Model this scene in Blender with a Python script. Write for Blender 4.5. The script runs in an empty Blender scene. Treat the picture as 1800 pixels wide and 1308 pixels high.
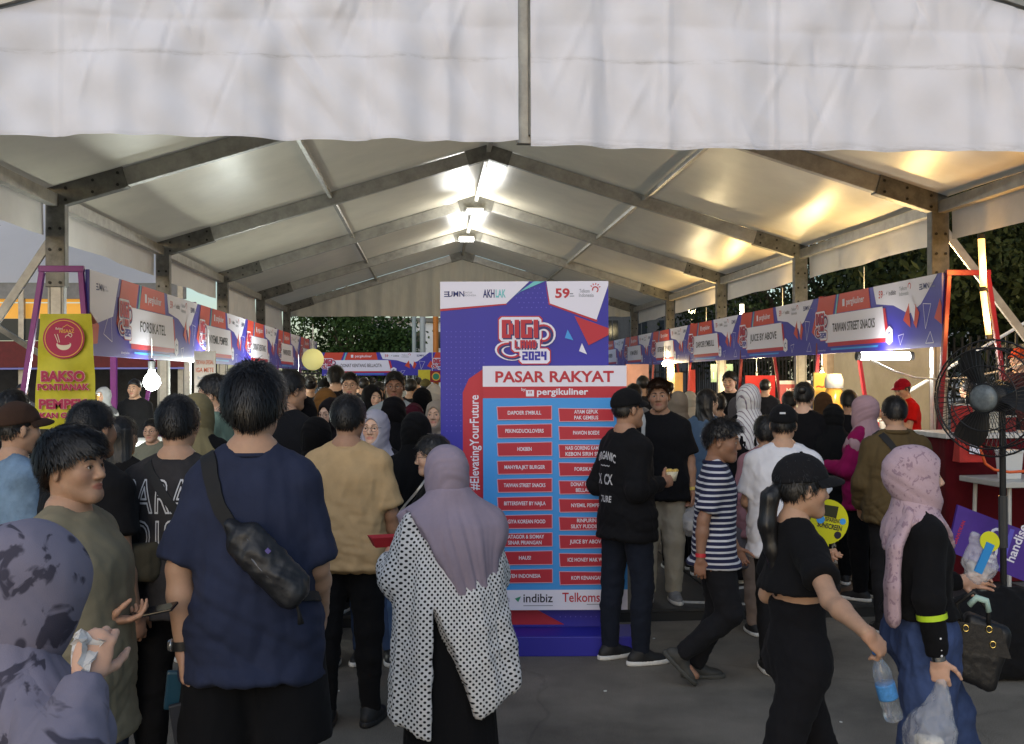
import bpy, bmesh, math, random
import numpy as np
from mathutils import Vector, Matrix, Euler
from mathutils.bvhtree import BVHTree
R = math.radians
random.seed(7)
rng = np.random.default_rng(7)
SC = bpy.context.scene
COL = SC.collection

# ------------------------------------------------------------------ camera
CAMZ = 1.75
FPX = 1884.0            # focal length in photo pixels (1800 wide)
CAMX = -0.912
YAW = 0.0754
cam_d = bpy.data.cameras.new('camera')
cam_d.sensor_width = 36.0
cam_d.lens = FPX / 1800 * 36.0
cam_d.clip_end = 2000
cam_d.clip_start = 0.05
cam = bpy.data.objects.new('camera', cam_d)
COL.objects.link(cam)
cam.location = (CAMX, 0, CAMZ)
cam.rotation_euler = (R(90) + 0.0056, 0.0041, -YAW)
cam.rotation_mode = 'XYZ'
SC.camera = cam
bpy.context.view_layer.update()
_M = cam.rotation_euler.to_matrix()
CR, CU, CF = _M @ Vector((1, 0, 0)), _M @ Vector((0, 1, 0)), _M @ Vector((0, 0, -1))

def at(px, py, d):
    """point on the ray of photo pixel (px,py) at distance d along the view axis"""
    return Vector((CAMX, 0, CAMZ)) + CF * d + CR * ((px - 900) / FPX * d) + CU * ((654 - py) / FPX * d)

def at_y(px, py, y):
    p = at(px, py, 1.0) - Vector((CAMX, 0, CAMZ))
    return Vector((CAMX, 0, CAMZ)) + p * (y / p.y)

def at_x(px, py, x):
    p = at(px, py, 1.0) - Vector((CAMX, 0, CAMZ))
    return Vector((CAMX, 0, CAMZ)) + p * ((x - CAMX) / p.x)

# ------------------------------------------------------------------ sky, sun, exposure
SUN_ELEV, SUN_ROT = R(14), R(200)
W = bpy.data.worlds.new('World')
SC.world = W
W.use_nodes = True
wn = W.node_tree.nodes
bg = wn['Background']
sky = wn.new('ShaderNodeTexSky')
sky.sky_type = 'NISHITA'
sky.sun_disc = False
sky.sun_elevation = SUN_ELEV
sky.sun_rotation = SUN_ROT
sky.air_density = 1.0
sky.dust_density = 1.0
sky.ozone_density = 2.0
W.node_tree.links.new(sky.outputs[0], bg.inputs[0])
bg.inputs[1].default_value = 0.12
sun_d = bpy.data.lights.new('sun', 'SUN')
sun_d.energy = 0.9
sun_d.angle = R(70)
sun_d.color = (.90, .93, 1.0)
sun = bpy.data.objects.new('sun', sun_d)
COL.objects.link(sun)
# dusk glow comes from behind the camera, fairly high and very soft
sun.rotation_euler = (R(50), 0, R(-20))
SC.view_settings.view_transform = 'Standard'
SC.view_settings.look = 'None'
SC.view_settings.exposure = 0.22
SC.view_settings.gamma = 1.0
SC.view_settings.use_curve_mapping = False
SC.render.engine = 'CYCLES'
SC.cycles.use_denoising = True
SC.cycles.max_bounces = 6
SC.cycles.sample_clamp_indirect = 6.0
# ------------------------------------------------------------------ small helpers
def lin(c):
    if isinstance(c, str):
        c = c.lstrip('#'); c = [int(c[i:i+2], 16) / 255 for i in (0, 2, 4)]
    return tuple((v / 12.92 if v <= .04045 else ((v + .055) / 1.055) ** 2.4) for v in c)

MATS = {}
def mat(name, col, rough=.6, metal=0., spec=.4, noise=0., nscale=8., bump=0., bscale=40., emit=None, estr=0.,
        alpha=1., trans=0., sheen=0., sss=0., stretch=None, tint=False, transl=0., bdist=.01, detail=6):
    """one procedural material: base colour varied by noise, bump from noise"""
    if name in MATS: return MATS[name]
    m = bpy.data.materials.new(name); m.use_nodes = True
    nt = m.node_tree; N = nt.nodes; Lk = nt.links
    b = N['Principled BSDF']
    c = lin(col) if isinstance(col, str) else col
    b.inputs['Base Color'].default_value = (*c, 1)
    b.inputs['Roughness'].default_value = rough
    b.inputs['Metallic'].default_value = metal
    b.inputs['Specular IOR Level'].default_value = spec
    if sheen: b.inputs['Sheen Weight'].default_value = sheen
    if sss:
        b.inputs['Subsurface Weight'].default_value = sss
        b.inputs['Subsurface Radius'].default_value = (.012, .005, .003)
        b.inputs['Subsurface Scale'].default_value = 1.0
    if alpha < 1: b.inputs['Alpha'].default_value = alpha
    if trans: b.inputs['Transmission Weight'].default_value = trans
    if emit is not None:
        e = lin(emit) if isinstance(emit, str) else emit
        b.inputs['Emission Color'].default_value = (*e, 1); b.inputs['Emission Strength'].default_value = estr
    tc = N.new('ShaderNodeTexCoord'); mp = N.new('ShaderNodeMapping')
    Lk.new(tc.outputs['Object'], mp.inputs[0])
    if stretch: mp.inputs['Scale'].default_value = stretch
    colsock = None
    if noise:
        n = N.new('ShaderNodeTexNoise'); n.inputs['Scale'].default_value = nscale; n.inputs['Detail'].default_value = detail
        n.inputs['Roughness'].default_value = .65
        Lk.new(mp.outputs[0], n.inputs['Vector'])
        mx = N.new('ShaderNodeMix'); mx.data_type = 'RGBA'
        mx.inputs[6].default_value = (*[v * (1 - noise) for v in c], 1)
        mx.inputs[7].default_value = (*[min(1, v * (1 + noise)) for v in c], 1)
        rmp = N.new('ShaderNodeMapRange'); rmp.inputs[1].default_value = .3; rmp.inputs[2].default_value = .7
        Lk.new(n.outputs[0], rmp.inputs[0]); Lk.new(rmp.outputs[0], mx.inputs[0])
        colsock = mx.outputs[2]
    if tint:
        a = N.new('ShaderNodeAttribute'); a.attribute_name = 'tint'
        mm = N.new('ShaderNodeMix'); mm.data_type = 'RGBA'; mm.blend_type = 'MULTIPLY'; mm.inputs[0].default_value = 1
        if colsock: Lk.new(colsock, mm.inputs[6])
        else: mm.inputs[6].default_value = (*c, 1)
        Lk.new(a.outputs['Color'], mm.inputs[7]); colsock = mm.outputs[2]
    if colsock: Lk.new(colsock, b.inputs['Base Color'])
    if bump:
        n2 = N.new('ShaderNodeTexNoise'); n2.inputs['Scale'].default_value = bscale; n2.inputs['Detail'].default_value = 5
        Lk.new(mp.outputs[0], n2.inputs['Vector'])
        bp = N.new('ShaderNodeBump'); bp.inputs['Strength'].default_value = bump; bp.inputs['Distance'].default_value = bdist
        Lk.new(n2.outputs[0], bp.inputs['Height']); Lk.new(bp.outputs[0], b.inputs['Normal'])
    if transl:
        t = N.new('ShaderNodeBsdfTranslucent'); t.inputs[0].default_value = (*c, 1)
        ms = N.new('ShaderNodeMixShader'); ms.inputs[0].default_value = transl
        out = N['Material Output']
        Lk.new(b.outputs[0], ms.inputs[1]); Lk.new(t.outputs[0], ms.inputs[2]); Lk.new(ms.outputs[0], out.inputs[0])
    m['b'] = 1
    MATS[name] = m
    return m

def cloth(name, col, noise=.07, **k):
    if name in MATS: return MATS[name]
    k.setdefault('bump', .55); k.setdefault('bscale', 6.5); k.setdefault('bdist', .012)
    m = mat(name, col, rough=.92, spec=.12, sheen=.02, noise=noise, nscale=9., **k)
    N, Lk = m.node_tree.nodes, m.node_tree.links
    for n in list(N):                             # crease-like relief, plus a fine weave
        if n.type == 'TEX_NOISE' and n.outputs[0].links and n.outputs[0].links[0].to_node.type == 'BUMP':
            n.noise_type = 'RIDGED_MULTIFRACTAL'; n.inputs['Detail'].default_value = 2.2; n.inputs['Distortion'].default_value = 1.1
            bp = n.outputs[0].links[0].to_node
            w = N.new('ShaderNodeTexNoise'); w.inputs['Scale'].default_value = 420; w.inputs['Detail'].default_value = 1
            Lk.new(n.inputs['Vector'].links[0].from_socket, w.inputs['Vector'])
            b2 = N.new('ShaderNodeBump'); b2.inputs['Strength'].default_value = .35; b2.inputs['Distance'].default_value = .0015
            Lk.new(w.outputs[0], b2.inputs['Height']); Lk.new(bp.outputs[0], b2.inputs['Normal']); Lk.new(b2.outputs[0], N['Principled BSDF'].inputs['Normal'])
    return m

def tag(o, label=None, cat=None, group=None, kind=None):
    if label: o['label'] = label
    if cat: o['category'] = cat
    if group: o['group'] = group
    if kind: o['kind'] = kind
    return o

def empty(name, loc=(0, 0, 0), rz=0., label=None, cat=None, group=None, parent=None):
    o = bpy.data.objects.new(name, None); COL.objects.link(o)
    o.location = loc; o.rotation_euler = (0, 0, rz); o.parent = parent
    o.empty_display_size = .1
    return tag(o, label, cat, group)

def link(name, me, m=None, parent=None, loc=None, rz=0., smooth=False):
    o = bpy.data.objects.new(name, me); COL.objects.link(o)
    if m is not None:
        for x in (m if isinstance(m, (list, tuple)) else [m]):
            if len(me.materials) < (len(m) if isinstance(m, (list, tuple)) else 1): me.materials.append(x)
    o.parent = parent
    if loc is not None: o.location = loc
    if rz: o.rotation_euler = (0, 0, rz)
    if smooth: me.polygons.foreach_set('use_smooth', [True] * len(me.polygons))
    return o

class MB:
    """collects boxes, bars, tubes and free faces; build() links them as one mesh object"""
    def __init__(s): s.v = []; s.f = []; s.mi = []
    def add(s, v, f, mi=0):
        n = len(s.v); s.v += [tuple(p) for p in v]; s.f += [tuple(i + n for i in q) for q in f]; s.mi += [mi] * len(f); return s
    def box(s, c, h, rot=None, mi=0):
        c = Vector(c); vs = []
        for x in (-1, 1):
            for y in (-1, 1):
                for z in (-1, 1):
                    p = Vector((x * h[0], y * h[1], z * h[2]))
                    if rot is not None: p = rot @ p
                    vs.append(c + p)
        return s.add(vs, [(0, 1, 3, 2), (4, 6, 7, 5), (0, 4, 5, 1), (2, 3, 7, 6), (0, 2, 6, 4), (1, 5, 7, 3)], mi)
    def bar(s, a, b, w, h, up=(0, 0, 1), mi=0):
        """rectangular bar from a to b, width w (sideways), height h (along up)"""
        a, b = Vector(a), Vector(b); d = (b - a).normalized(); up = Vector(up)
        sd = d.cross(up)
        if sd.length < 1e-4: sd = d.cross(Vector((1, 0, 0)))
        sd.normalize(); u = sd.cross(d)
        o = [sd * w / 2 + u * h / 2, -sd * w / 2 + u * h / 2, -sd * w / 2 - u * h / 2, sd * w / 2 - u * h / 2]
        return s.add([a + q for q in o] + [b + q for q in o],
                     [(0, 1, 2, 3), (7, 6, 5, 4), (0, 4, 5, 1), (1, 5, 6, 2), (2, 6, 7, 3), (3, 7, 4, 0)], mi)
    def tube(s, pts, r, n=8, mi=0, closed=False, cap=True):
        pts = [Vector(p) for p in pts]; rs = r if isinstance(r, (list, tuple)) else [r] * len(pts)
        vs = []; m = len(pts); prev = None
        for i, p in enumerate(pts):
            d = (pts[(i + 1) % m] - pts[i - 1]) if closed else (pts[min(i + 1, m - 1)] - pts[max(i - 1, 0)])
            d.normalize()
            a = d.cross(prev.cross(d)) if prev is not None else d.orthogonal()
            if a.length < 1e-5: a = d.orthogonal()
            a.normalize(); prev = a; b = d.cross(a)
            for k in range(n):
                t = 2 * math.pi * k / n
                vs.append(p + (a * math.cos(t) + b * math.sin(t)) * rs[i])
        f = []
        for i in range(m if closed else m - 1):
            j = (i + 1) % m
            for k in range(n):
                f.append((i * n + k, i * n + (k + 1) % n, j * n + (k + 1) % n, j * n + k))
        if cap and not closed:
            f.append(tuple(range(n - 1, -1, -1))); f.append(tuple((m - 1) * n + k for k in range(n)))
        return s.add(vs, f, mi)
    def lathe(s, prof, n=20, c=(0, 0, 0), rot=None, mi=0):
        vs = []; c = Vector(c)
        for r, z in prof:
            for k in range(n):
                t = 2 * math.pi * k / n
                p = Vector((r * math.cos(t), r * math.sin(t), z))
                vs.append(c + (rot @ p if rot is not None else p))
        f = [(i * n + k, i * n + (k + 1) % n, (i + 1) * n + (k + 1) % n, (i + 1) * n + k) for i in range(len(prof) - 1) for k in range(n)]
        if prof[0][0] > 1e-5: f.append(tuple(range(n - 1, -1, -1)))
        if prof[-1][0] > 1e-5: f.append(tuple((len(prof) - 1) * n + k for k in range(n)))
        return s.add(vs, f, mi)
    def prism(s, pts, d0, d1, axis='y', mi=0):
        """2-D outline (x,z) extruded along y"""
        n = len(pts)
        A = [(x, d0, z) for x, z in pts]; B = [(x, d1, z) for x, z in pts]
        return s.add(A + B, [tuple(range(n)), tuple(range(2 * n - 1, n - 1, -1))] + [(i, i + n, (i + 1) % n + n, (i + 1) % n) for i in range(n)], mi)
    def mesh(s, name):
        me = bpy.data.meshes.new(name); me.from_pydata(s.v, [], s.f)
        if any(s.mi): me.polygons.foreach_set('material_index', s.mi)
        me.validate(); me.update(); return me
    def build(s, name, m, parent=None, loc=None, rz=0., smooth=False, bevel=0.):
        me = s.mesh(name)
        bm = bmesh.new(); bm.from_mesh(me)
        if bevel:
            bmesh.ops.bevel(bm, geom=[e for e in bm.edges if len(e.link_faces) == 2 and e.calc_face_angle(0) > .6], offset=bevel, segments=2, affect='EDGES', profile=.6)
        bmesh.ops.recalc_face_normals(bm, faces=bm.faces); bm.to_mesh(me); bm.free()
        return link(name, me, m, parent, loc, rz, smooth)

# ------------------------------------------------------------------ lettering and flat print
_tc = {}
def text2d(body, size=1., bold=.0, width=None, align='CENTER', space=1., shear=0.):
    """(verts, faces) of a filled line of text, centred on the origin"""
    key = (body, bold, align, space, shear)
    if key not in _tc:
        cu = bpy.data.curves.new('t', 'FONT'); cu.body = body; cu.size = 1.; cu.offset = bold
        cu.align_x = align; cu.align_y = 'CENTER'; cu.resolution_u = 3; cu.space_character = space; cu.shear = shear
        o = bpy.data.objects.new('t', cu); COL.objects.link(o)
        me = bpy.data.meshes.new_from_object(o)
        v = np.zeros(len(me.vertices) * 3); me.vertices.foreach_get('co', v)
        f = [tuple(p.vertices) for p in me.polygons]
        bpy.data.objects.remove(o); bpy.data.meshes.remove(me); bpy.data.curves.remove(cu)
        _tc[key] = (v.reshape(-1, 3)[:, :2], f)
    v, f = _tc[key]
    v = v * size
    if width is not None and len(v):
        w = v[:, 0].max() - v[:, 0].min()
        v = v.copy(); v[:, 0] *= width / w
    return v, f

class Art:
    """flat print in the (x,z) plane facing -y; layers stand 1.5 mm apart"""
    STEP = .0015
    def __init__(s): s.v = []; s.f = []; s.mi = []; s.mats = []
    def _m(s, m):
        if m not in s.mats: s.mats.append(m)
        return s.mats.index(m)
    def raw(s, v, f, m, layer):
        n = len(s.v); s.v += [(p[0], -layer * s.STEP, p[1]) for p in v]
        s.f += [tuple(i + n for i in q) for q in f]; s.mi += [s._m(m)] * len(f); return s
    def poly(s, pts, m, layer=1): return s.raw(pts, [tuple(range(len(pts)))], m, layer)
    def rect(s, x0, z0, x1, z1, m, layer=1): return s.poly([(x0, z0), (x1, z0), (x1, z1), (x0, z1)], m, layer)
    def text(s, body, x, z, size, m, layer=2, bold=.0, width=None, rot=0., align='CENTER', space=1., shear=0.):
        v, f = text2d(body, size, bold, width, align, space, shear)
        c, sn = math.cos(rot), math.sin(rot)
        return s.raw([(x + c * a - sn * b, z + sn * a + c * b) for a, b in v], f, m, layer)
    def disc(s, x, z, r, m, layer=1, n=28, rz=None):
        rz = rz or r
        return s.poly([(x + r * math.cos(2 * math.pi * k / n), z + rz * math.sin(2 * math.pi * k / n)) for k in range(n)], m, layer)
    def arc(s, x, z, r, w, a0, a1, m, layer=1, n=14, sq=1., rot=0.):
        V = []
        for k in range(n + 1):
            t = R(a0 + (a1 - a0) * k / n)
            for q in (r - w / 2, r + w / 2):
                a, b = q * math.cos(t), q * math.sin(t) * sq
                V.append((x + a * math.cos(rot) - b * math.sin(rot), z + a * math.sin(rot) + b * math.cos(rot)))
        return s.raw(V, [(2 * k, 2 * k + 1, 2 * k + 3, 2 * k + 2) for k in range(n)], m, layer)
    def line(s, pts, w, m, layer=1, closed=False):
        P = list(pts) + ([pts[0]] if closed else [])
        for a, b in zip(P[:-1], P[1:]):
            dx, dz = b[0] - a[0], b[1] - a[1]; l = math.hypot(dx, dz) or 1
            nx, nz = -dz / l * w / 2, dx / l * w / 2
            s.poly([(a[0] + nx, a[1] + nz), (a[0] - nx, a[1] - nz), (b[0] - nx, b[1] - nz), (b[0] + nx, b[1] + nz)], m, layer)
        return s
    def merge(s, o, x=0, z=0, sc=1., layer=0):
        n = len(s.v); s.v += [(x + p[0] * sc, p[1] - layer * s.STEP, z + p[2] * sc) for p in o.v]
        s.f += [tuple(i + n for i in q) for q in o.f]; s.mi += [s._m(o.mats[k]) for k in o.mi]; return s
    def mesh(s, name):
        me = bpy.data.meshes.new(name); me.from_pydata(s.v, [], s.f)
        for m in s.mats: me.materials.append(m)
        me.polygons.foreach_set('material_index', s.mi)
        me.update(); return me
    def build(s, name, parent=None, loc=None, rz=0.):
        return link(name, s.mesh(name), None, parent, loc, rz)
# ------------------------------------------------------------------ implicit shapes -> smooth meshes (bodies, clothes)
class Field:
    def __init__(s, lo, hi, h):
        s.h = h; s.ax = [np.arange(lo[i], hi[i] + h, h, dtype=np.float32) for i in range(3)]
        s.F = np.full([len(a) for a in s.ax], 9., np.float32)
    def sub(s, lo, hi):
        sl = []
        for i in range(3):
            a = s.ax[i]; i0 = max(0, int(np.searchsorted(a, lo[i])) - 1); i1 = min(len(a), int(np.searchsorted(a, hi[i])) + 1)
            if i1 <= i0: return None
            sl.append(slice(i0, i1))
        return tuple(sl)
    def add(s, prim, k=.02, op='u', off=0.):
        lo, hi, fn = prim; m = k + 3 * s.h + abs(off)
        sl = s.sub([v - m for v in lo], [v + m for v in hi])
        if sl is None: return s
        X = s.ax[0][sl[0]][:, None, None]; Y = s.ax[1][sl[1]][None, :, None]; Z = s.ax[2][sl[2]][None, None, :]
        d = fn(X, Y, Z) - off; A = s.F[sl]
        if op == 'u':
            h = np.maximum(k - np.abs(A - d), 0) / k if k else 0
            s.F[sl] = np.minimum(A, d) - h * h * k * .25
        else:
            d = -d; h = np.maximum(k - np.abs(A - d), 0) / k if k else 0
            s.F[sl] = np.maximum(A, d) + h * h * k * .25
        return s
    def cut(s, fn):
        """keep where fn < 0"""
        s.F = np.maximum(s.F, fn(s.ax[0][:, None, None], s.ax[1][None, :, None], s.ax[2][None, None, :])); return s
    def mesh(s, smooth=1):
        F = s.F; S = F < 0
        n = [d - 1 for d in F.shape]
        c = np.zeros(n, np.int8)
        for dx in (0, 1):
            for dy in (0, 1):
                for dz in (0, 1): c += S[dx:dx + n[0], dy:dy + n[1], dz:dz + n[2]]
        act = (c > 0) & (c < 8)
        idx = np.argwhere(act)
        if len(idx) == 0: return np.zeros((0, 3)), np.zeros((0, 4), int)
        vid = np.full(n, -1, np.int64); vid[act] = np.arange(len(idx))
        off = np.array([(x, y, z) for x in (0, 1) for y in (0, 1) for z in (0, 1)])
        val = np.stack([F[idx[:, 0] + o[0], idx[:, 1] + o[1], idx[:, 2] + o[2]] for o in off], 1)
        P = np.zeros((len(idx), 3)); W_ = np.zeros(len(idx))
        for a in range(8):
            for b in range(a + 1, 8):
                if np.abs(off[a] - off[b]).sum() != 1: continue
                m = (val[:, a] < 0) != (val[:, b] < 0)
                fa, fb = np.clip(val[m, a], -.1, .1), np.clip(val[m, b], -.1, .1); t = fa / (fa - fb + 1e-12)
                P[m] += off[a] + (off[b] - off[a]) * t[:, None]; W_[m] += 1
        P = P / W_[:, None] + idx
        V = np.stack([s.ax[i][0] + P[:, i] * s.h for i in range(3)], 1)
        Q = []
        for ax in range(3):
            o1, o2 = (ax + 1) % 3, (ax + 2) % 3
            sl0 = [slice(1, -1)] * 3; sl1 = [slice(1, -1)] * 3
            sl0[ax] = slice(0, -1); sl1[ax] = slice(1, None)
            A, B = S[tuple(sl0)], S[tuple(sl1)]
            e = np.argwhere(A != B); 
            if not len(e): continue
            fl = A[e[:, 0], e[:, 1], e[:, 2]]
            base = e.copy(); base[:, o1] += 1; base[:, o2] += 1
            q = []
            for d1, d2 in ((-1, -1), (0, -1), (0, 0), (-1, 0)):
                cc = base.copy(); cc[:, o1] += d1; cc[:, o2] += d2
                q.append(vid[cc[:, 0], cc[:, 1], cc[:, 2]])
            q = np.stack(q, 1); q[~fl] = q[~fl][:, ::-1]
            Q.append(q[(q >= 0).all(1)])
        Q = np.concatenate(Q)
        for _ in range(smooth):
            acc = np.zeros_like(V); cn = np.zeros(len(V))
            for i in range(4):
                a, b = Q[:, i], Q[:, (i + 1) % 4]
                for k in range(3):
                    acc[:, k] += np.bincount(a, V[b, k], len(V)) + np.bincount(b, V[a, k], len(V))
                cn += np.bincount(a, minlength=len(V)) + np.bincount(b, minlength=len(V))
            V = V * .4 + acc / np.maximum(cn, 1)[:, None] * .6
        return V, Q

def _n(v): return np.sqrt((v ** 2).sum())
def rc(a, b, ra, rb):
    a = np.array(a, float); b = np.array(b, float); m = max(ra, rb); ba = b - a; L2 = float((ba ** 2).sum()) + 1e-12
    def fn(X, Y, Z):
        x, y, z = X - a[0], Y - a[1], Z - a[2]
        h = np.clip((x * ba[0] + y * ba[1] + z * ba[2]) / L2, 0, 1)
        return np.sqrt((x - ba[0] * h) ** 2 + (y - ba[1] * h) ** 2 + (z - ba[2] * h) ** 2) - (ra + (rb - ra) * h)
    return np.minimum(a, b) - m, np.maximum(a, b) + m, fn
def ell(c, r, rot=None):
    c = np.array(c, float); r = np.array(r, float); m = r.max()
    Rm = np.array(rot.transposed()) if rot is not None else None
    def fn(X, Y, Z):
        x, y, z = X - c[0], Y - c[1], Z - c[2]
        if Rm is not None:
            x, y, z = (Rm[i, 0] * x + Rm[i, 1] * y + Rm[i, 2] * z for i in range(3))
        k0 = np.sqrt((x / r[0]) ** 2 + (y / r[1]) ** 2 + (z / r[2]) ** 2)
        k1 = np.sqrt((x / r[0] ** 2) ** 2 + (y / r[1] ** 2) ** 2 + (z / r[2] ** 2) ** 2) + 1e-9
        return k0 * (k0 - 1) / k1
    e = r if rot is None else np.full(3, m)
    return c - e, c + e, fn
def rbox(c, h, rad=.01, rot=None):
    c = np.array(c, float); h = np.array(h, float) - rad
    Rm = np.array(rot.transposed()) if rot is not None else None
    def fn(X, Y, Z):
        x, y, z = X - c[0], Y - c[1], Z - c[2]
        if Rm is not None: x, y, z = (Rm[i, 0] * x + Rm[i, 1] * y + Rm[i, 2] * z for i in range(3))
        q = [np.abs(x) - h[0], np.abs(y) - h[1], np.abs(z) - h[2]]
        return np.sqrt(sum(np.maximum(v, 0) ** 2 for v in q)) + np.minimum(np.maximum(np.maximum(q[0], q[1]), q[2]), 0) - rad
    e = (h + rad) if rot is None else np.full(3, _n(h + rad))
    return c - e, c + e, fn
def loft(rows, p=2.):
    """rows of (z, a, b, cx, cy): stacked ellipses"""
    r = np.array([list(q) + [0] * (5 - len(q)) for q in rows], float); r = r[np.argsort(r[:, 0])]
    def fn(X, Y, Z):
        z = np.broadcast_to(Z, (1, 1, Z.shape[2]))
        zz = np.linspace(r[0, 0], r[-1, 0], 64)
        def itp(c):                                   # smoothed interpolation
            y = np.interp(zz, r[:, 0], r[:, c]); y = np.convolve(np.pad(y, 3, 'edge'), np.ones(7) / 7, 'valid')
            return np.interp(z, zz, y)
        a, b, cx, cy = itp(1), itp(2), itp(3), itp(4)
        k = (np.abs((X - cx) / a) ** p + np.abs((Y - cy) / b) ** p) ** (1 / p)
        d = (k - 1) * np.minimum(a, b)
        return np.maximum(d, np.maximum(r[0, 0] - Z, Z - r[-1, 0]))
    return (np.array([(r[:, 3] - r[:, 1]).min(), (r[:, 4] - r[:, 2]).min(), r[0, 0]]),
            np.array([(r[:, 3] + r[:, 1]).max(), (r[:, 4] + r[:, 2]).max(), r[-1, 0]]), fn)
def plane_cut(prim, pt, nrm):
    """keep the side of prim where (p-pt).nrm < 0"""
    lo, hi, f0 = prim
    def fn(X, Y, Z): return np.maximum(f0(X, Y, Z), (X - pt[0]) * nrm[0] + (Y - pt[1]) * nrm[1] + (Z - pt[2]) * nrm[2])
    return lo, hi, fn
def vnormals(V, Q):
    n = np.cross(V[Q[:, 2]] - V[Q[:, 0]], V[Q[:, 3]] - V[Q[:, 1]]); o = np.zeros_like(V)
    for i in range(4):
        for k in range(3): o[:, k] += np.bincount(Q[:, i], n[:, k], len(V))
    return o / (np.linalg.norm(o, axis=1)[:, None] + 1e-12)
def folds(V, N, amp, freq, seed, stretch=(1, 1, .35), ridged=True, octv=3):
    """cloth folds: warped ridged waves pushed along the normals"""
    g = np.random.default_rng(seed); d = np.zeros(len(V)); P = V * np.array(stretch)
    for o in range(octv):
        for j in range(3):
            w = g.normal(size=3); w /= _n(w); u = g.normal(size=3)
            ph = P @ (w * freq * 2 ** o) + 1.6 * np.sin(P @ (u * freq * .6 * 2 ** o) + g.uniform(0, 6.3)) + g.uniform(0, 6.3)
            q = np.sin(ph)
            d += ((1 - np.abs(q)) * 1.6 - .4 if ridged else q) * .55 ** o / 3
    return V + N * (d * amp)[:, None]
def creases(V, N, amp, freq, d, seed):
    """long soft folds running across direction d"""
    g = np.random.default_rng(seed); d = np.array(d, float); u = g.normal(size=3); u2 = g.normal(size=3)
    ph = V @ (d * freq) + 1.2 * np.sin(V @ (u * 9) + g.uniform(0, 6)) + .6 * np.sin(V @ (u2 * 17) + g.uniform(0, 6))
    w = .5 + .5 * np.sin(V @ (u2 * 8) + g.uniform(0, 6))
    return V + N * ((np.abs(np.sin(ph)) - .35) * amp * (.35 + .65 * w) + (np.abs(np.sin(ph * 1.9 + 2)) - .5) * amp * .35)[:, None]
def sdf_obj(name, parts, m, parent, cuv=None, tint=None):
    """parts: list of (V,Q); one smooth mesh object"""
    V = np.concatenate([p[0] for p in parts]); off = 0; Qs = []
    for v, q in parts: Qs.append(q + off); off += len(v)
    Q = np.concatenate(Qs)
    me = bpy.data.meshes.new(name)
    me.vertices.add(len(V)); me.vertices.foreach_set('co', V.astype(np.float32).ravel())
    me.loops.add(Q.size); me.loops.foreach_set('vertex_index', Q.astype(np.int32).ravel())
    me.polygons.add(len(Q)); me.polygons.foreach_set('loop_start', np.arange(0, Q.size, 4, dtype=np.int32))
    me.polygons.foreach_set('loop_total', np.full(len(Q), 4, np.int32))
    me.update(calc_edges=True)
    me.polygons.foreach_set('use_smooth', np.ones(len(Q), bool))
    if tint is not None:
        a = me.attributes.new('tint', 'FLOAT_COLOR', 'POINT')
        a.data.foreach_set('color', np.concatenate([tint, np.ones((len(V), 1))], 1).astype(np.float32).ravel())
    if cuv is not None:
        a = me.attributes.new('cuv', 'FLOAT_VECTOR', 'POINT'); a.data.foreach_set('vector', cuv.astype(np.float32).ravel())
    me.materials.append(m)
    o = bpy.data.objects.new(name, me); COL.objects.link(o); o.parent = parent
    return o
# ------------------------------------------------------------------ people: one continuous body each, clothes and hair as children
def V3(*a): return np.array(a, float)
def unit(v): v = np.array(v, float); return v / (_n(v) + 1e-9)
def rotm(m): return np.array(m)
HEAD_O = V3(0, .02, 1.583)
NECK = V3(0, -.012, 1.455)
TORSO_M = [(.84, .15, .105), (.93, .165, .118), (1.05, .15, .108), (1.18, .162, .112), (1.30, .172, .112, 0, .0), (1.375, .135, .09, 0, -.008), (1.43, .07, .066, 0, -.012), (1.47, .058, .058, 0, -.012)]
TORSO_F = [(.84, .155, .105), (.92, .175, .12), (1.05, .132, .10), (1.18, .143, .108), (1.27, .15, .12, 0, .012), (1.36, .125, .088, 0, -.005), (1.43, .062, .06, 0, -.012), (1.47, .05, .052, 0, -.012)]
SKIN = {'fair': (.60, .385, .275), 'mid': (.46, .275, .18), 'tan': (.36, .20, .125), 'dark': (.25, .13, .08)}
def skin(t): return mat('skin_' + t, SKIN[t], rough=.52, spec=.35, sss=.12, noise=.07, nscale=30, bump=.08, bscale=160, tint=True, bdist=.004)
HAIR = lambda: mat('hair_black', (.009, .008, .008), rough=.42, spec=.5, noise=.4, nscale=90, bump=.2, bscale=170, stretch=(1, 1, .25))
BLACK = lambda: cloth('black_cotton', (.008, .008, .0092))

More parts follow.
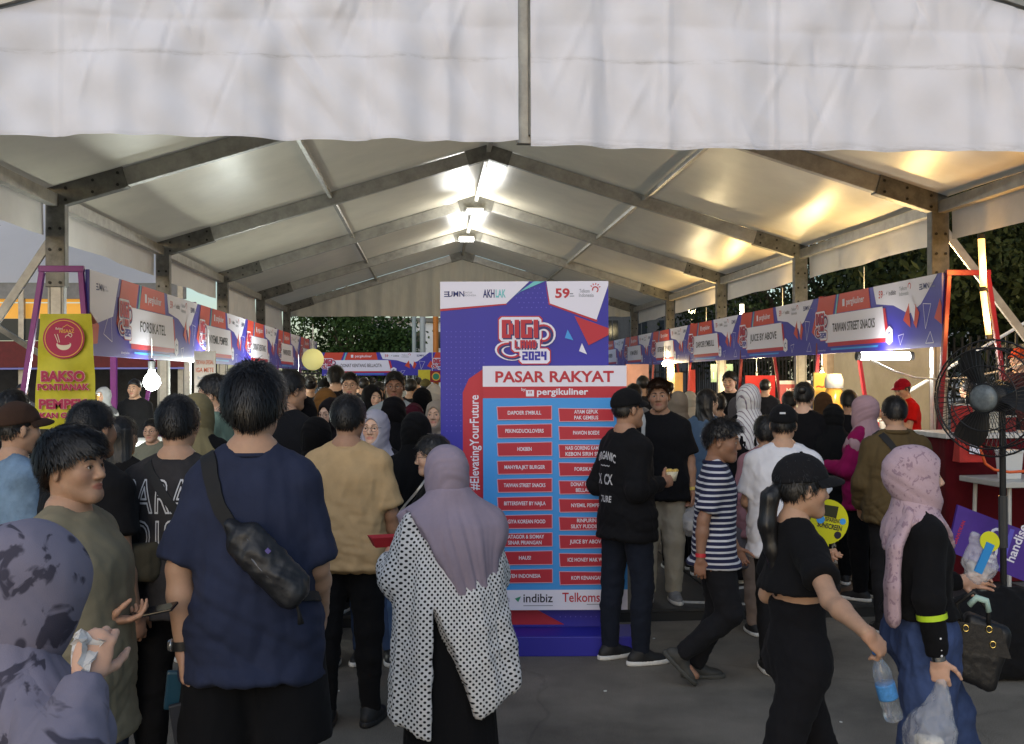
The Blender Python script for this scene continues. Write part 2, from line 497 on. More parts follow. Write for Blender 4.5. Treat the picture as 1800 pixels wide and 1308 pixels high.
class Person:
    def __init__(s, label, px, py, d, face=0., floor=0., bw=1., fem=False, lean=(0, 0), head=(0, 0, 0), armL=None, armR=None,
                 legL=None, legR=None, tone='mid', q=1, hat=0., hs=1., group=None, detail=0, H=None, belly=0., shift=None):
        """q: mesh fineness 0 far .. 2 near; detail: 0 back of head, 1 plain face, 2 close face"""
        bw = bw * .95; s.q, s.detail, s.bw, s.fem, s.hs, s.tone, s.belly = q, detail, bw, fem, hs, tone, belly
        s.h = (.019, .0125, .0095)[q]
        pos = at(px, py, d)
        # joints in a 1.70 m body: +y is the way the body faces, +x its right side
        sh = (.158 if fem else .172) * bw; s.sh = {1: V3(sh, -.008, 1.362), -1: V3(-sh, -.008, 1.362)}
        s.el, s.wr, s.hd, s.ua, s.fa = {}, {}, {}, {}, {}
        for k, a in ((1, armR), (-1, armL)):
            a = a or {}
            u = unit(a.get('u', (.16 * k, .0, -1))); f = unit(a.get('f', (.08 * k, .18, -1)))
            s.el[k] = s.sh[k] + u * .275; s.wr[k] = s.el[k] + f * .245; s.ua[k], s.fa[k] = u, f
            s.hd[k] = (unit(a.get('h', f)), unit(a.get('n', (-k, .1, -.1))), a.get('curl', .45), a.get('thumb', .3))
        hp = .088; s.hip = {1: V3(hp, 0, .90), -1: V3(-hp, 0, .90)}; s.kn, s.an, s.ft = {}, {}, {}
        for k, l in ((1, legR), (-1, legL)):
            l = l or {}
            t = unit(l.get('t', (.03 * k, .02, -1))); c = unit(l.get('c', (.0, -.05, -1)))
            s.kn[k] = s.hip[k] + t * .42; s.an[k] = s.kn[k] + c * .405; s.ft[k] = unit(l.get('f', (.15 * k, 1, -.0)))
        low = min(min(s.an[k][2], (s.an[k] + s.ft[k] * .16)[2] + .01) for k in (1, -1)) - .075
        s.low = low
        hgt = H or (pos.z - floor - hat)
        s.s = hgt / (1.70 - low); s.lean = lean
        s.root = empty('person', (pos.x, pos.y, floor - low * s.s), R(face), label, 'person', group)
        s.root.scale = (s.s,) * 3
        # head top must sit at the pixel: undo the shift that a leaning trunk gives
        off = Matrix.Rotation(R(face), 3, 'Z') @ Vector((lean[0] * .75 * s.s, lean[1] * .75 * s.s, 0))
        s.root.location -= off
        s.HR = Euler((R(head[1]), R(head[2]), R(head[0])), 'XYZ').to_matrix()
        s.name = label; s.info = (round(hgt, 2), round(s.s, 3), tuple(round(v, 2) for v in s.root.location))
        s.torso = [(r[0], r[1] * (bw if r[0] < 1.36 else 1 + (bw - 1) * .4), r[2] * (1 + (bw - 1) * .8) + (belly * max(0, 1 - abs(r[0] - 1.05) / .25)),
                    *(list(r[3:]) + [0] * (5 - len(r)))) for r in (TORSO_F if fem else TORSO_M)]
        s.seed = abs(hash(label)) % 9999 if False else sum(ord(c) * (i + 3) for i, c in enumerate(label)) % 99991
        s.surf = {}
    def reach(s, k, px, py, d, pole=(.6, -.4, -1), h=None, n=None, curl=None, thumb=None):
        """bend arm k so that its wrist comes to the photo pixel (px,py) at distance d"""
        w = Matrix.Rotation(-s.root.rotation_euler.z, 3, 'Z') @ (at(px, py, d) - s.root.location) / s.s
        t = V3(*w); hh = max(t[2] - .95, 0); t = t - V3(s.lean[0] * hh, s.lean[1] * hh, 0)
        a = s.sh[k]; v = t - a; L = min(_n(v), .512); v = unit(v); l1, l2 = .275, .245
        ca = (l1 * l1 + L * L - l2 * l2) / (2 * l1 * L); ca = max(-1, min(1, ca)); sa = math.sqrt(1 - ca * ca)
        po = V3(pole[0] * k, pole[1], pole[2]); po = unit(po - v * (po @ v))
        s.ua[k] = v * ca + po * sa; s.el[k] = a + s.ua[k] * l1; s.fa[k] = unit(a + v * L - s.el[k]); s.wr[k] = s.el[k] + s.fa[k] * l2
        o = s.hd[k]; s.hd[k] = (unit(h) if h is not None else s.fa[k], unit(n) if n is not None else o[1], curl if curl is not None else o[2], thumb if thumb is not None else o[3])
        return s
    # --- transforms
    def bend(s, V):
        V = V.copy(); t = np.maximum(V[:, 2] - .95, 0)
        V[:, 1] += t * s.lean[1]; V[:, 0] += t * s.lean[0]; return V
    def headT(s, V):
        Rm = rotm(s.HR); p = NECK - HEAD_O
        return s.bend(((V * s.hs - p) @ Rm.T) + p + HEAD_O)
    def obj(s, name, parts, m, parent=None, **k):
        o = sdf_obj(name, parts, m, parent or s.root, **k); return o
    # --- body
    def head_field(s, h):
        f = Field((-.11, -.14, -.19), (.11, .15, .15), h)
        f.add(ell((0, -.016, .03), (.0745, .093, .084)), .01)
        f.add(ell((0, .026, -.033), (.059, .06, .075)), .04)
        f.add(ell((0, .068, -.091), (.022, .018, .016)), .03)
        for k in (-1, 1):
            f.add(rc((k * .046, .004, -.055), (k * .014, .062, -.091), .0145, .0135), .035)
            f.add(ell((k * .045, .05, -.02), (.02, .022, .022)), .03)
        f.add(rc((0, -.028, -.03), (0, -.038, -.24), .052 if not s.fem else .045, .056 if not s.fem else .049), .03)
        if s.detail:
            for k in (-1, 1):
                f.add(rc((k * .014, .08, .026), (k * .044, .066, .022), .010, .008), .014)
                f.add(ell((k * .0315, .096, .003), (.019, .018, .0125)), .012, 's')
                f.add(ell((k * .0315, .0705, .003), (.0165, .0148, .0135)), .004)
                f.add(ell((k * .0315, .09, .0015), (.0142, .014, .0046)), .0025, 's')
                f.add(ell((k * .0135, .089, -.033), (.0085, .010, .0075)), .007)
            f.add(rc((0, .083, .012), (0, .1, -.028), .0075, .0118), .013)
            f.add(ell((0, .0795, -.0575), (.022, .0115, .0065)), .009)
            f.add(ell((0, .0785, -.068), (.0185, .012, .0065)), .006)
            f.add(rc((-.021, .0915, -.0625), (.021, .0915, -.0625), .0020, .0020), .004, 's')
            f.add(rc((0, .1, -.042), (0, .1, -.05), .004, .004), .006, 's')
        for k in (-1, 1):
            er = Euler((R(-12), 0, R(k * -22)), 'XYZ').to_matrix()
            f.add(ell((k * .079, -.012, -.006), (.0075, .0175, .031), er), .008)
            if s.detail or h < .006: f.add(ell((k * .089, -.006, -.002), (.007, .009, .016), er), .004, 's')
        return f
    def hand_field(s, k):
        d, n, curl, th = s.hd[k]; n = unit(n - d * (n @ d)); w = np.cross(d, n)
        # w points to the thumb side
        if (w @ V3(0, 1, 0)) < 0 and abs(w[1]) > .3: w = -w
        W0 = s.wr[k]; f = Field(W0 - .19, W0 + .19, (.009, .0065, .0045)[s.q])
        Rm = Matrix(((w[0], d[0], n[0]), (w[1], d[1], n[1]), (w[2], d[2], n[2])))
        f.add(rc(W0 - s.fa[k] * .06, W0 + d * .01, .0265, .025), .01)
        f.add(ell(W0 + d * .052, (.040, .055, .0155), Rm), .02)
        L = (.074, .083, .078, .06)
        for i in range(4):
            o = (.5 - i / 3) * 2
            p = W0 + d * (.09 - abs(o - .3) * .006) + w * o * .029
            a = curl * (.9 + .12 * i); dr = unit(d + w * o * .09)
            for j, (fr, rr) in enumerate(((.44, .0093), (.31, .0083), (.25, .0073))):
                ang = a * (1.0, 1.5, 1.1)[j] * (1 if j == 0 else 1)
                dr = unit(dr * math.cos(ang) + n * math.sin(ang) * 1) if j == 0 else unit(dr * math.cos(ang) + unit(np.cross(np.cross(dr, n), dr) if abs(dr @ n) < .98 else -d) * math.sin(ang))
                e = p + dr * L[i] * fr; f.add(rc(p, e, rr, rr - .0012), .004); p = e
        p = W0 + d * .022 + w * .026; dr = unit(d * .62 + w * .72 + n * th)
        for j, (l, rr) in enumerate(((.042, .0125), (.032, .010), (.026, .0085))):
            e = p + dr * l; f.add(rc(p, e, rr, rr - .0016), .007); p = e; dr = unit(dr * .8 + d * .45 + n * th * .5)
        return f
    def body(s, arms=True, legs=True, hands=True, cutz=None):
        f = Field((-.62, -.75, -.1) if s.q else (-.5, -.6, .2), (.62, .75, max([1.56] + [max(s.wr[k][2], s.el[k][2]) + .1 for k in (-1, 1)])), s.h)
        if not s.q: legs = False
        f.add(loft(s.torso), .03)
        nr = .052 if not s.fem else .045
        f.add(rc((0, -.02, 1.40), (0, -.008, 1.53), nr + .006, nr - .003), .05)
        for k in (-1, 1):
            a = .92 if s.fem else 1.
            f.add(rc(V3(k * .05, -.016, 1.432), s.sh[k] * V3(.85, 1, 1) + V3(0, 0, .012), .035, .042), .05); f.add(rc(s.sh[k] * V3(.7, 1, 1), s.sh[k] + V3(0, 0, -.01), .05, .051 * a), .04)
            if arms:
                f.add(rc(s.sh[k] + V3(0, 0, -.012), s.el[k], .049 * a, .039 * a), .03)
                mid = s.el[k] + s.fa[k] * .08
                f.add(rc(s.el[k], mid, .039 * a, .0405 * a), .02); f.add(rc(mid, s.wr[k], .0405 * a, .0265 * a), .02)
            if legs:
                f.add(rc(s.hip[k], s.kn[k], .082, .053), .04)
                cm = s.kn[k] * .68 + s.an[k] * .32 + V3(0, -.012, 0)
                f.add(rc(s.kn[k], cm, .053, .053), .02); f.add(rc(cm, s.an[k], .053, .034), .02)
                e = s.an[k] + V3(0, 0, -.035); f.add(rc(e - s.ft[k] * .04, e + s.ft[k] * .13, .036, .026), .03)
        V, Q = f.mesh(2); parts = [(s.bend(V), Q)]; tint = [np.ones((len(V), 3))]
        if arms and hands:
            for k in (-1, 1):
                V, Q = s.hand_field(k).mesh(1); parts.append((s.bend(V), Q)); t = np.ones((len(V), 3)); t[:, 1:] *= .94; tint.append(t)
        hh = {0: .007, 1: .0048, 2: .003}[s.detail] if s.q or s.detail else .009
        V, Q = s.head_field(hh).mesh(1)
        t = np.ones((len(V), 3))
        if s.detail:
            lip = np.clip(1.25 - np.sqrt((V[:, 0] / .024) ** 2 + ((V[:, 2] + .0625) / .0105) ** 2), 0, .3) / .3 * (V[:, 1] > .06)
            t *= 1 - lip[:, None] * V3(.12, .42, .38)
            ck = np.exp(-(((np.abs(V[:, 0]) - .045) / .02) ** 2 + ((V[:, 2] + .025) / .022) ** 2)) * (V[:, 1] > .03)
            t *= 1 - ck[:, None] * V3(0, .1, .08)
            if not s.fem:
                st = np.exp(-(((V[:, 2] + .085) / .028) ** 2)) * (V[:, 1] > .02); t *= 1 - st[:, None] * V3(.12, .1, .07)
        s.headV, s.headQ = V, Q
        parts.append((s.headT(V), Q)); tint.append(t)
        s.bodyo = s.obj('body', parts, skin(s.tone), tint=np.concatenate(tint))
        if s.detail:
            bvh = BVHTree.FromPolygons([Vector(v) for v in V], [tuple(q) for q in Q]) if s.detail else None
            s.face_bits(bvh)
        return s
    def face_bits(s, bvh):
        def hit(x, z, off):
            r = bvh.ray_cast(Vector((x, .3, z)), Vector((0, -1, 0)))
            return V3(x, (r[0].y if r[0] is not None else .09) + off, z)
        hm = HAIR()
        for k in (-1, 1):
            mb = MB(); P = [hit(k * x, z, .0005) for x, z in ((.012, .0235), (.02, .0265), (.03, .0285), (.04, .0275), (.049, .022))]
            rs = [.0028, .0036, .0036, .003, .0014] if not s.fem else [.0018, .0024, .0022, .0016, .0008]
            mb.tube(list(map(Vector, s.headT(np.array(P)))), rs, 6); mb.build('eyebrow', hm, s.root, smooth=True)
            mb = MB(); P = [hit(k * (.0315 + x), .0015 + z, .0006) for x, z in ((-.0145, .0005), (-.009, .004), (0, .0055), (.009, .0045), (.0155, .001))]
            mb.tube(list(map(Vector, s.headT(np.array(P)))), [.0006, .0012, .0014, .0014, .0008], 5); mb.build('eyelashes', hm, s.root, smooth=True)
            # eyeball with iris and pupil, axis +y
            pr = [(0.0118 * math.sin(R(t)), .0118 * math.cos(R(t))) for t in (180, 150, 120, 100, 80, 60, 45, 33, 30, 14, 12, 0)]
            mb = MB(); rx = Matrix.Rotation(R(-90), 3, 'X'); c = Vector((k * .0315, .0722, .002))
            mb.lathe([(max(r, 1e-6), z) for r, z in pr], 14, c, rx)
            mb.mi = [0 if (i // 14) < 7 else (1 if (i // 14) < 9 else 2) for i in range(len(mb.f))]
            mb.v = [tuple(p) for p in s.headT(np.array(mb.v))]
            mb.build('eye', [mat('eye_white', (.62, .58, .55), rough=.15), mat('iris_brown', (.03, .015, .008), rough=.1), mat('pupil', (.003, .003, .003), rough=.08)], s.root, smooth=True)
    # --- clothes
    def _top_field(s, hem, loose, flare=0., h=None, high=1.44, h_long=False):
        lo_ = min([hem - .05] + ([min(s.wr[k][2], s.el[k][2]) - .12 for k in (-1, 1)] if h_long else [s.el[k][2] - .05 for k in (-1, 1)]))
        hi_ = max([1.56] + [max(s.wr[k][2], s.el[k][2]) + .12 for k in (-1, 1)])
        f = Field((-.62, -.75, lo_), (.62, .75, hi_), h or s.h)
        rows = []
        for z, a, b, cx, cy in s.torso:
            if z > high: continue
            g = (loose + (.008 if z < 1.1 else 0)) * (1. if z < 1.33 else .45 if z < 1.4 else .25)
            if z >= hem: rows.append((z, a + .012 + g, b + .014 + g * .9, cx, cy))
        z0 = [r for r in s.torso if r[0] <= hem] or [s.torso[0]]
        zl = z0[-1]
        rows.insert(0, (hem, max(zl[1], .172 * s.bw) + .024 + loose + flare, max(zl[2], .12) + .024 + loose + flare, 0, 0))
        f.add(loft(rows, 2.25), .02)
        return f
    def top(s, m, hem=.80, loose=.022, sleeve=.62, name='shirt', long=False, flare=0., amp=.009, sl=.02, collar=None, cuv=False, fold=18., cuff=.0, h=None, neck=1.425, sleeve_mat=None):
        f = s._top_field(hem, loose, flare, h, h_long=long)
        for k in (-1, 1):
            sd = s.sh[k]; u = s.ua[k]
            f.add(rc(V3(k * .045, -.016, 1.434), sd * V3(.85, 1, 1) + V3(0, 0, .012), .042, .05), .05); f.add(rc(sd * V3(.7, 1, 1) + V3(0, 0, -.005), sd + V3(0, 0, -.012), .058, .058), .04)
            if long:
                f.add(rc(sd + V3(0, 0, -.014), s.el[k], .057, .05 + sl * .9), .04)
                e = s.wr[k] - s.fa[k] * .012
                f.add(plane_cut(rc(s.el[k], e, .049 + sl * .8, .033 + sl * .5 + cuff), e, s.fa[k]), .025)
            elif sleeve:
                e = sd + u * .275 * sleeve
                f.add(plane_cut(rc(sd + V3(0, 0, -.014), e + u * .05, .057, .06 + sl * .8), e, u), .035)
        f.add(plane_cut(loft([r for r in s.torso if r[0] < 1.45]), (0, 0, hem + .014), (0, 0, -1)), .012, off=.013)
        a_ = .92 if s.fem else 1.
        for k in (-1, 1):
            f.add(rc(V3(k * .05, -.016, 1.432), s.sh[k] * V3(.85, 1, 1) + V3(0, 0, .012), .035, .042), .02, off=.013); f.add(rc(s.sh[k] * V3(.7, 1, 1), s.sh[k] + V3(0, 0, -.01), .05, .051 * a_), .02, off=.013)
            lim = s.el[k] if long else s.sh[k] + s.ua[k] * .275 * (sleeve or .05)
            f.add(plane_cut(rc(s.sh[k] + V3(0, 0, -.012), s.el[k], .062 * a_, .052 * a_), lim, s.ua[k]) if not long else rc(s.sh[k] + V3(0, 0, -.012), s.el[k], .062 * a_, .052 * a_), .012)
        if hem < .92:
            for k in (-1, 1): f.add(plane_cut(rc(s.hip[k], s.hip[k] + (s.kn[k] - s.hip[k]) * .3, .116, .11), (0, 0, hem), (0, 0, -1)), .05)
        nk = .066 if not s.fem else .06
        f.add(ell((0, -.002, neck + .062), (nk + .006, nk + .008, .062)), .006, 's')
        V, Q = f.mesh(2); N = vnormals(V, Q); s._last = f
        if amp:
            V = folds(V, N, amp * .7, fold, s.seed, (1, 1, .4)); lowm = np.clip((1.32 - V[:, 2]) / .25, .15, 1)[:, None]
            V = V + (creases(V, N, amp * .6, 34, (.55, .1, .8), s.seed + 5) - V) * lowm; V = V + (creases(V, N, amp * .5, 30, (-.6, .1, .75), s.seed + 6) - V) * lowm
        uv = None
        if cuv: uv = np.stack([np.arctan2(-V[:, 0], V[:, 1]) * .2, V[:, 1] * 0, V[:, 2]], 1)
        V = s.bend(V)
        o = s.obj(name, [(V, Q)], m, cuv=uv); s.surf[name] = (V, Q)
        if collar:   # ribbed neck band
            mb = MB(); n = 24; P = []
            for i in range(n):
                t = 2 * math.pi * i / n; rr = .069 if not s.fem else .062
                y = rr * 1.02 * math.sin(t) - .012; P.append(V3(rr * 1.06 * math.cos(t), y, neck + .018 - max(y + .012, 0) * .25))
            mb.tube(list(map(Vector, s.bend(np.array(P)))), .0075, 6, closed=True); mb.build('collar', collar, o, smooth=True)
        return o
    def trousers(s, m, name='trousers', fit=.012, ankle=.04, length=1., amp=.006, top=1.0, fold=20., wide=0., cuv=False):
        f = Field((-.45, -.75, -.08), (.45, .75, top + .03), s.h)
        f.add(loft([(z, a + .014, b + .014, cx, cy) for z, a, b, cx, cy in s.torso if z <= 1.2]), .03)
        for k in (-1, 1):
            f.add(rc(s.hip[k], s.kn[k] * .95 + s.hip[k] * .05, .09 + fit, .058 + fit + wide * .4), .05)
            e = s.kn[k] + (s.an[k] - s.kn[k]) * length
            d = unit(s.an[k] - s.kn[k])
            if length > .05: f.add(plane_cut(rc(s.kn[k], e + d * .03, .058 + fit + wide * .4, ankle + wide + (1 - length) * .015), e, d), .03)
        for k in (-1, 1):
            cm = s.kn[k] * .68 + s.an[k] * .32 + V3(0, -.012, 0); d = unit(s.an[k] - s.kn[k]); e = s.kn[k] + (s.an[k] - s.kn[k]) * length
            f.add(rc(s.hip[k], s.kn[k], .082, .053), .01, off=.011); f.add(plane_cut(rc(s.kn[k], cm, .064, .064), e, d), .01); f.add(plane_cut(rc(cm, s.an[k], .064, .046), e, d), .01)
        f.cut(lambda X, Y, Z: Z - top + 0 * X + 0 * Y)
        V, Q = f.mesh(2); N = vnormals(V, Q); V = folds(V, N, amp, fold, s.seed + 9, (1, 1, .55)); V = folds(V, N, amp * .7, fold * .8, s.seed + 11, (.5, .5, 1.3))
        return s.obj(name, [(s.bend(V), Q)], m)
    def shorts(s, m, length=.9, wide=.03, name='shorts', top=1.0):
        f = Field((-.45, -.6, .2), (.45, .6, top + .03), s.h)
        f.add(loft([(z, a + .02, b + .02, cx, cy) for z, a, b, cx, cy in s.torso if z <= 1.2]), .03)
        for k in (-1, 1):
            e = s.hip[k] + (s.kn[k] - s.hip[k]) * length; d = unit(s.kn[k] - s.hip[k])
            f.add(plane_cut(rc(s.hip[k], e + d * .05, .098 + wide * .6, .082 + wide), e, d), .04)
        f.cut(lambda X, Y, Z: Z - top + 0 * X + 0 * Y)
        V, Q = f.mesh(2); N = vnormals(V, Q); V = folds(V, N, .007, 16, s.seed + 9, (1, 1, .4))
        return s.obj(name, [(s.bend(V), Q)], m)
    def skirt(s, m, z0=.06, z1=1.12, w=.27, name='skirt', amp=.014):
        f = Field((-.5, -.5, z0 - .03), (.5, .5, z1 + .03), s.h)
        f.add(loft([(z1, .145, .11), (1.02, .15, .115), (.9, .172, .13), (.5, .19 + (w - .19) * .45, .15 + (w - .19) * .4), (z0, w, w * .85)]), .02)
        V, Q = f.mesh(2); N = vnormals(V, Q); V = folds(V, N, amp, 13, s.seed + 3, (1, 1, .08))
        return s.obj(name, [(s.bend(V), Q)], m)
    def shoes(s, m, sole=None, sock=None, high=0.):
        for k in (-1, 1):
            a = s.an[k]; fd = s.ft[k]; fl = unit(fd); up = V3(0, 0, 1); up = unit(up - fl * (up @ fl)); sd = np.cross(fl, up)
            Rm = Matrix(((sd[0], fl[0], up[0]), (sd[1], fl[1], up[1]), (sd[2], fl[2], up[2])))
            b = a - up * .075
            f = Field(a - .26, a + .26, .008)
            f.add(ell(b + up * .04 - fl * .03, (.037, .058, .05), Rm), .01); f.add(ell(b + up * .03 + fl * .085, (.045, .10, .04), Rm), .03)
            f.add(rc(a + up * .0, b + up * .055 + fl * .04, .045, .042), .03)
            f.add(plane_cut(rc(a - up * .02, a + up * (.035 + high), .044, .047), a + up * (.02 + high), up), .02)
            p0 = b + up * .018
            f.cut(lambda X, Y, Z: -((X - p0[0]) * up[0] + (Y - p0[1]) * up[1] + (Z - p0[2]) * up[2]))
            o = s.obj('shoe', [f.mesh(1)], m)
            f = Field(a - .26, a + .26, .008)
            f.add(ell(b - fl * .035, (.04, .062, .2), Rm), .01); f.add(ell(b + fl * .085, (.05, .115, .2), Rm), .05)
            q0 = b + up * .030
            f.cut(lambda X, Y, Z: np.abs((X - q0[0]) * up[0] + (Y - q0[1]) * up[1] + (Z - q0[2]) * up[2] + .014) - .0155)
            s.obj('sole', [f.mesh(1)], sole or mat('sole_white', (.62, .61, .58), rough=.6, noise=.15), parent=o)
    # --- head wear and hair, in the head's own frame
    def short_hair(s, m=None, vol=1., top=0., strands=1400, length=.028, back=-.075, fringe=.062, side=.012, seed=0, name='hair', fr=None, tuft=.018, below=None):
        m = m or HAIR(); hh = .0045 if s.q == 2 else .006 if s.q else .011
        f = Field((-.13, -.15, -.12), (.13, .14, .19), hh)
        f.add(ell((0, -.016, .034), (.0745 + .0115 * vol, .092 + .0125 * vol, .083 + .0165 * vol)), .01)
        if top: f.add(ell((0, .02, .085), (.062, .08, .03 + top)), .03)
        ys = [-.13, -.09, -.055, -.02, .015, .04, .07, .12]; zs = [back - .015, back, back + .015, side - .005, side + .005, side + .02, fringe, fringe + .012]
        f.cut(lambda X, Y, Z: (np.interp(Y, ys, zs) + np.where(Y < -.03, np.maximum(np.abs(X) - .02, 0) * .55, 0) - Z) * .8)
        V, Q = f.mesh(1); N = vnormals(V, Q)
        V = folds(V, N, .0032 * vol, 64, s.seed + seed, (1, 1, .45))
        parts = [(s.headT(V), Q)]
        if strands and s.q:
            strands = int(strands * 1.6)
            g = np.random.default_rng(s.seed + 77); cand = np.arange(len(V)) if below is None else np.where(V[:, 2] < below)[0]; idx = cand[g.integers(0, len(cand), strands)]
            p, n = V[idx], N[idx]; crown = V3(0, -.05, .12)
            t = p - crown; t[:, 2] -= .02; t += g.normal(size=t.shape) * .016 + n * tuft
            if fr is not None: t += np.array(fr) * np.clip((p[:, 2:3] - .06) * 10, 0, 1)
            t -= n * (t * n).sum(1)[:, None] * .75; t /= np.linalg.norm(t, axis=1)[:, None] + 1e-9
            sdv = np.cross(t, n); L = length * g.uniform(.5, 1.2, strands)[:, None]; w = .0012
            a = p + n * .0005; b = p + t * L * .55 + n * (.0025 + tuft * .12); c = p + t * L + n * (-.001 + tuft * .2)
            VV = np.stack([a + sdv * w, a - sdv * w, b - sdv * w * .9, b + sdv * w * .9, c - sdv * w * .2, c + sdv * w * .2], 1).reshape(-1, 3)
            bi = np.arange(strands)[:, None] * 6
            parts.append((s.headT(VV), np.concatenate([bi + [0, 1, 2, 3], bi + [3, 2, 4, 5]])))
        return s.obj(name, parts, m)
    def long_hair(s, m=None, length=.38, w=.075, tail=False, strands=1500):
        """hair down the back; tail=True gathers it into a ponytail"""
        m = m or HAIR(); s.short_hair(m, vol=.9, back=-.08, fringe=.06, side=-.01, strands=600 if s.q else 0)
        f = Field((-.14, -.22, -.12 - length), (.14, .12, .12), .008 if s.q else .013)
        if tail:
            P = [(0, -.1, .0), (0, -.135, -.04), (0, -.145, -.14), (.01, -.13, -.24), (.015, -.115, -length)]
            for a, b, r0, r1 in zip(P[:-1], P[1:], (.025, .032, .034, .026), (.032, .034, .026, .008)): f.add(rc(a, b, r0, r1), .02)
        else:
            f.add(loft([(.06, .085, .07, 0, -.04), (-.05, .088, .06, 0, -.045), (-.16, .095, .05, 0, -.065), (-length * .8, .085, .04, 0, -.085), (-length, .05, .02, 0, -.085)]), .03)
            f.add(ell((0, .05, -.05), (.062, .08, .13)), .02, 's')
        V, Q = f.mesh(1); N = vnormals(V, Q); V = folds(V, N, .006, 55, s.seed + 21, (1, 1, .06))
        hv = V.copy(); k = np.clip((-.05 - V[:, 2]) / .1, 0, 1)[:, None]
        A = s.headT(V); p = NECK - HEAD_O; B = s.bend(V * s.hs + HEAD_O)
        return s.obj('hair', [(A * (1 - k) + B * k, Q)], m)
    def cap(s, m, brim=None, vol=1., yaw=0., brim_len=.07):
        f = Field((-.12, -.14, -.02), (.12, .14, .17), .0055 if s.q else .01)
        f.add(ell((0, -.014, .038), (.0885 * vol, .108 * vol, .1 * vol)), .01)
        f.cut(lambda X, Y, Z: .034 - Z + .12 * Y + 0 * X)
        V, Q = f.mesh(1); N = vnormals(V, Q); V = folds(V, N, .0025, 30, s.seed + 2, (1, 1, 1))
        o = s.obj('cap', [(s.headT(V), Q)], m)
        mb = MB(); n = 14; up, lo = [], []
        for i in range(n + 1):
            t = R(-78 + 156 * i / n); x = math.sin(t) * .083 * vol; y0 = -.014 + math.cos(t) * .100 * vol
            y1 = y0 + brim_len * max(.0, math.cos(t)) ** .6 + .003; z0 = .044 + .12 * y0
            up += [(x, y0, z0), (x * 1.02, (y0 + y1) / 2, z0 + .002 - abs(x) * .12), (x * .98, y1, z0 - .012 - abs(x) * .22)]
        lo = [(x, y, z - .004) for x, y, z in up]; f2 = []
        m3 = len(up)
        for i in range(n):
            for j in range(2):
                a = i * 3 + j; f2 += [(a, a + 1, a + 4, a + 3), (m3 + a + 3, m3 + a + 4, m3 + a + 1, m3 + a)]
            f2.append((i * 3 + 2, m3 + i * 3 + 2, m3 + i * 3 + 5, i * 3 + 5))
        mb.add(s.headT(np.array(up + lo)), f2); mb.build('brim', brim or m, o, smooth=True)
        mb = MB(); mb.lathe([(.007, -.002), (.006, .003), (.0001, .005)], 10, (0, -.014, .138 * vol)); mb.v = [tuple(v) for v in s.headT(np.array(mb.v))]
        mb.build('button', m, o, smooth=True)
        return o
    def hijab(s, m, drop=.20, back=.22, ax=0., slope=.55, amp=.006, wide=.0, tails=None, under=None, vol=1., ff=44, op=.061, h=None):
        """wrapped scarf: head wrap (turns with the head) and the drape on the shoulders"""
        hh = h or ((.0065, .0065, .0055)[s.q] if s.q else .012)
        f = Field((-.17, -.2, -.22), (.17, .17, .19), hh)
        f.add(ell((0, -.02, .022), (.094 * vol, .12 * vol, .112 * vol)), .01)
        f.add(ell((0, -.005, -.07), (.092 * vol, .10, .1)), .05)
        f.add(rc((0, .005, -.11), (0, -.02, -.2), .075, .09), .04)
        f.add(ell((0, .115, -.016), (op, .095, .09)), .012, 's')
        V, Q = f.mesh(1); N = vnormals(V, Q); hv = V
        w_ = np.clip((.1 - V[:, 1]) * 12, .3, 1)[:, None]
        V = V + (creases(V, N, amp * .75, ff, (0.15, .55, .8), s.seed + 31) - V) * w_
        g = np.stack([V[:, 0] + V[:, 1] * .6, V[:, 1], V[:, 2]], 1)
        parts = [(s.headT(V), Q)]; cu = [g]
        f = Field((-.32, -.3, .9), (.32, .32, 1.56), s.h)
        t = .048 + wide
        f.add(loft([(z, a + t, b + t, cx, cy) for z, a, b, cx, cy in s.torso if 1.0 < z < 1.40] + [(1.44, .105, .1, 0, -.01), (1.52, .088, .092, 0, 0)]), .02)
        for k in (-1, 1): f.add(rc(s.sh[k] * V3(.4, 1, 1) + V3(0, 0, .03), s.sh[k] + V3(0, 0, -.04), .062 + wide, .075 + wide), .05)
        f.cut(lambda X, Y, Z: np.where(Y > 0, 1.42 - drop, 1.42 - back) + np.abs(X - ax * np.sign(-Y)) * slope - Z)
        f.cut(lambda X, Y, Z: Z - 1.53 + 0 * X + 0 * Y)
        V, Q = f.mesh(2); N = vnormals(V, Q); ang = np.arctan2(V[:, 0], -V[:, 1]); g3 = np.random.default_rng(s.seed + 37)
        ph = ang * 7 + 1.3 * np.sin(ang * 2.3 + V[:, 2] * 7 + g3.uniform(0, 6)) + V[:, 2] * g3.uniform(-6, 6); gr = np.clip((1.48 - V[:, 2]) / .22, .15, 1)
        V = V + N * ((np.abs(np.sin(ph)) - .3) * amp * 1.4 * gr + (np.abs(np.sin(ph * 2.3 + 1)) - .5) * amp * .7 * gr)[:, None]
        parts.append((s.bend(V), Q)); cu.append(np.stack([V[:, 0] + V[:, 1] * .6, V[:, 1], V[:, 2]], 1))
        for T in (tails or []):
            P, r0, r1, fl = T   # hanging tail: points, start/end half width, flatness
            f = Field(np.min(P, 0) - .15, np.max(P, 0) + .15, .009)
            for i in range(len(P) - 1):
                ra, rb = (r0 + (r1 - r0) * i / (len(P) - 1)), (r0 + (r1 - r0) * (i + 1) / (len(P) - 1)); f.add(rc(P[i], P[i + 1], ra, rb), .03)
            V, Q = f.mesh(2); c = np.mean(P, 0)
            V[:, 1] = (V[:, 1] - np.interp(-V[:, 2], [-p[2] for p in P], [p[1] for p in P])) * fl + np.interp(-V[:, 2], [-p[2] for p in P], [p[1] for p in P])
            N = vnormals(V, Q); V = folds(V, N, .007, 22, s.seed + 40, (1, 1, .06))
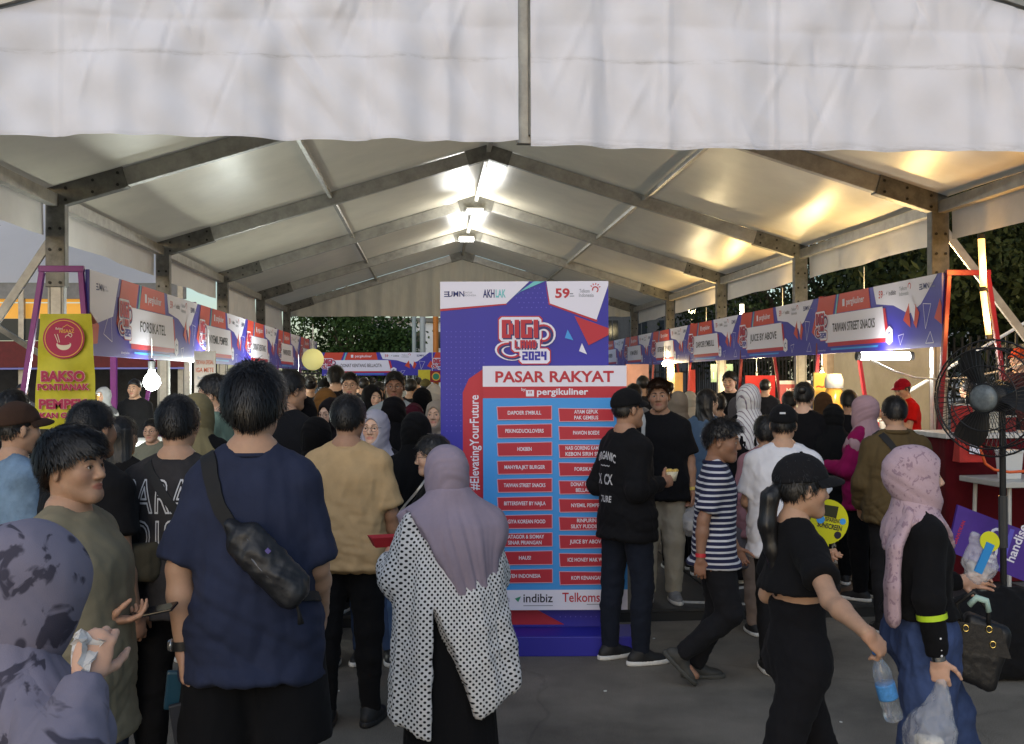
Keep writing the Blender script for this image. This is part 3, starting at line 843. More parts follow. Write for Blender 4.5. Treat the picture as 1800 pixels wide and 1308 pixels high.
            parts.append((s.bend(V), Q)); cu.append(np.stack([V[:, 0] + V[:, 1] * .6, V[:, 1], V[:, 2]], 1))
        o = s.obj('hijab', parts, m, cuv=np.concatenate(cu)); s.surf['hijab'] = parts[1]
        return o
    def glasses(s, m=None, dark=False):
        m = m or mat('spectacle_frame', (.02, .018, .02), rough=.3)
        mb = MB()
        for k in (-1, 1):
            c = Vector((k * .0335, .1, .0)); mb.tube([c + Vector((.0235 * math.cos(t), -.004 * abs(math.cos(t)), .0195 * math.sin(t))) for t in np.linspace(0, 2 * math.pi, 18)[:-1]], .0013, 5, closed=True)
            mb.tube([(k * .058, .096, .006), (k * .072, .06, .008), (k * .08, -.005, .006)], .0014, 5)
        mb.tube([(-.01, .101, .003), (0, .103, .006), (.01, .101, .003)], .0013, 5)
        mb.v = [tuple(v) for v in s.headT(np.array(mb.v))]; o = mb.build('glasses', m, s.root, smooth=True)
        if dark:
            mb = MB()
            for k in (-1, 1): mb.prism([(k * .0335 + .0255 * math.cos(t), .0205 * math.sin(t)) for t in np.linspace(0, 2 * math.pi, 20)[:-1]], .098, .1)
            mb.v = [tuple(v) for v in s.headT(np.array(mb.v))]; mb.build('lens', mat('dark_lens', (.005, .005, .005), rough=.05), o)
        return o
    # --- things worn across the body: ribbon laid on the clothes
    def ribbon(s, name, pts, width, m, on='shirt', off=.006, parent=None, n=48, thick=.003, ref=None):
        V, Q = s.surf[on]; bvh = BVHTree.FromPolygons([Vector(v) for v in V], [tuple(q) for q in Q])
        P = np.array(pts, float); tt = np.linspace(0, len(P) - 1, n)
        C = np.stack([np.interp(tt, np.arange(len(P)), P[:, i]) for i in range(3)], 1)
        for _ in range(2): C[1:-1] = (C[:-2] + C[1:-1] * 2 + C[2:]) / 4
        mb = MB(); up = []; 
        for i in range(n):
            h = bvh.find_nearest(Vector(C[i])); no = Vector(h[1]); p = Vector(h[0])
            d = Vector(C[min(i + 1, n - 1)] - C[max(i - 1, 0)]).normalized(); sd = d.cross(no)
            if sd.length < 1e-4: sd = Vector((1, 0, 0))
            sd.normalize(); row = []
            for e in (-1, 1):
                h2 = bvh.find_nearest(p + sd * width / 2 * e + no * .02); row.append((Vector(h2[0]), Vector(h2[1]) * .6 + no * .4))
            up.append(row)
        for e in (0, 1):
            A = np.array([r[e][0] for r in up]); B = np.array([r[e][1] for r in up])
            for _ in range(4): A[1:-1] = (A[:-2] + A[1:-1] + A[2:]) / 3; B[1:-1] = (B[:-2] + B[1:-1] + B[2:]) / 3
            for i in range(n): up[i][e] = (Vector(A[i]), Vector(B[i]).normalized())
        vs = []
        for a, b in up:
            vs += [a[0] + a[1] * off, b[0] + b[1] * off, b[0] + b[1] * (off - thick - .004), a[0] + a[1] * (off - thick - .004)]
        f = []
        for i in range(n - 1):
            for j in range(4): f.append((i * 4 + j, i * 4 + (j + 1) % 4, i * 4 + 4 + (j + 1) % 4, i * 4 + 4 + j))
        mb.add(vs, f); return mb.build(name, m, parent or s.root, smooth=False)
    def print_on(s, name, art2d, m, on='shirt', cx=0., cz=1.2, back=True, off=.0035, parent=None):
        """lay flat print (list of (verts2d, faces)) on the back or front of the clothes"""
        V, Q = s.surf[on]; bvh = BVHTree.FromPolygons([Vector(v) for v in V], [tuple(q) for q in Q])
        mb = MB(); sg = 1 if back else -1
        for v, f in art2d:
            bm = bmesh.new(); bv = [bm.verts.new((x, z, 0)) for x, z in v]
            for q in f:
                try: bm.faces.new([bv[i] for i in q])
                except ValueError: pass
            bmesh.ops.triangulate(bm, faces=bm.faces)
            for _ in range(3):
                lg = [e for e in bm.edges if e.calc_length() > .016]
                if not lg: break
                bmesh.ops.subdivide_edges(bm, edges=lg, cuts=1); bmesh.ops.triangulate(bm, faces=bm.faces)
            bm.verts.index_update(); v = [(p.co.x, p.co.y) for p in bm.verts]; f = [tuple(p.index for p in q.verts) for q in bm.faces]; bm.free()
            vs = []
            for x, z in v:
                h = bvh.ray_cast(Vector((cx + x * sg, -1.5 * sg, cz + z)), Vector((0, sg, 0)))
                vs.append((cx + x * sg, (h[0].y if h[0] is not None else -.15 * sg) - off * sg, cz + z))
            mb.add(vs, f)
        me = mb.mesh(name); return link(name, me, m, parent or s.root)
    def W(s, p):
        """world point of a body-frame point"""
        p = s.bend(np.array([p], float))[0]
        return Vector(s.root.location) + Matrix.Rotation(s.root.rotation_euler.z, 3, 'Z') @ (Vector(p) * s.s)
# ------------------------------------------------------------------ ground and platform
def asphalt():
    m = mat('asphalt', (.165, .146, .118), rough=.85, spec=.25, noise=.42, nscale=1.1, bump=.5, bscale=160, bdist=.006)
    nt = m.node_tree; N, Lk = nt.nodes, nt.links
    b = N['Principled BSDF']; src = b.inputs['Base Color'].links[0].from_socket
    tc = N.new('ShaderNodeTexCoord')
    nz = N.new('ShaderNodeTexNoise'); nz.inputs['Scale'].default_value = 1.4; nz.inputs['Detail'].default_value = 4
    ad = N.new('ShaderNodeVectorMath'); ad.operation = 'MULTIPLY_ADD'; ad.inputs[1].default_value = (.5, .5, 0)
    Lk.new(tc.outputs['Object'], nz.inputs['Vector']); Lk.new(nz.outputs['Color'], ad.inputs[0]); Lk.new(tc.outputs['Object'], ad.inputs[2])
    vo = N.new('ShaderNodeTexVoronoi'); vo.feature = 'DISTANCE_TO_EDGE'; vo.inputs['Scale'].default_value = .42
    Lk.new(ad.outputs[0], vo.inputs['Vector'])
    r = N.new('ShaderNodeMapRange'); r.inputs[1].default_value = 0; r.inputs[2].default_value = .006; r.inputs[3].default_value = .82; r.inputs[4].default_value = 1
    Lk.new(vo.outputs['Distance'], r.inputs[0])
    sp = N.new('ShaderNodeTexNoise'); sp.inputs['Scale'].default_value = 220; sp.inputs['Detail'].default_value = 2
    Lk.new(tc.outputs['Object'], sp.inputs['Vector'])
    r2 = N.new('ShaderNodeMapRange'); r2.inputs[1].default_value = .35; r2.inputs[2].default_value = .75; r2.inputs[3].default_value = .55; r2.inputs[4].default_value = 1.75
    Lk.new(sp.outputs[0], r2.inputs[0])
    mu = N.new('ShaderNodeMath'); mu.operation = 'MULTIPLY'; Lk.new(r.outputs[0], mu.inputs[0]); Lk.new(r2.outputs[0], mu.inputs[1])
    mx = N.new('ShaderNodeVectorMath'); mx.operation = 'SCALE'
    Lk.new(src, mx.inputs[0]); Lk.new(mu.outputs[0], mx.inputs['Scale']); Lk.new(mx.outputs[0], b.inputs['Base Color'])
    return m
g = MB(); n = 40
g.add([(-300, -100, 0), (300, -100, 0), (300, 500, 0), (-300, 500, 0)], [(0, 1, 2, 3)])
tag(g.build('ground', asphalt()), kind='structure')
# low plywood-and-plate stage floor under the tent, built of sheets
PF = .09
plate = mat('floor_sheet_dark', (.035, .035, .036), rough=.55, noise=.5, nscale=3, bump=.3, bscale=60)
plate2 = mat('floor_sheet_worn', (.16, .16, .155), rough=.6, noise=.6, nscale=5, bump=.2, bscale=50)
plat = empty('floor', (0, 0, 0)); plat['kind'] = 'structure'
MB().box((0, 20.2, PF / 2 - .012), (6.2, 12.6, PF / 2 - .012)).build('platform_core', mat('platform_edge', (.02, .02, .02), rough=.7), plat)
for i in range(10):
    for j in range(10):
        x0 = -6.2 + i * 1.24; y0 = 7.585 + j * 2.5
        m = plate2 if (i * 7 + j * 5 + i * j) % 4 == 0 else plate
        MB().box((x0 + .62, y0 + 1.25, PF - .01), (.612, 1.242, .01)).build('floor_sheet', m, plat)
for x0, x1, yy in ((.9, 1.6, 7.72), (2.1, 3.2, 7.8), (1.2, 2.2, 8.35)):      # pale tape along the sheet joints
    MB().box(((x0 + x1) / 2, yy, PF + .003), ((x1 - x0) / 2, .035, .0015), Matrix.Rotation(R(-14 if yy < 8 else 20), 3, 'Z')).build('floor_tape', mat('floor_tape', (.5, .5, .48), rough=.6, noise=.4), plat)
# flattened bits of litter and paper scraps on the asphalt
for i in range(8):
    p = at_y(random.uniform(560, 1500), 1200, random.uniform(5.2, 7.2)); a = random.uniform(0, 6)
    k = random.uniform(.005, .011)
    MB().box((p.x, p.y, .003), (k, k * .6, .0025), Matrix.Rotation(a, 3, 'Z')).build('litter_scrap', mat('paper_scrap', (.55, .55, .52), rough=.8))
    tag(bpy.context.scene.objects[-1] if False else [o for o in COL.objects if o.name.startswith('litter_scrap')][-1], 'small pale paper scrap lying on the asphalt', 'litter', 'paper scraps on the asphalt')

# ------------------------------------------------------------------ the big white tent
Y0, BAY, HE, HA, HW = 7.4, 4.7, 3.854, 5.425, 5.09
FR = [Y0 + BAY * k for k in range(6)]
SL = (HA - HE) / HW
alu = mat('aluminium', (.34, .33, .30), rough=.42, metal=.35, noise=.25, nscale=6, bump=.15, bscale=25)
steel = mat('galvanised_steel', (.15, .147, .132), rough=.5, metal=.35, noise=.35, nscale=9, bump=.2, bscale=40)
boltm = mat('bolt_dark', (.03, .03, .028), rough=.5, metal=.5)
def pvc(name, c, rough, transl, folds_=.25, dirt=.2):
    m = mat(name, c, rough=rough, spec=.5, noise=dirt, nscale=1.6, bump=folds_, bscale=3.2, bdist=.05, transl=transl)
    return m
roofm = pvc('tent_roof_fabric', (.58, .53, .415), .34, .2, .1, .1)
valm = pvc('tent_valance_fabric', (.72, .70, .66), .5, .15, .35, .07)
tent = empty('event_tent', (0, FR[2], 0), label='large white clear-span tent with metal frame over the food market aisle', cat='tent')
def T(o):                       # parts keep world coordinates
    o.location = Vector(o.location) - Vector(tent.location); return o
def roofz(x): return HA - SL * abs(x)
for k, y in enumerate(FR):
    for sx in (-1, 1):
        lg = MB().box((sx * 5.0, y, HE / 2 - .06), (.0875, .05, HE / 2 - .06)); leg = T(lg.build('leg', alu, tent, loc=(0, 0, 0), bevel=.012))
        for e in (-1, 1): MB().box((sx * 5.0 + e * .06, y - .0525, 1.7), (.006, .003, 1.7)).build('groove', steel, leg)
        MB().box((sx * 5.0, y, .01), (.18, .14, .011)).build('base_plate', steel, leg)
        a = Vector((sx * 5.0, y, roofz(5.0) - .13)); b = Vector((0, y, HA - .13))
        d = (b - a).normalized()
        rf = MB().bar(a, b - d * .02, .11, .2); rft = T(rf.build('rafter', alu, tent, bevel=.012))
        for t in (.22, .36, .5, .63, .8, .94):
            p = a + (b - a) * t; MB().lathe([(.016, -.056), (.016, -.062), (.004, -.063)], 8, p + Vector((0, 0, .03)), Matrix.Rotation(R(90), 3, 'X') @ Matrix.Rotation(R(180), 3, 'X') if False else Matrix.Rotation(R(-90), 3, 'X').inverted() if False else Matrix.Rotation(R(-90), 3, 'X') @ Matrix.Scale(-1, 3, (0, 0, 1))).build('bolt', boltm, rft)
        # knee sleeve of darker steel with bolts
        kn = MB().bar(a - d * .06, a + d * .78, .135, .235)
        kn.box((sx * 5.0, y, HE - .62), (.105, .066, .47))
        ko = T(kn.build('knee_bracket', steel, tent, bevel=.01))
        bm = MB(); rx = Matrix.Rotation(R(90), 3, 'X')
        pts = [a + d * t + Vector((0, 0, u)) for t in (.12, .42, .7) for u in (-.07, .06)] + [Vector((sx * 5.0 + u, y, HE - z)) for z in (.45, .68, .9, 1.04) for u in (-.055, .055)]
        for p in pts: MB().lathe([(.017, .0), (.017, .012), (.006, .014)], 8, (p.x, y - .066, p.z), rx).build('bolt', boltm, ko)
    ap = MB().bar((-.34, y, HA - .13 - SL * .34), (0, y, HA - .13), .135, .225).bar((.34, y, HA - .13 - SL * .34), (0, y, HA - .13), .134, .224)
    T(ap.build('apex_bracket', steel if k != 1 else steel, tent))
for k in range(5):
    y0, y1 = FR[k] + .055, FR[k + 1] - .055
    for sx in (-1, 1):
        for xx, w, h in ((.02, .07, .07), (2.45, .06, .06), (5.02, .1, .14)):
            z = roofz(xx) - (.1 if xx < 4 else .16)
            if xx == .02 and sx > 0: continue
            T(MB().bar((sx * xx if xx > 1 else 0, y0, z), (sx * xx if xx > 1 else 0, y1, z), w, h).build('purlin', alu, tent, bevel=.008))
        # roof sheet with a little sag and tension ripples
        nx, ny = 26, 12; v = []; f = []
        for i in range(nx + 1):
            for j in range(ny + 1):
                u, w = i / nx, j / ny; x = sx * HW * u
                z = roofz(x) - .012 * math.sin(math.pi * w) * 2 + .006 * math.sin(u * 31 + k * 3 + w * 2.5) * math.sin(math.pi * w) + .012 * math.sin(u * 9 + w * 5 + k) * math.sin(math.pi * w)
                v.append((x, FR[k] + BAY * w, z - .012))
        f = [(i * (ny + 1) + j, (i + 1) * (ny + 1) + j, (i + 1) * (ny + 1) + j + 1, i * (ny + 1) + j + 1) for i in range(nx) for j in range(ny)]
        T(MB().add(v, f).build('roof_panel', roofm, tent, smooth=True))
        # eave valance, scalloped a little, hung under the eave purlin
        nx, nz = 40, 8; v = []
        g = random.uniform(0, 9); far = k >= 3 and sx < 0; dr = .47 if not far else .75
        for i in range(nx + 1):
            for j in range(nz + 1):
                u, w = i / nx, j / nz; yy = y0 + .05 + (y1 - y0 - .1) * u
                off = .012 * math.sin(u * 23 + g) * w + .02 * math.sin(u * 7 + g) * w + (.05 * math.sin(u * 60 + g) * w if far else 0)
                v.append((sx * (5.115 + off), yy, HE - .06 - dr * w - .012 * math.sin(u * 11 + g) * w))
        f = [(i * (nz + 1) + j, (i + 1) * (nz + 1) + j, (i + 1) * (nz + 1) + j + 1, i * (nz + 1) + j + 1) for i in range(nx) for j in range(nz)]
        T(MB().add(v, f).build('valance', valm, tent, smooth=True))
def gable(y, x0, x1, zb, m, amp, seed, name, pleat=0., nx=260, nz=64, tdrop=.02, crisp=0.):
    """hanging gable cloth from the roof line down to zb"""
    g = np.random.default_rng(seed); v = []
    ph = g.uniform(0, 6.3, 12)
    segs = [(g.uniform(x0, x1), g.uniform(zb, zb + 1.6), g.uniform(-1.2, 1.2), g.uniform(.15, .55), g.uniform(.008, .02), g.choice([-1, 1])) for _ in range(int(crisp))]
    for i in range(nx + 1):
        x = x0 + (x1 - x0) * i / nx; zt = roofz(x) - tdrop
        sw = amp * (math.sin(x * 4.1 + ph[0] + math.sin(x * 1.7 + ph[1])) + .6 * math.sin(x * 9.7 + ph[2] + 1.4 * math.sin(x * 2.3 + ph[3])) + .35 * math.sin(x * 21 + ph[4] + math.sin(x * 5 + ph[6])))
        sw += pleat * (1 - abs(math.sin(x * 6.5 + ph[5])) ** .7) + (amp * 1.1 * (1 - abs(math.sin(x * 2.6 + ph[5] + .8 * math.sin(x * 1.3)))) ** 3 if crisp else 0)
        for j in range(nz + 1):
            w = j / nz; z = zt + (zb + .005 * math.sin(x * 2.1 + ph[7]) + .004 * math.sin(x * 13 + ph[8]) - zt) * w
            crease = .006 * math.exp(-((z - 4.15 - .02 * math.sin(x * 3)) / .03) ** 2)
            diag = amp * .5 * math.sin((x * .8 - z) * 9 + ph[9] + math.sin(x * 3)) * math.sin(math.pi * min(1, w * 1.2)) + amp * .22 * math.sin((x * 1.7 + z * 2.2) * 8 + ph[10] + 2 * math.sin(x * 2.2 + z))
            cr_ = sum(.012 * math.exp(-((x - q_) / .018) ** 2) for q_ in (-3.35, -1.3, .72, 1.46, 3.3)) if crisp else 0.
            for sx_, sz_, sl_, ln_, wd_, sg_ in segs:              # short sharp wrinkles
                dz_ = z - sz_
                if abs(dz_) < ln_:
                    dd = (x - sx_ - sl_ * dz_ * .6) / wd_
                    if abs(dd) < 2.5: cr_ += sg_ * .014 * math.exp(-dd * dd) * (1 - abs(dz_) / ln_)
            v.append((x, y - sw * (.35 + .65 * w) - diag + crease - cr_, z))
    f = [(i * (nz + 1) + j, i * (nz + 1) + j + 1, (i + 1) * (nz + 1) + j + 1, (i + 1) * (nz + 1) + j) for i in range(nx) for j in range(nz)]
    return T(MB().add(v, f).build(name, m, tent, smooth=True))
def gable_mat():
    m = pvc('tent_gable_fabric', (.86, .86, .93), .6, .18, .25, .05)
    nt = m.node_tree; N, Lk = nt.nodes, nt.links; b = N['Principled BSDF']; src = b.inputs['Base Color'].links[0].from_socket
    tc = N.new('ShaderNodeTexCoord'); sx = N.new('ShaderNodeSeparateXYZ'); Lk.new(tc.outputs['Object'], sx.inputs[0])
    # grime caught along an old fold line and speckled near the hem
    nz = N.new('ShaderNodeTexNoise'); nz.inputs['Scale'].default_value = 7; nz.inputs['Detail'].default_value = 8; nz.inputs['Roughness'].default_value = .75
    mp = N.new('ShaderNodeMapping'); mp.inputs['Scale'].default_value = (.5, 1, 3.5); Lk.new(tc.outputs['Object'], mp.inputs[0]); Lk.new(mp.outputs[0], nz.inputs['Vector'])
    def band(c, w):
        s1 = N.new('ShaderNodeMath'); s1.operation = 'SUBTRACT'; Lk.new(sx.outputs[2], s1.inputs[0]); s1.inputs[1].default_value = c
        n3 = N.new('ShaderNodeMath'); n3.operation = 'MULTIPLY_ADD'; Lk.new(nz.outputs[0], n3.inputs[0]); n3.inputs[1].default_value = .05; Lk.new(s1.outputs[0], n3.inputs[2])
        a1 = N.new('ShaderNodeMath'); a1.operation = 'ABSOLUTE'; Lk.new(n3.outputs[0], a1.inputs[0])
        r = N.new('ShaderNodeMapRange'); r.inputs[1].default_value = 0; r.inputs[2].default_value = w; r.inputs[3].default_value = 1; r.inputs[4].default_value = 0
        Lk.new(a1.outputs[0], r.inputs[0]); return r.outputs[0]
    g1 = band(3.94, .022); g2 = band(3.36, .06)
    th = N.new('ShaderNodeMapRange'); th.inputs[1].default_value = .42; th.inputs[2].default_value = .68; Lk.new(nz.outputs[0], th.inputs[0])
    ad = N.new('ShaderNodeMath'); ad.operation = 'MAXIMUM'; Lk.new(g1, ad.inputs[0]); Lk.new(g2, ad.inputs[1])
    mu = N.new('ShaderNodeMath'); mu.operation = 'MULTIPLY'; Lk.new(ad.outputs[0], mu.inputs[0]); Lk.new(th.outputs[0], mu.inputs[1])
    m2 = N.new('ShaderNodeMath'); m2.operation = 'MULTIPLY'; Lk.new(mu.outputs[0], m2.inputs[0]); m2.inputs[1].default_value = .6
    mx = N.new('ShaderNodeMix'); mx.data_type = 'RGBA'; Lk.new(m2.outputs[0], mx.inputs[0]); Lk.new(src, mx.inputs[6]); mx.inputs[7].default_value = (.22, .2, .18, 1)
    Lk.new(mx.outputs[2], b.inputs['Base Color'])
    rn = N.new('ShaderNodeTexNoise'); rn.noise_type = 'RIDGED_MULTIFRACTAL'; rn.inputs['Scale'].default_value = 1.5; rn.inputs['Detail'].default_value = 3; rn.inputs['Distortion'].default_value = .7
    m3 = N.new('ShaderNodeMapping'); m3.inputs['Scale'].default_value = (1.5, 1, .8); m3.inputs['Rotation'].default_value = (0, R(25), 0); Lk.new(tc.outputs['Object'], m3.inputs[0]); Lk.new(m3.outputs[0], rn.inputs['Vector'])
    b3 = N.new('ShaderNodeBump'); b3.inputs['Strength'].default_value = .6; b3.inputs['Distance'].default_value = .05; Lk.new(rn.outputs[0], b3.inputs['Height'])
    old = b.inputs['Normal'].links[0].from_socket; Lk.new(old, b3.inputs['Normal']); Lk.new(b3.outputs[0], b.inputs['Normal']); return m
gm = gable_mat()
GY = 7.24
SEAM = at_y(925, 200, GY).x
ZB = at_y(600, 250, GY).z
gable(GY, -HW, SEAM - .055, ZB + .02, gm, .034, 3, 'gable_valance', tdrop=.1, crisp=46)
gable(GY, SEAM + .03, HW, ZB - .015, gm, .022, 8, 'gable_valance', tdrop=.1, crisp=60)
T(MB().box((SEAM - .012, GY + .07, 4.55), (.05, .03, 1.2)).build('gable_upright', alu, tent, bevel=.006))
T(MB().box((SEAM + .022, GY + .01, 4.4), (.006, .02, 1.0)).build('keder_rail', steel, tent))
for sx in (-1, 1):
    T(MB().bar((sx * HW * 1.01, GY - .01, HE - .04), (0, GY - .01, HA - .025), .05, .11).build('gable_rail', alu, tent))
backm = mat('tent_back_fabric', (.62, .585, .49), rough=.6, noise=.1, nscale=2, stretch=(4, 1, .4), bump=.3, bscale=8, bdist=.03, transl=.15)
gable(FR[5] + .12, -HW, HW, at_y(620, 556, FR[5]).z, backm, .03, 5, 'gable_valance', pleat=.055, nx=220, nz=12)
# outrigger braces at the first frame
for sx, q0, q1 in ((-1, (97, 410), (-30, 600)), (1, (1658, 402), (1830, 628))):
    a, b = at_y(*q0, FR[1]), at_y(*q1, FR[1] - .1)
    T(MB().bar(a, b, .05, .09).build('brace', alu, tent, bevel=.006))
T(MB().bar(at_y(70, 622, FR[1] + .3), at_y(-40, 552, FR[1] + .3), .05, .06).build('brace', steel, tent))
T(MB().tube([at_y(1560, 710, 13.6), at_y(1840, 545, 13.6)], .022, 8).build('stay_pipe', mat('white_pipe', (.6, .6, .58), rough=.4), tent))

# ------------------------------------------------------------------ lamps hung in the tent
def flood(px, py, y, w, e, label, col=(1, .99, .93)):
    p = at_y(px, py, y); t = empty('flood_lamp', p, 0, label, 'lamp', 'flood lamps under the tent ridge')
    MB().box((0, .05, .03), (w / 2 + .03, .05, .06)).build('housing', steel, t, bevel=.01)
    MB().box((0, -.006, 0), (w / 2, .006, .05)).build('lens', mat('led_cool_%d' % e, (1, 1, .95), emit=(1, .99, .93), estr=40), t)
    MB().bar((0, .05, .08), (0, .05, roofz(p.x) - p.z - .1), .02, .02).build('hanger', steel, t)
    ld = bpy.data.lights.new('flood', 'POINT'); ld.energy = e; ld.color = col; ld.shadow_soft_size = .16
    lo = bpy.data.objects.new('lamp_light', ld); COL.objects.link(lo); lo.parent = t; lo.location = (0, -.25, -.35)
    return t
flood(835, 372, FR[3] - .15, .30, 85, 'round glaring white flood lamp under the nearer ridge bracket')
flood(820, 421, FR[4] - .15, .34, 85, 'flat white flood lamp strip under the farther ridge bracket')
# ------------------------------------------------------------------ printed artwork
P_BLUE = mat('print_indigo', '#312e9e', rough=.45, noise=.04, nscale=3)
P_RED = mat('print_red', '#b8283a', rough=.45)
P_ORG = mat('print_orange_red', '#c8432f', rough=.45)
P_WHITE = mat('print_white', '#e2e0ee', rough=.45)
P_CYAN = mat('print_sky_blue', '#3f97e0', rough=.45)
P_TEAL = mat('print_teal', '#6fc0c6', rough=.45)
P_NAVY = mat('print_navy', '#1f2c6e', rough=.45)
P_INK = mat('print_ink', '#1c1c30', rough=.5)
P_GREY = mat('print_grey', '#8d92a0', rough=.5)
P_DOT = mat('print_lilac_dot', '#5e58c2', rough=.5)

def digi_logo():
    """festival mark, 1 unit wide, centred on the origin"""
    a = Art()
    def arcs(m, w, l, dx=0, dz=0, half=None):
        a.arc(-.24 + dx, -.2 + dz, .2, w, 100, 330, m, l, sq=.62, rot=R(-8)); a.arc(.36 + dx, .1 + dz, .15, w, -100, 160, m, l, sq=.95)
    BM = {'D': '11110 11011 11011 11011 11110', 'I': '11 11 11 11 11', 'G': '11111 11000 11011 11011 11111', 'L': '11000 11000 11000 11000 11111', 'A': '11111 11011 11111 11011 11011',
          'N': '11011 11111 11111 11011 11011', '2': '11111 00011 11111 11000 11111', '0': '11111 11011 11011 11011 11111', '4': '11011 11011 11111 00011 00011'}
    def block(body, x, z, w, h, m, l, o=0.):
        cols = sum(len(BM[c].split()[0]) for c in body) + .7 * (len(body) - 1); cw = w / cols; rh = h / 5; cx = x - w / 2
        for c in body:
            rows = BM[c].split()
            for r_, row in enumerate(rows):
                i = 0
                while i < len(row):
                    if row[i] == '1':
                        j = i
                        while j < len(row) and row[j] == '1': j += 1
                        a.rect(cx + i * cw - o, z + h / 2 - (r_ + 1) * rh - max(o, .0004), cx + j * cw + o, z + h / 2 - r_ * rh + o, m, l); i = j
                    i += 1
            cx += (len(rows[0]) + .7) * cw
    for body, x, z, w, h in (('DIGI', -.06, .2, .66, .33), ('LAND', .04, -.08, .40, .15), ('2024', .2, -.29, .44, .16)):
        k_ = {'DIGI': 0, 'LAND': 1, '2024': 2}[body]; cc = .05
        for o_, m_, l_ in ((.07, P_RED, 1 + k_ * .3), (.05, P_WHITE, 2 + k_ * .25)):
            X0, X1, Z0, Z1 = x - w / 2 - o_, x + w / 2 + o_ + .01, z - h / 2 - o_ - .01, z + h / 2 + o_
            a.poly([(X0 + cc, Z0), (X1 - cc, Z0), (X1, Z0 + cc), (X1, Z1 - cc), (X1 - cc, Z1), (X0 + cc, Z1), (X0, Z1 - cc), (X0, Z0 + cc)], m_, l_)
        (block(body, x + .022, z - .024, w, h, P_NAVY, 3.4) if body != '2024' else None); block(body, x, z, w, h, P_RED if body != '2024' else P_BLUE, 4.4)
    arcs(P_WHITE, .16, 2.75); arcs(P_RED, .085, 3); arcs(P_NAVY, .05, 3.6, .012, -.02)
    return a
LOGO = digi_logo()
def sponsor_row(a, x, z, s, layer=2, first=True):
    """row of small sponsor marks: 59, indibiz, Telkom Indonesia, BUMN"""
    a.text('59', x, z, s * 1.5, P_RED, layer, .02); a.rect(x + s * .9, z - s * .1, x + s * 1.5, z - s * .02, P_GREY, layer)
    a.text('indibiz', x + s * 4.0, z, s * .95, P_INK, layer, .01)
    a.poly([(x + s * 1.9, z - s * .1), (x + s * 2.35, z + s * .5), (x + s * 2.2, z)], P_INK, layer)
    a.text('Telkom', x + s * 7.6, z + s * .35, s * .8, P_GREY, layer, .01); a.text('Indonesia', x + s * 7.8, z - s * .4, s * .8, P_GREY, layer, .01)
    a.arc(x + s * 9.6, z + s * .5, s * .42, s * .16, -60, 200, P_RED, layer)
def bumn(a, x, z, s, layer=2):
    for k in range(3): a.rect(x, z + s * (-.4 + k * .32), x + s * .8, z + s * (-.26 + k * .32), P_NAVY, layer)
    a.text('UMN', x + s * 1.75, z - s * .02, s * 1.1, P_NAVY, layer, .02)
    a.text('UNTUK', x + s * 3.5, z + s * .2, s * .36, P_GREY, layer); a.text('INDONESIA', x + s * 3.7, z - s * .2, s * .36, P_GREY, layer)

ML, MH = 3.9, .82
def module_art():
    a = Art(); L, H = ML, MH
    q = lambda u, v: (u * L, v * H)
    a.poly([q(-.02, .42), q(.03, 1), q(.20, 1), q(.17, .66), q(.06, .66), q(.02, .3)], P_ORG, 1)
    a.poly([q(.185, .6), q(.215, 1), q(.225, 1), q(.2, .6)], P_TEAL, 2)
    a.poly([q(.205, .68), q(.235, 1), q(.49, 1), q(.505, .68)], P_ORG, 2)
    a.text('pergikuliner', .375 * L, .84 * H, .125, P_WHITE, 3, .014); a.rect(.262 * L, .78 * H, .283 * L, .9 * H, P_WHITE, 3)
    a.poly([q(.525, 1), q(.55, .72), q(.68, .66), q(.79, .50), q(.87, .62), q(.97, .98), q(.975, 1)], P_WHITE, 1)
    sponsor_row(a, .585 * L, .85 * H, .085); bumn(a, .86 * L, .86 * H, .085)
    # name panel with red shade and light line
    a.poly([q(.12, .12), q(.62, .12), q(.645, .2), q(.62, .64), q(.1, .64)], P_RED, 2)
    a.poly([q(.10, .19), q(.625, .19), q(.60, .67), q(.10, .67)], P_WHITE, 3)
    a.poly([q(.625, .12), q(.65, .08), q(.675, .12), q(.675, .3), q(.65, .36), q(.625, .3)], P_WHITE, 3)
    a.arc(.65 * L, .21 * H, .04, .016, 30, 300, P_NAVY, 4)
    a.poly([q(.15, .055), q(.56, .055), q(.565, .085), q(.15, .085)], P_CYAN, 2)
    a.poly([q(.79, .62), q(.825, .38), q(.835, .6), q(.81, .74)], P_WHITE, 3); a.poly([q(.75, .42), q(.79, .66), q(.80, .3)], P_ORG, 2); a.poly([q(.83, .64), q(.86, .5), q(.84, .28), q(.82, .36)], P_ORG, 2)
    a.line([q(.885, .62), q(.935, .6), q(.9, .26)], .008, P_WHITE, 3, True); a.line([q(.73, .06), q(.755, .22), q(.715, .2)], .007, P_WHITE, 3, True); a.line([q(.90, .06), q(.95, .06), q(.93, .22)], .007, P_WHITE, 3, True)
    a.poly([q(.955, .4), q(.99, .66), q(1.0, .55), q(1.0, .3)], P_ORG, 2)
    a.merge(LOGO, .055 * L, .5 * H, .5, 4)
    a.text('#ElevatingYourFuture', .06 * L, .06 * H, .035, P_WHITE, 3)
    return a
MODART = module_art().mesh('printed_artwork')
panel_back = mat('banner_board', '#3a36a6', rough=.4, noise=.05, nscale=2)
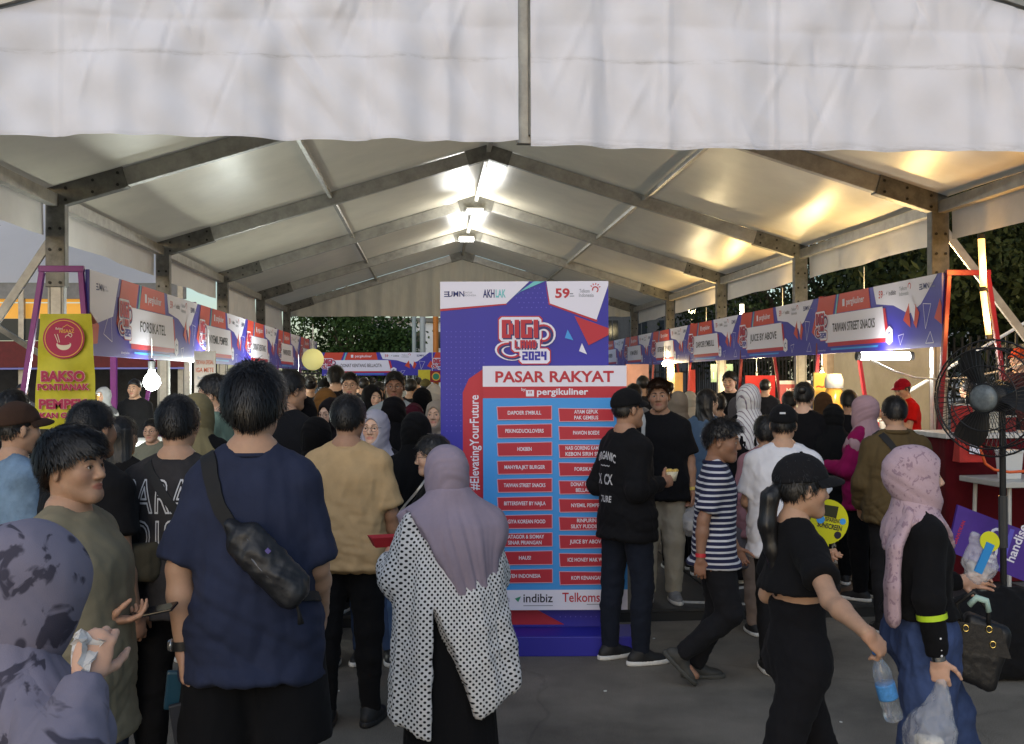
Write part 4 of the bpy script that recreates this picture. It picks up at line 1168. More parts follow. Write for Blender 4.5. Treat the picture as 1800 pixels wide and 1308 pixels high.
def banner(pos, rz, name, label, L=ML, extra=0., group='fascia banners of the food booths'):
    """one booth fascia: board plus shared artwork plus its own name"""
    t = empty('booth_banner', pos, rz, label, 'banner', group)
    k = L / ML
    b = MB().box(((L - extra) / 2, .02, MH / 2), ((L + extra) / 2, .0185, MH / 2)).build('panel', panel_back, t)
    o = link('printed_artwork', MODART, None, t, (0, 0, 0)); o.scale = (k, 1, 1)
    if name:
        a = Art(); w = min(1.45, .115 * len(name)); a.text(name, .355 * ML, .43 * MH, .17, P_INK, 5, .012, w); o2 = a.build('lettering', t); o2.scale = (k, 1, 1)
    if extra:
        a = Art(); a.poly([(-extra, MH), (0.02, MH), (-.2, .5 * MH), (-extra, .34 * MH)], P_WHITE, 2); bumn(a, -extra * .8, .82 * MH, .085, 3)
        a.poly([(-extra, .1), (-extra, .42), (-extra * .7, .3), (-extra * .75, .12)], P_ORG, 2); a.line([(-extra * .55, .22), (-extra * .3, .5), (-extra * .25, .15)], .008, P_WHITE, 3, True)
        a.build('printed_artwork', t)
    return t
maroon = mat('frame_maroon', '#6f1526', rough=.4, metal=.1, noise=.15)
purple = mat('frame_purple', '#6a1c74', rough=.35, metal=.15, noise=.15)
def frame(pos, sx, m, label, zt, w=.45):
    """splayed trapezoid end frame; sx +1 reaches to +x from the banner line"""
    t = empty('booth_portal', pos, 0, label, 'support', 'splayed end frames of the booths')
    MB().bar((-.03 * sx, 0, zt), ((w + .03) * sx, 0, zt), .05, .06).build('top_bar', m, t, bevel=.004)
    MB().bar((-.20 * sx, 0, 0), (0, 0, zt - .03), .05, .05, up=(0, 1, 0)).build('leg', m, t, bevel=.004)
    MB().bar(((w + .42) * sx, 0, 0), (w * sx, 0, zt - .03), .05, .05, up=(0, 1, 0)).build('leg', m, t, bevel=.004)
    MB().bar((-.1 * sx, 0, .95), ((w + .2) * sx, 0, .95), .03, .03).build('cross_bar', m, t)
    return t
RX, LX = 4.75, -4.16
RZ, LZ = 2.08, 1.985
ry0 = at_x(1655, 480, RX).y; ly0 = at_x(157, 480, LX).y
names_r = ['TAIWAN STREET SNACKS', 'JUICE BY ABOVE', "DAPOER S'MBULL", 'BITTERSWEET BY NAJLA', 'AYAM GEPUK', 'HOKBEN']
for i, nm in enumerate(names_r):
    y = ry0 + ML * (i + 1)
    lab = 'purple and white booth banner reading ' + nm.replace("'", '') if i < 3 else 'far purple booth banner in the row with the street snacks one, ' + ('fourth', 'fifth', 'sixth')[i - 3] + ' along'
    banner((RX, y - .004, RZ), R(-90), nm, lab)
    frame((RX + .07, ry0 + ML * i - .02, 0), 1, maroon, 'maroon splayed frame at the near end of the ' + nm.replace("'", '').lower().title() + ' booth' if i == 0 else 'maroon splayed frame between booths before the ' + nm.replace("'", '').title() + ' banner', RZ + MH + .0)
names_l = ['FORSIKATEL', 'NYEMIL PEMPEK', 'DONAT KENTANG', 'PAWON BOEDE', 'KOPI KENANGAN']
EX = .95
for i, nm in enumerate(names_l):
    y = ly0 + EX + ML * i
    lab = 'orange and purple booth banner reading ' + nm if i < 2 else 'far booth banner past the NYEMIL PEMPEK one, ' + ('next after it', 'second after it', 'last before the corner')[i - 2]
    banner((LX, y + .004, LZ), R(90), nm, lab, extra=EX if i == 0 else 0.)
    if i: frame((LX - .07, y, 0), -1, purple, 'purple splayed frame between booths before the ' + nm.title() + ' banner', LZ + MH)
frame((LX - .07, ly0 - .02, 0), -1, purple, 'purple splayed frame at the open end carrying the yellow food sign', LZ + MH, w=.36)
bx0 = at_y(566, 640, 38.5).x
for i, nm in enumerate(['DONAT KENTANG BELLACITA', 'NASI GORENG KAMBING', 'AYAM GEPUK PAK GEMBUS']):
    banner((bx0 + (ML + .02) * i, 38.5, 1.86), 0, nm, ['cross banner reading DONAT KENTANG BELLACITA at the end of the aisle', 'end-of-aisle cross banner half hidden by the tall purple board', 'end-of-aisle cross banner behind the tall purple board'][i])

# ------------------------------------------------------------------ tall notice board in the aisle mouth
S_ = 1884 / 7.0
bpos = at(776, 1110, 7.0)
board = empty('notice_board', (bpos.x, bpos.y, 0), -YAW, 'tall purple notice board listing food stalls, headed PASAR RAKYAT', 'notice board')
qx = lambda px: (px - 776) / S_
qz = lambda py: CAMZ + (663 - py) / S_
top, bot = qz(493), .125
MB().box((qx(1072) / 2, .03, (top + bot) / 2), (qx(1072) / 2, .03, (top - bot) / 2)).build('back_panel', P_BLUE, board)
MB().box((qx(1110) / 2 - .0, -.1, .062), (qx(1112) / 2, .17, .062)).build('base_box', mat('base_indigo', '#28289a', rough=.45), board, bevel=.006)
a = Art(); q = lambda px, py: (qx(px), qz(py))
a.poly([q(776, 493), q(933, 493), q(892, 532), q(776, 541)], P_WHITE, 2); a.poly([q(776, 541), q(892, 532), q(893, 534), q(776, 545)], P_RED, 1)
a.poly([q(908, 518), q(941, 493), q(960, 493), q(915, 512)], P_TEAL, 3)
a.poly([q(963, 493), q(1072, 493), q(1072, 500), q(1051, 561), q(969, 532)], P_WHITE, 2); a.poly([q(961, 493), q(967, 534), q(1051, 565), q(1053, 561), q(969, 531)], P_RED, 1)
a.poly([q(1012, 554), q(1072, 576), q(1072, 588), q(1037, 606)], P_RED, 3); a.poly([q(1000, 578), q(1010, 597), q(995, 593)], P_CYAN, 3); a.poly([q(1025, 602), q(1034, 622), q(1020, 616)], P_WHITE, 3)
bumn(a, qx(783), qz(515), .045, 3); a.text('AKH', qx(862), qz(515), .072, P_NAVY, 3, .03, .072 * 1.05); a.text('LAK', qx(882), qz(515), .072, P_TEAL, 3, .03, .066)
a.text('59', qx(991), qz(515), .085, P_RED, 3, .03, .095); a.rect(qx(1004), qz(516), qx(1010), qz(514), P_GREY, 3); a.rect(qx(1004), qz(520), qx(1012), qz(518.5), P_GREY, 3)
a.text('Telkom', qx(1030), qz(510.5), .034, P_GREY, 3, .01, 18 / S_); a.text('Indonesia', qx(1033), qz(518), .034, P_GREY, 3, .01, 26 / S_); a.arc(qx(1049), qz(508), .018, .008, -60, 200, P_RED, 3)
for k in range(5): t_ = R(20 + k * 32); a.line([(qx(1049) + .024 * math.cos(t_), qz(506) + .024 * math.sin(t_)), (qx(1049) + .036 * math.cos(t_), qz(506) + .036 * math.sin(t_))], .006, P_RED, 3)
for i in range(9):
    for j in range(20):
        if i * 7 + j * 5 > 118 and i > 3: continue
        a.disc(qx(787 + i * 8.2), qz(581 + j * 9.2), .0042, P_DOT, 1, 6)
for i in range(7):
    for j in range(5): a.disc(qx(900 + i * 8.5 + j * 5), qz(505 + j * 8.5 + 0 * i), .0045, P_DOT, 1, 6)
a.merge(LOGO, qx(922), qz(596), .36, 3)
a.poly([q(815, 1066), q(815, 688), q(826, 664), q(851, 647), q(856, 650), q(856, 1066)], P_RED, 2)
a.text('#ElevatingYourFuture', qx(836), qz(776), .083, P_WHITE, 4, .012, .62, rot=R(90))
a.rect(qx(776), .24, qx(1072), qz(1066), P_NAVY, 1) if False else None
a.poly([(qx(840), .14), (qx(992), .14), (qx(925), qz(1060)), (qx(840), qz(1060))], P_RED, 2)
for i in range(9): a.disc(qx(985 + i * 9), .19, .0045, P_DOT, 1, 6)
a.build('printed_artwork', board, loc=(0, -.0012, 0))
# front menu sheet standing 7 cm proud
fz0, fz1 = qz(1066), qz(642)
sheet = MB().box(((qx(851) + qx(1101)) / 2, -.055, (fz0 + fz1) / 2), ((qx(1101) - qx(851)) / 2, .03, (fz1 - fz0) / 2)).build('menu_panel', mat('menu_panel_edge', '#d9d7e6', rough=.5), board)
a = Art(); yl = -.0862
a.rect(qx(851), qz(678), qx(1101), qz(642), P_WHITE, 1); a.rect(qx(851), qz(698), qx(1101), qz(678), P_RED, 1); a.rect(qx(851), qz(1031), qx(1101), qz(698), P_CYAN, 1); a.rect(qx(851), qz(1066), qx(1101), qz(1031), P_WHITE, 1)
a.text('PASAR RAKYAT', qx(975), qz(662), .098, P_RED, 2, .028, (1078 - 872) / S_)
a.text('pergikuliner', qx(989), qz(687.5), .058, P_WHITE, 2, .022, 89 / S_); a.text('by:', qx(922), qz(683), .028, P_WHITE, 2, .01); a.rect(qx(926), qz(695), qx(940), qz(684), P_WHITE, 2); a.rect(qx(930), qz(690), qx(932), qz(686), P_RED, 3); a.rect(qx(934), qz(690), qx(936), qz(686), P_RED, 3)
a.text('indibiz', qx(945), qz(1046), .078, P_INK, 2, .012, 51 / S_); a.rect(qx(920), qz(1059), qx(971), qz(1057.6), P_GREY, 2); a.poly([q(905, 1046), q(916, 1042), q(911, 1052)], mat('print_green', '#2f8a6a', rough=.5), 2)
a.text('Telkomsel', qx(1027), qz(1045), .085, P_RED, 2, .012, 78 / S_); a.rect(qx(1030), qz(1057), qx(1058), qz(1055.6), P_GREY, 2); a.arc(qx(1062), qz(1055), .012, .006, 0, 300, P_RED, 2)
a.text('Telkom Indonesia', qx(878), qz(1047), .05, P_GREY, 2, .01, 36 / S_)
a.build('printed_artwork', sheet, loc=(0, yl, 0))
left = ["DAPOER S'MBULL", 'PEKINGDUCKLOVERS', 'HOKBEN', 'MAHYRA.JKT BURGER', 'TAIWAN STREET SNACKS', 'BITTERSWEET BY NAJLA', 'JAGIYA KOREAN FOOD', 'BATAGOR & SIOMAY|SINAR PRIANGAN', 'HAUS!', 'TEH INDONESIA']
right = ['AYAM GEPUK|PAK GEMBUS', 'PAWON BOEDE', 'NASI GORENG KAMBING|KEBON SIRIH SEJATI', 'FORSIKATEL', 'DONAT KENTANG|BELLACITA', 'NYEMIL PEMPEK', 'RINPURIN|SILKY PUDDING', 'JUICE BY ABOVE', 'ICE HONEY MAK WO', 'KOPI KENANGAN']
for c, (lst, x0, x1, y0, h) in enumerate(((left, 875.5, 970.5, 712, 23.5), (right, 982.5, 1078, 716, 23))):
    for i, nm in enumerate(lst):
        yy = y0 + i * 31.45; o = 1.6 if c == 0 else 1.5
        pts = [(qx(x0 + o), qz(yy + h)), (qx(x1), qz(yy + h - .5)), (qx(x1 + (-1 if c else 0)), qz(yy + (2 if c else -.5))), (qx(x0), qz(yy + (2 if c else 1)))]
        if c: pts = [(qx(x0 + 1.5), qz(yy + h)), (qx(x1), qz(yy + h - 1)), (qx(x1 - .5), qz(yy + 1.5)), (qx(x0), qz(yy))]
        pl = MB().prism(pts, -.0925, -.0886).build('name_plate', P_RED, sheet)
        b2 = Art(); b2.line(pts, .0045, mat('print_pink', '#d9a3b5', rough=.5), 1, True)
        ls = nm.split('|'); cx = (qx(x0) + qx(x1)) / 2; cz = qz(yy + h / 2)
        for j, l in enumerate(ls): b2.text(l, cx, cz + (0 if len(ls) == 1 else (.019 if j == 0 else -.019)), .034, P_WHITE, 1, .016, min(72, 4.15 * len(l)) / S_)
        b2.build('lettering', pl, loc=(0, -.0925, 0))

# ------------------------------------------------------------------ yellow hanging sign on the purple frame
yp = at_y(112, 752, ly0 - .1); k = (at_y(113, 700, ly0 - .1) - at_y(112, 700, ly0 - .1)).length
ysign = empty('hanging_sign', (yp.x, yp.y, 0), 0, 'yellow cloth sign reading BAKSO PONTIANAK hung on the purple frame', 'sign')
yx = lambda px: (px - 112) * k
yz = lambda py: CAMZ + (668.5 - py) * k
ym = mat('sign_yellow_cloth', '#c9c22b', rough=.55, noise=.14, nscale=4, bump=.4, bscale=5, bdist=.02)
nx, nz = 14, 24; v = []
for i in range(nx + 1):
    for j in range(nz + 1):
        u, w = i / nx, j / nz; py = 549 + (757 - 549) * w; xl = 71 + (58 - 71) * w; xr = 161 + (172 - 161) * w
        v.append((yx(xl + (xr - xl) * u), .012 * math.sin(u * 8 + w * 3) * (.3 + w) + .008 * math.sin(w * 17 + u * 5), yz(py)))
f = [(i * (nz + 1) + j, (i + 1) * (nz + 1) + j, (i + 1) * (nz + 1) + j + 1, i * (nz + 1) + j + 1) for i in range(nx) for j in range(nz)]
MB().add(v, f).build('cloth', ym, ysign, smooth=True)
a = Art(); mg = mat('print_magenta', '#b01a4e', rough=.5); pk = mat('print_peach', '#e8b04a', rough=.5); cr = mat('print_cream', '#eadfca', rough=.5)
a.disc(yx(114), yz(594), 36.5 * k, mg, 1, 40); a.arc(yx(114), yz(594), 33 * k, 1.6 * k, 0, 360, pk, 2, 40)
a.text('Bakso', yx(106), yz(576), 5.5 * k, cr, 2, .01); a.text('NISAAZ', yx(119), yz(581), 8.5 * k, pk, 2, .02, 26 * k)
a.line([(yx(112), yz(574)), (yx(120), yz(569)), (yx(132), yz(576))], 1.1 * k, pk, 2)
V_ = [(yx(114) + 13 * k * math.cos(R(t)), yz(604) + 11 * k * math.sin(R(t)) * (1 if t > 180 else .35)) for t in range(0, 360, 15)]
a.poly(V_, cr, 2); a.disc(yx(114), yz(603), 11 * k, mg, 3, 20, rz=3 * k); a.line([(yx(104), yz(601)), (yx(98), yz(586))], 1.2 * k, cr, 3); a.line([(yx(107), yz(601)), (yx(103), yz(586))], 1.2 * k, cr, 3)
a.arc(yx(121), yz(592), 4 * k, 1.2 * k, 180, 20, cr, 3); a.arc(yx(125), yz(588), 3.4 * k, 1.2 * k, -90, 200, cr, 3)
for body, py, s, w in (('BAKSO', 663, 25, 76), ('PONTIANAK', 682, 15, 90), ('PEMPEK', 713, 23, 86), ('IKAN GABUS', 733, 13, 88)):
    a.text(body, yx(112), yz(py), s * k, mat('print_shadow_pink', '#e6a6b4', rough=.5), 1.5, .065, w * k + .012); a.text(body, yx(112), yz(py), s * k, mg, 2.5, .04, w * k)
a.build('lettering', ysign, loc=(0, -.024, 0))
# ------------------------------------------------------------------ lit lamps of the booths
def bulb(p, r, e, col, label, estr=30, drop=.5, group='bare bulbs hung in the booths'):
    t = empty('hanging_bulb', p, 0, label, 'lamp', group)
    MB().lathe([(.0001, -r), (r * .6, -r * .8), (r, -r * .1), (r * .85, r * .5), (r * .4, r * 1.1), (r * .35, r * 1.5)], 16).build('glass', mat('bulb_%.2f_%.2f_%d' % (col[1], col[2], estr), (1, 1, 1), emit=col, estr=estr), t, smooth=True)
    MB().lathe([(r * .4, r * 1.4), (r * .45, r * 2.4), (.006, r * 2.6)], 10).build('socket', mat('socket_black', (.02, .02, .02)), t)
    MB().tube([(0, 0, r * 2.5), (0, 0, drop)], .005, 6).build('cord', mat('cord_white', (.6, .6, .58)), t)
    ld = bpy.data.lights.new('bulb', 'POINT'); ld.energy = e; ld.color = col; ld.shadow_soft_size = r * 1.2
    lo = bpy.data.objects.new('lamp_light', ld); COL.objects.link(lo); lo.parent = t; lo.location = (0, -r * 2.2, -r * .5)
    return t
COOL, WARM, AMBER = (.93, 1, .93), (1, .78, .42), (1, .60, .16)
bulb(at_y(267, 672, 12.6), .1, 110, COOL, 'glaring white bulb hung behind the FORSIKATEL banner')  # glowing globe made oversized, its shape standing in for the glare around the bulb
bulb(at_y(525, 672, 19.5), .07, 130, COOL, 'bright white bulb in the booth past the round yellow lantern')
bulb(at_y(367, 641, 15.6), .05, 60, COOL, 'small white bulb above the woman in sunglasses')
for i, (px, py, y, e) in enumerate(((1168, 640, 25.5, 130), (1180, 648, 26.2, 90), (1445, 662, 15.5, 110), (1330, 668, 20.5, 110))):
    bulb(at_y(px, py, y), .06, e, WARM if i != 1 else AMBER, ['amber bulb glowing in the far stall beside the wood post', 'second amber bulb glowing in the far stall', 'warm bulb over the drinks dispenser', 'warm bulb behind the red menu stand'][i])
for i, (y, e) in enumerate(((14.2, 170), (17.6, 180), (22.6, 170))):
    bulb((4.98, y, 2.55), .06, e, (1, .66, .24), 'warm bulb hung above the booth fascia, ' + ('over the street snacks stall', 'over the juice stall', 'over the third stall')[i], drop=.7, group='warm bulbs above the fascia')
def led_tube(a, b, r, e, col, label, estr=18):
    a, b = Vector(a), Vector(b); c = (a + b) / 2
    t = empty('tube_lamp', c, 0, label, 'lamp')
    MB().tube([a - c, b - c], r, 12).build('tube', mat('tube_%.2f_%d' % (col[2], estr), (1, 1, 1), emit=col, estr=estr), t, smooth=True)
    d = (b - a).normalized()
    for q, s in ((a - c, -1), (b - c, 1)): MB().tube([q, q + d * s * .05], r * 1.1, 12).build('end_cap', mat('socket_black', (.02, .02, .02)), t)
    ld = bpy.data.lights.new('tube', 'POINT'); ld.energy = e; ld.color = col; ld.shadow_soft_size = .12
    lo = bpy.data.objects.new('lamp_light', ld); COL.objects.link(lo); lo.parent = t; lo.location = (0, -.12, -.08)
    return t
led_tube(at_y(1512, 626, 13.0), at_y(1598, 626, 13.0), .05, 110, (1, .97, .9), 'white tube lamp under the TAIWAN STREET SNACKS banner', 22)
led_tube(at_y(1725, 420, 11.2), at_y(1729, 506, 11.2), .036, 30, (1, .5, .1), 'upright amber tube lamp above the maroon frame', 2.6)
led_tube(at_y(1728, 512, 11.1), at_y(1738, 588, 11.1), .032, 30, (1, .5, .11), 'upright amber tube lamp tied to the maroon frame leg', 2.6)
led_tube(at_y(1304, 535, 30), at_y(1304, 556, 30), .06, 10, (1, .9, .6), 'short pale tube lamp among the dark trees', 5)
p = at_y(550, 632, 22.0)
lan = empty('round_lantern', p, 0, 'round pale yellow lantern at the end of the booth row', 'lantern')
rr = 19 * 22 / 1884
MB().lathe([(.0001, -rr)] + [(rr * math.cos(R(t)), rr * math.sin(R(t))) for t in range(-80, 81, 10)] + [(.0001, rr)], 28).build('globe', mat('lantern_yellow', (.8, .75, .3), emit=(1, .9, .35), estr=.25, rough=.6), lan, smooth=True)
MB().tube([(0, 0, rr), (0, 0, rr + .5)], .01, 6).build('cord', mat('cord_white', (.6, .6, .58)), lan)
# cable swag from the tube lamp to the frame
pts = [at_y(1530, 632, 12.9), at_y(1570, 652, 12.6), at_y(1610, 664, 12.2), at_y(1650, 667, 11.8), at_y(1700, 664, 11.6), at_y(1760, 652, 11.5), at_y(1830, 628, 11.4)]
cb = MB().tube(pts, .012, 6).build('power_cable', mat('cord_white', (.6, .6, .58)), smooth=True); tag(cb, 'white power cable swagged from the tube lamp past the maroon frame', 'cable')

# ------------------------------------------------------------------ booth counters, stands and signs
def counter(p, hx, hy, z, m, label, rz=0., cat='counter'):
    t = empty('booth_counter', (p[0], p[1], PF), rz, label, cat, 'counters of the booths')
    MB().box((0, 0, z - .02), (hx + .03, hy + .03, .02)).build('top', mat('counter_top', (.55, .54, .52), rough=.5, noise=.2), t, bevel=.006)
    mb = MB(); n = 40; per = []
    for i in range(n):
        s_ = i / n * 4; e = int(s_); u = s_ - e; c = [(-hx, -hy), (hx, -hy), (hx, hy), (-hx, hy)]; q0, q1 = c[e], c[(e + 1) % 4]
        per.append((q0[0] + (q1[0] - q0[0]) * u, q0[1] + (q1[1] - q0[1]) * u, .012 * math.sin(i * 2.3)))
    V_ = [(x * (1 + w), y * (1 + w), zz) for zz in (z - .045, .01) for x, y, w in per]
    mb.add(V_, [(i, (i + 1) % n, n + (i + 1) % n, n + i) for i in range(n)]); mb.build('skirt_cloth', m, t, smooth=True)
    return t
redc = cloth('counter_red_cloth', (.085, .006, .01)); bluec = cloth('counter_navy_cloth', (.03, .03, .12)); whitec = cloth('counter_white_cloth', (.55, .55, .55))
for i in range(4):
    counter((5.15, ry0 + 1.6 + 3.9 * i + (.5 if i == 0 else 0), 0), .35, 1.25, .92, (redc, bluec, whitec, redc)[i], ('dark red cloth counter under the TAIWAN STREET SNACKS banner', 'navy cloth counter of the juice stall', 'white cloth counter of the third stall in the row', 'red cloth counter of the fourth stall in the row')[i])
for i in range(3):
    counter((LX - .4, ly0 + 2.4 + 3.9 * i, 0), .35, 1.3, .92, (whitec, redc, bluec)[i], ('white cloth counter under the FORSIKATEL banner', 'red cloth counter under the NYEMIL PEMPEK banner', 'navy cloth counter beyond the NYEMIL PEMPEK stall')[i])
def poster(px0, py0, px1, py1, y, col, label, lines=(), th=.02, legs=True, name='poster_stand', extra=None):
    a0, b0 = at_y(px0, py1, y), at_y(px1, py0, y); w, h = b0.x - a0.x, b0.z - a0.z
    t = empty(name, (a0.x + w / 2, y, 0), 0, label, 'sign')
    MB().box((0, 0, a0.z + h / 2), (w / 2, th, h / 2)).build('panel', mat('poster_' + col.strip('#'), col, rough=.5, noise=.15, nscale=3), t, bevel=.004)
    if legs:
        for s in (-1, 1): MB().box((s * w * .4, .03, a0.z / 2), (.015, .015, a0.z / 2)).build('leg', steel, t)
    ar = Art()
    for body, u, v_, s, m in lines: ar.text(body, u * w, a0.z + v_ * h, s * h, m, 1, .015, min(.84 * w, s * h * .62 * len(body)))
    if extra: extra(ar, w, h, a0.z)
    if ar.f: ar.build('printed_artwork', t, loc=(0, -th - .002, 0))
    return t
orm = mat('print_orange', '#c4562c', rough=.5)
def lt_photo(ar, w, h, z):
    ar.disc(0, z + .3 * h, w * .28, mat('print_food_brown', '#8a4a22', rough=.5), 1, 18); ar.disc(.05 * w, z + .16 * h, w * .3, P_CYAN, 1.5, 18, rz=w * .16)
poster(342, 617, 379, 730, 14.2, '#cfc6bf', 'narrow pale menu poster with orange lettering beside the sunglasses woman', [('TEKWAN SPESIAL', 0, .82, .09, orm), ('IGA METE', 0, .70, .10, orm), ('bakso', 0, .58, .07, P_GREY)], extra=lt_photo)
poster(1370, 669, 1424, 760, 17.0, '#b0525e', 'red menu stand with white top edge behind the black-haired woman', [('MENU', 0, .8, .14, P_WHITE)], extra=lambda ar, w, h, z: ar.rect(-w / 2, z + .93 * h, w / 2, z + h, P_WHITE, 1))
poster(1310, 660, 1362, 704, 19.0, '#b3242f', 'plain red panel behind the fence posts of the third stall')
poster(1250, 640, 1288, 672, 23.0, '#7fa39a', 'pale green chalk menu with lettering hung in a far stall', [('MENU', 0, .8, .2, P_ORG), ('| | | |', 0, .4, .4, P_WHITE)], legs=False)
poster(1100, 640, 1140, 700, 27.0, '#a2787a', 'dusty pink stall panel numbered 3 behind the notice board', [('3', .28, .4, .5, P_WHITE)])
poster(1430, 655, 1452, 735, 15.2, '#d8b860', 'tall yellow menu board with doodles beside the drinks dispenser', [('~', 0, .7, .3, P_ORG), ('o', 0, .3, .2, P_ORG)])
poster(735, 650, 757, 672, 37.5, '#d3c033', 'small yellow poster on the far fence', legs=False)
def crest(ar, w, h, z):
    ar.disc(0, z + .5 * h, w * .36, mat('print_peach', '#e8b04a'), 1, 18); ar.disc(0, z + .5 * h, w * .27, mat('print_green', '#2f8a6a'), 2, 16)
poster(756, 652, 777, 672, 36.0, '#8e1626', 'small dark red poster with round crest on the far fence', legs=False, extra=crest)
poster(1186, 655, 1200, 700, 25.2, '#c9b074', 'narrow straw coloured panel post in a far stall')
poster(1210, 650, 1222, 690, 24.8, '#b23a3a', 'narrow red drinks poster in a far stall')

# drinks dispenser by the yellow board
p = at_y(1466, 700, 14.8)
t = empty('drinks_dispenser', (p.x, p.y, PF), 0, 'tall drinks dispenser with amber tank on the booth counter', 'dispenser')
MB().box((0, 0, .55), (.17, .17, .55)).build('cabinet', mat('dispenser_grey', (.4, .4, .38), rough=.35, metal=.5), t, bevel=.01)
MB().lathe([(.11, 1.12), (.12, 1.2), (.12, 1.46), (.1, 1.5)], 20).build('tank', mat('amber_drink', (.75, .42, .08), rough=.1, trans=.3), t, smooth=True)
MB().lathe([(.13, 1.5), (.13, 1.62), (.1, 1.7)], 20).build('lid', mat('dispenser_white', (.75, .74, .7), rough=.4), t, smooth=True)
MB().tube([(0, -.12, 1.16), (0, -.18, 1.14), (0, -.18, 1.1)], .012, 6).build('tap', steel, t)

# ------------------------------------------------------------------ right hand end: fan, white table, tub, hose, bags, leaning sign
FD = 6.6
p = at(1742, 700, FD); fan = empty('pedestal_fan', (p.x, p.y, 0), R(-52), 'big black pedestal fan with wire guard beside the white table', 'fan')
blk = mat('fan_black', (.012, .012, .013), rough=.4); wire = mat('fan_wire', (.02, .02, .022), rough=.35, metal=.3)
fz = p.z; rad = .36
for k in range(9):
    prof = [(.09, -.10), (.2, -.105), (.31, -.07), (.36, 0), (.31, .07), (.2, .10), (.08, .11)][k % 7]
    MB().tube([(prof[0] * math.cos(t_), prof[1], fz + prof[0] * math.sin(t_)) for t_ in np.linspace(0, 2 * math.pi, 33)[:-1]], .006 if prof[0] > .3 else .004, 6, closed=True).build('guard_ring', wire, fan, smooth=True) if k < 7 else None
for k in range(60):
    t_ = 2 * math.pi * k / 60; MB().tube([(r_ * math.cos(t_), y_, fz + r_ * math.sin(t_)) for r_, y_ in ((.08, -.10), (.2, -.105), (.31, -.07), (.36, 0), (.31, .07), (.2, .10), (.08, .11))], .0022, 4).build('guard_wire', wire, fan)
for k in range(3):
    mb = MB(); v = []; t0 = k * 2 * math.pi / 3
    for i in range(7):
        r_ = .06 + .26 * i / 6; w_ = .5 * math.sin(.35 + 2.2 * i / 6) + .1
        for j in range(5): tt = t0 + (j / 4 - .5) * w_ * 1.3; v.append((r_ * math.cos(tt), .06 * (j / 4 - .5), fz + r_ * math.sin(tt)))
    mb.add(v, [(i * 5 + j, (i + 1) * 5 + j, (i + 1) * 5 + j + 1, i * 5 + j + 1) for i in range(6) for j in range(4)]).build('blade', blk, fan, smooth=True)
ry = Matrix.Rotation(R(-90), 3, 'X')
MB().lathe([(.001, -.13), (.075, -.125), (.085, -.09), (.085, .02), (.06, .1), (.03, .14)], 24, (0, .17, fz), ry).build('motor', blk, fan, smooth=True)
hub = MB().lathe([(.001, .02), (.06, .018), (.085, .0), (.085, -.01)], 28, (0, -.108, fz), Matrix.Rotation(R(90), 3, 'X')).build('hub_disc', mat('fan_badge', (.12, .14, .15), rough=.4, metal=.2, noise=.4, nscale=30), fan, smooth=True)
MB().tube([(0, .16, .05), (0, .16, fz - .08)], .02, 10).build('pole', blk, fan)
MB().tube([(0, .16, fz * .42), (0, .16, fz * .62)], .028, 10).build('sleeve', mat('fan_sleeve', (.05, .05, .05), rough=.3), fan)
MB().lathe([(.24, 0), (.24, .02), (.08, .045), (.03, .06)], 28, (0, .16, 0)).build('base', blk, fan, smooth=True)

p = at_y(1768, 850, 7.9); tb = empty('trestle_table', (p.x + .12, p.y, PF), R(4), 'white plastic table with thin legs behind the pedestal fan', 'table')
tz = p.z - PF + .02; wp = mat('plastic_white', (.45, .45, .43), rough=.35, noise=.1)
MB().box((0, 0, tz), (.33, .3, .022)).build('table_top', wp, tb, bevel=.008)
for sx in (-1, 1):
    for sy in (-1, 1): MB().tube([(sx * .26, sy * .24, 0), (sx * .24, sy * .22, tz - .02)], .016, 8).build('leg', wp, tb)
tub = empty('plastic_tub', (p.x + .0, p.y - .05, PF + tz + .022), 0, 'translucent white plastic tub on the white table', 'tub')
fm = mat('plastic_clear_white', (.75, .77, .76), rough=.3, trans=.25)
MB().lathe([(.085, .0), (.1, .14), (.105, .2), (.112, .205), (.112, .22), (.001, .222)], 4, rot=Matrix.Rotation(R(45), 3, 'Z')).build('body', fm, tub, bevel=.008)
hs = MB().tube([at_y(1722, 760, 7.6), at_y(1724, 792, 7.6), at_y(1732, 815, 7.6), at_y(1748, 826, 7.6), at_y(1775, 830, 7.55), at_y(1810, 828, 7.5)], .011, 8).build('gas_hose', mat('hose_orange', (.7, .12, .03), rough=.4), smooth=True)
tag(hs, 'orange gas hose looping over the white tub and table', 'hose')
# dark red counter body and stack of paper cups
p = at_y(1722, 860, 8.6); counter((p.x, p.y), .42, .3, 1.2, redc, 'dark red counter front behind the pedestal fan')
def cups(px, py, y, label):
    q = at_y(px, py, y); t = empty('paper_bag', q, 0, label, 'packaging'); return t, q
t, q = cups(1702, 812, 8.1, 'red and white paper snack bag standing on the dark red counter')
MB().add([(-.1, -.06, 0), (.1, -.06, 0), (.1, .06, 0), (-.1, .06, 0), (-.085, -.03, .27), (.085, -.03, .27), (.085, .03, .27), (-.085, .03, .27)], [(0, 3, 2, 1), (0, 1, 5, 4), (1, 2, 6, 5), (2, 3, 7, 6), (3, 0, 4, 7), (4, 5, 6, 7)]).build('paper', mat('bag_red_paper', '#b02a22', rough=.6, noise=.2), t, bevel=.006)
a = Art(); a.poly([(-.03, .07), (.06, .06), (.075, .2), (-.02, .22)], P_WHITE, 1); a.build('print', t, loc=(0, -.075, 0))

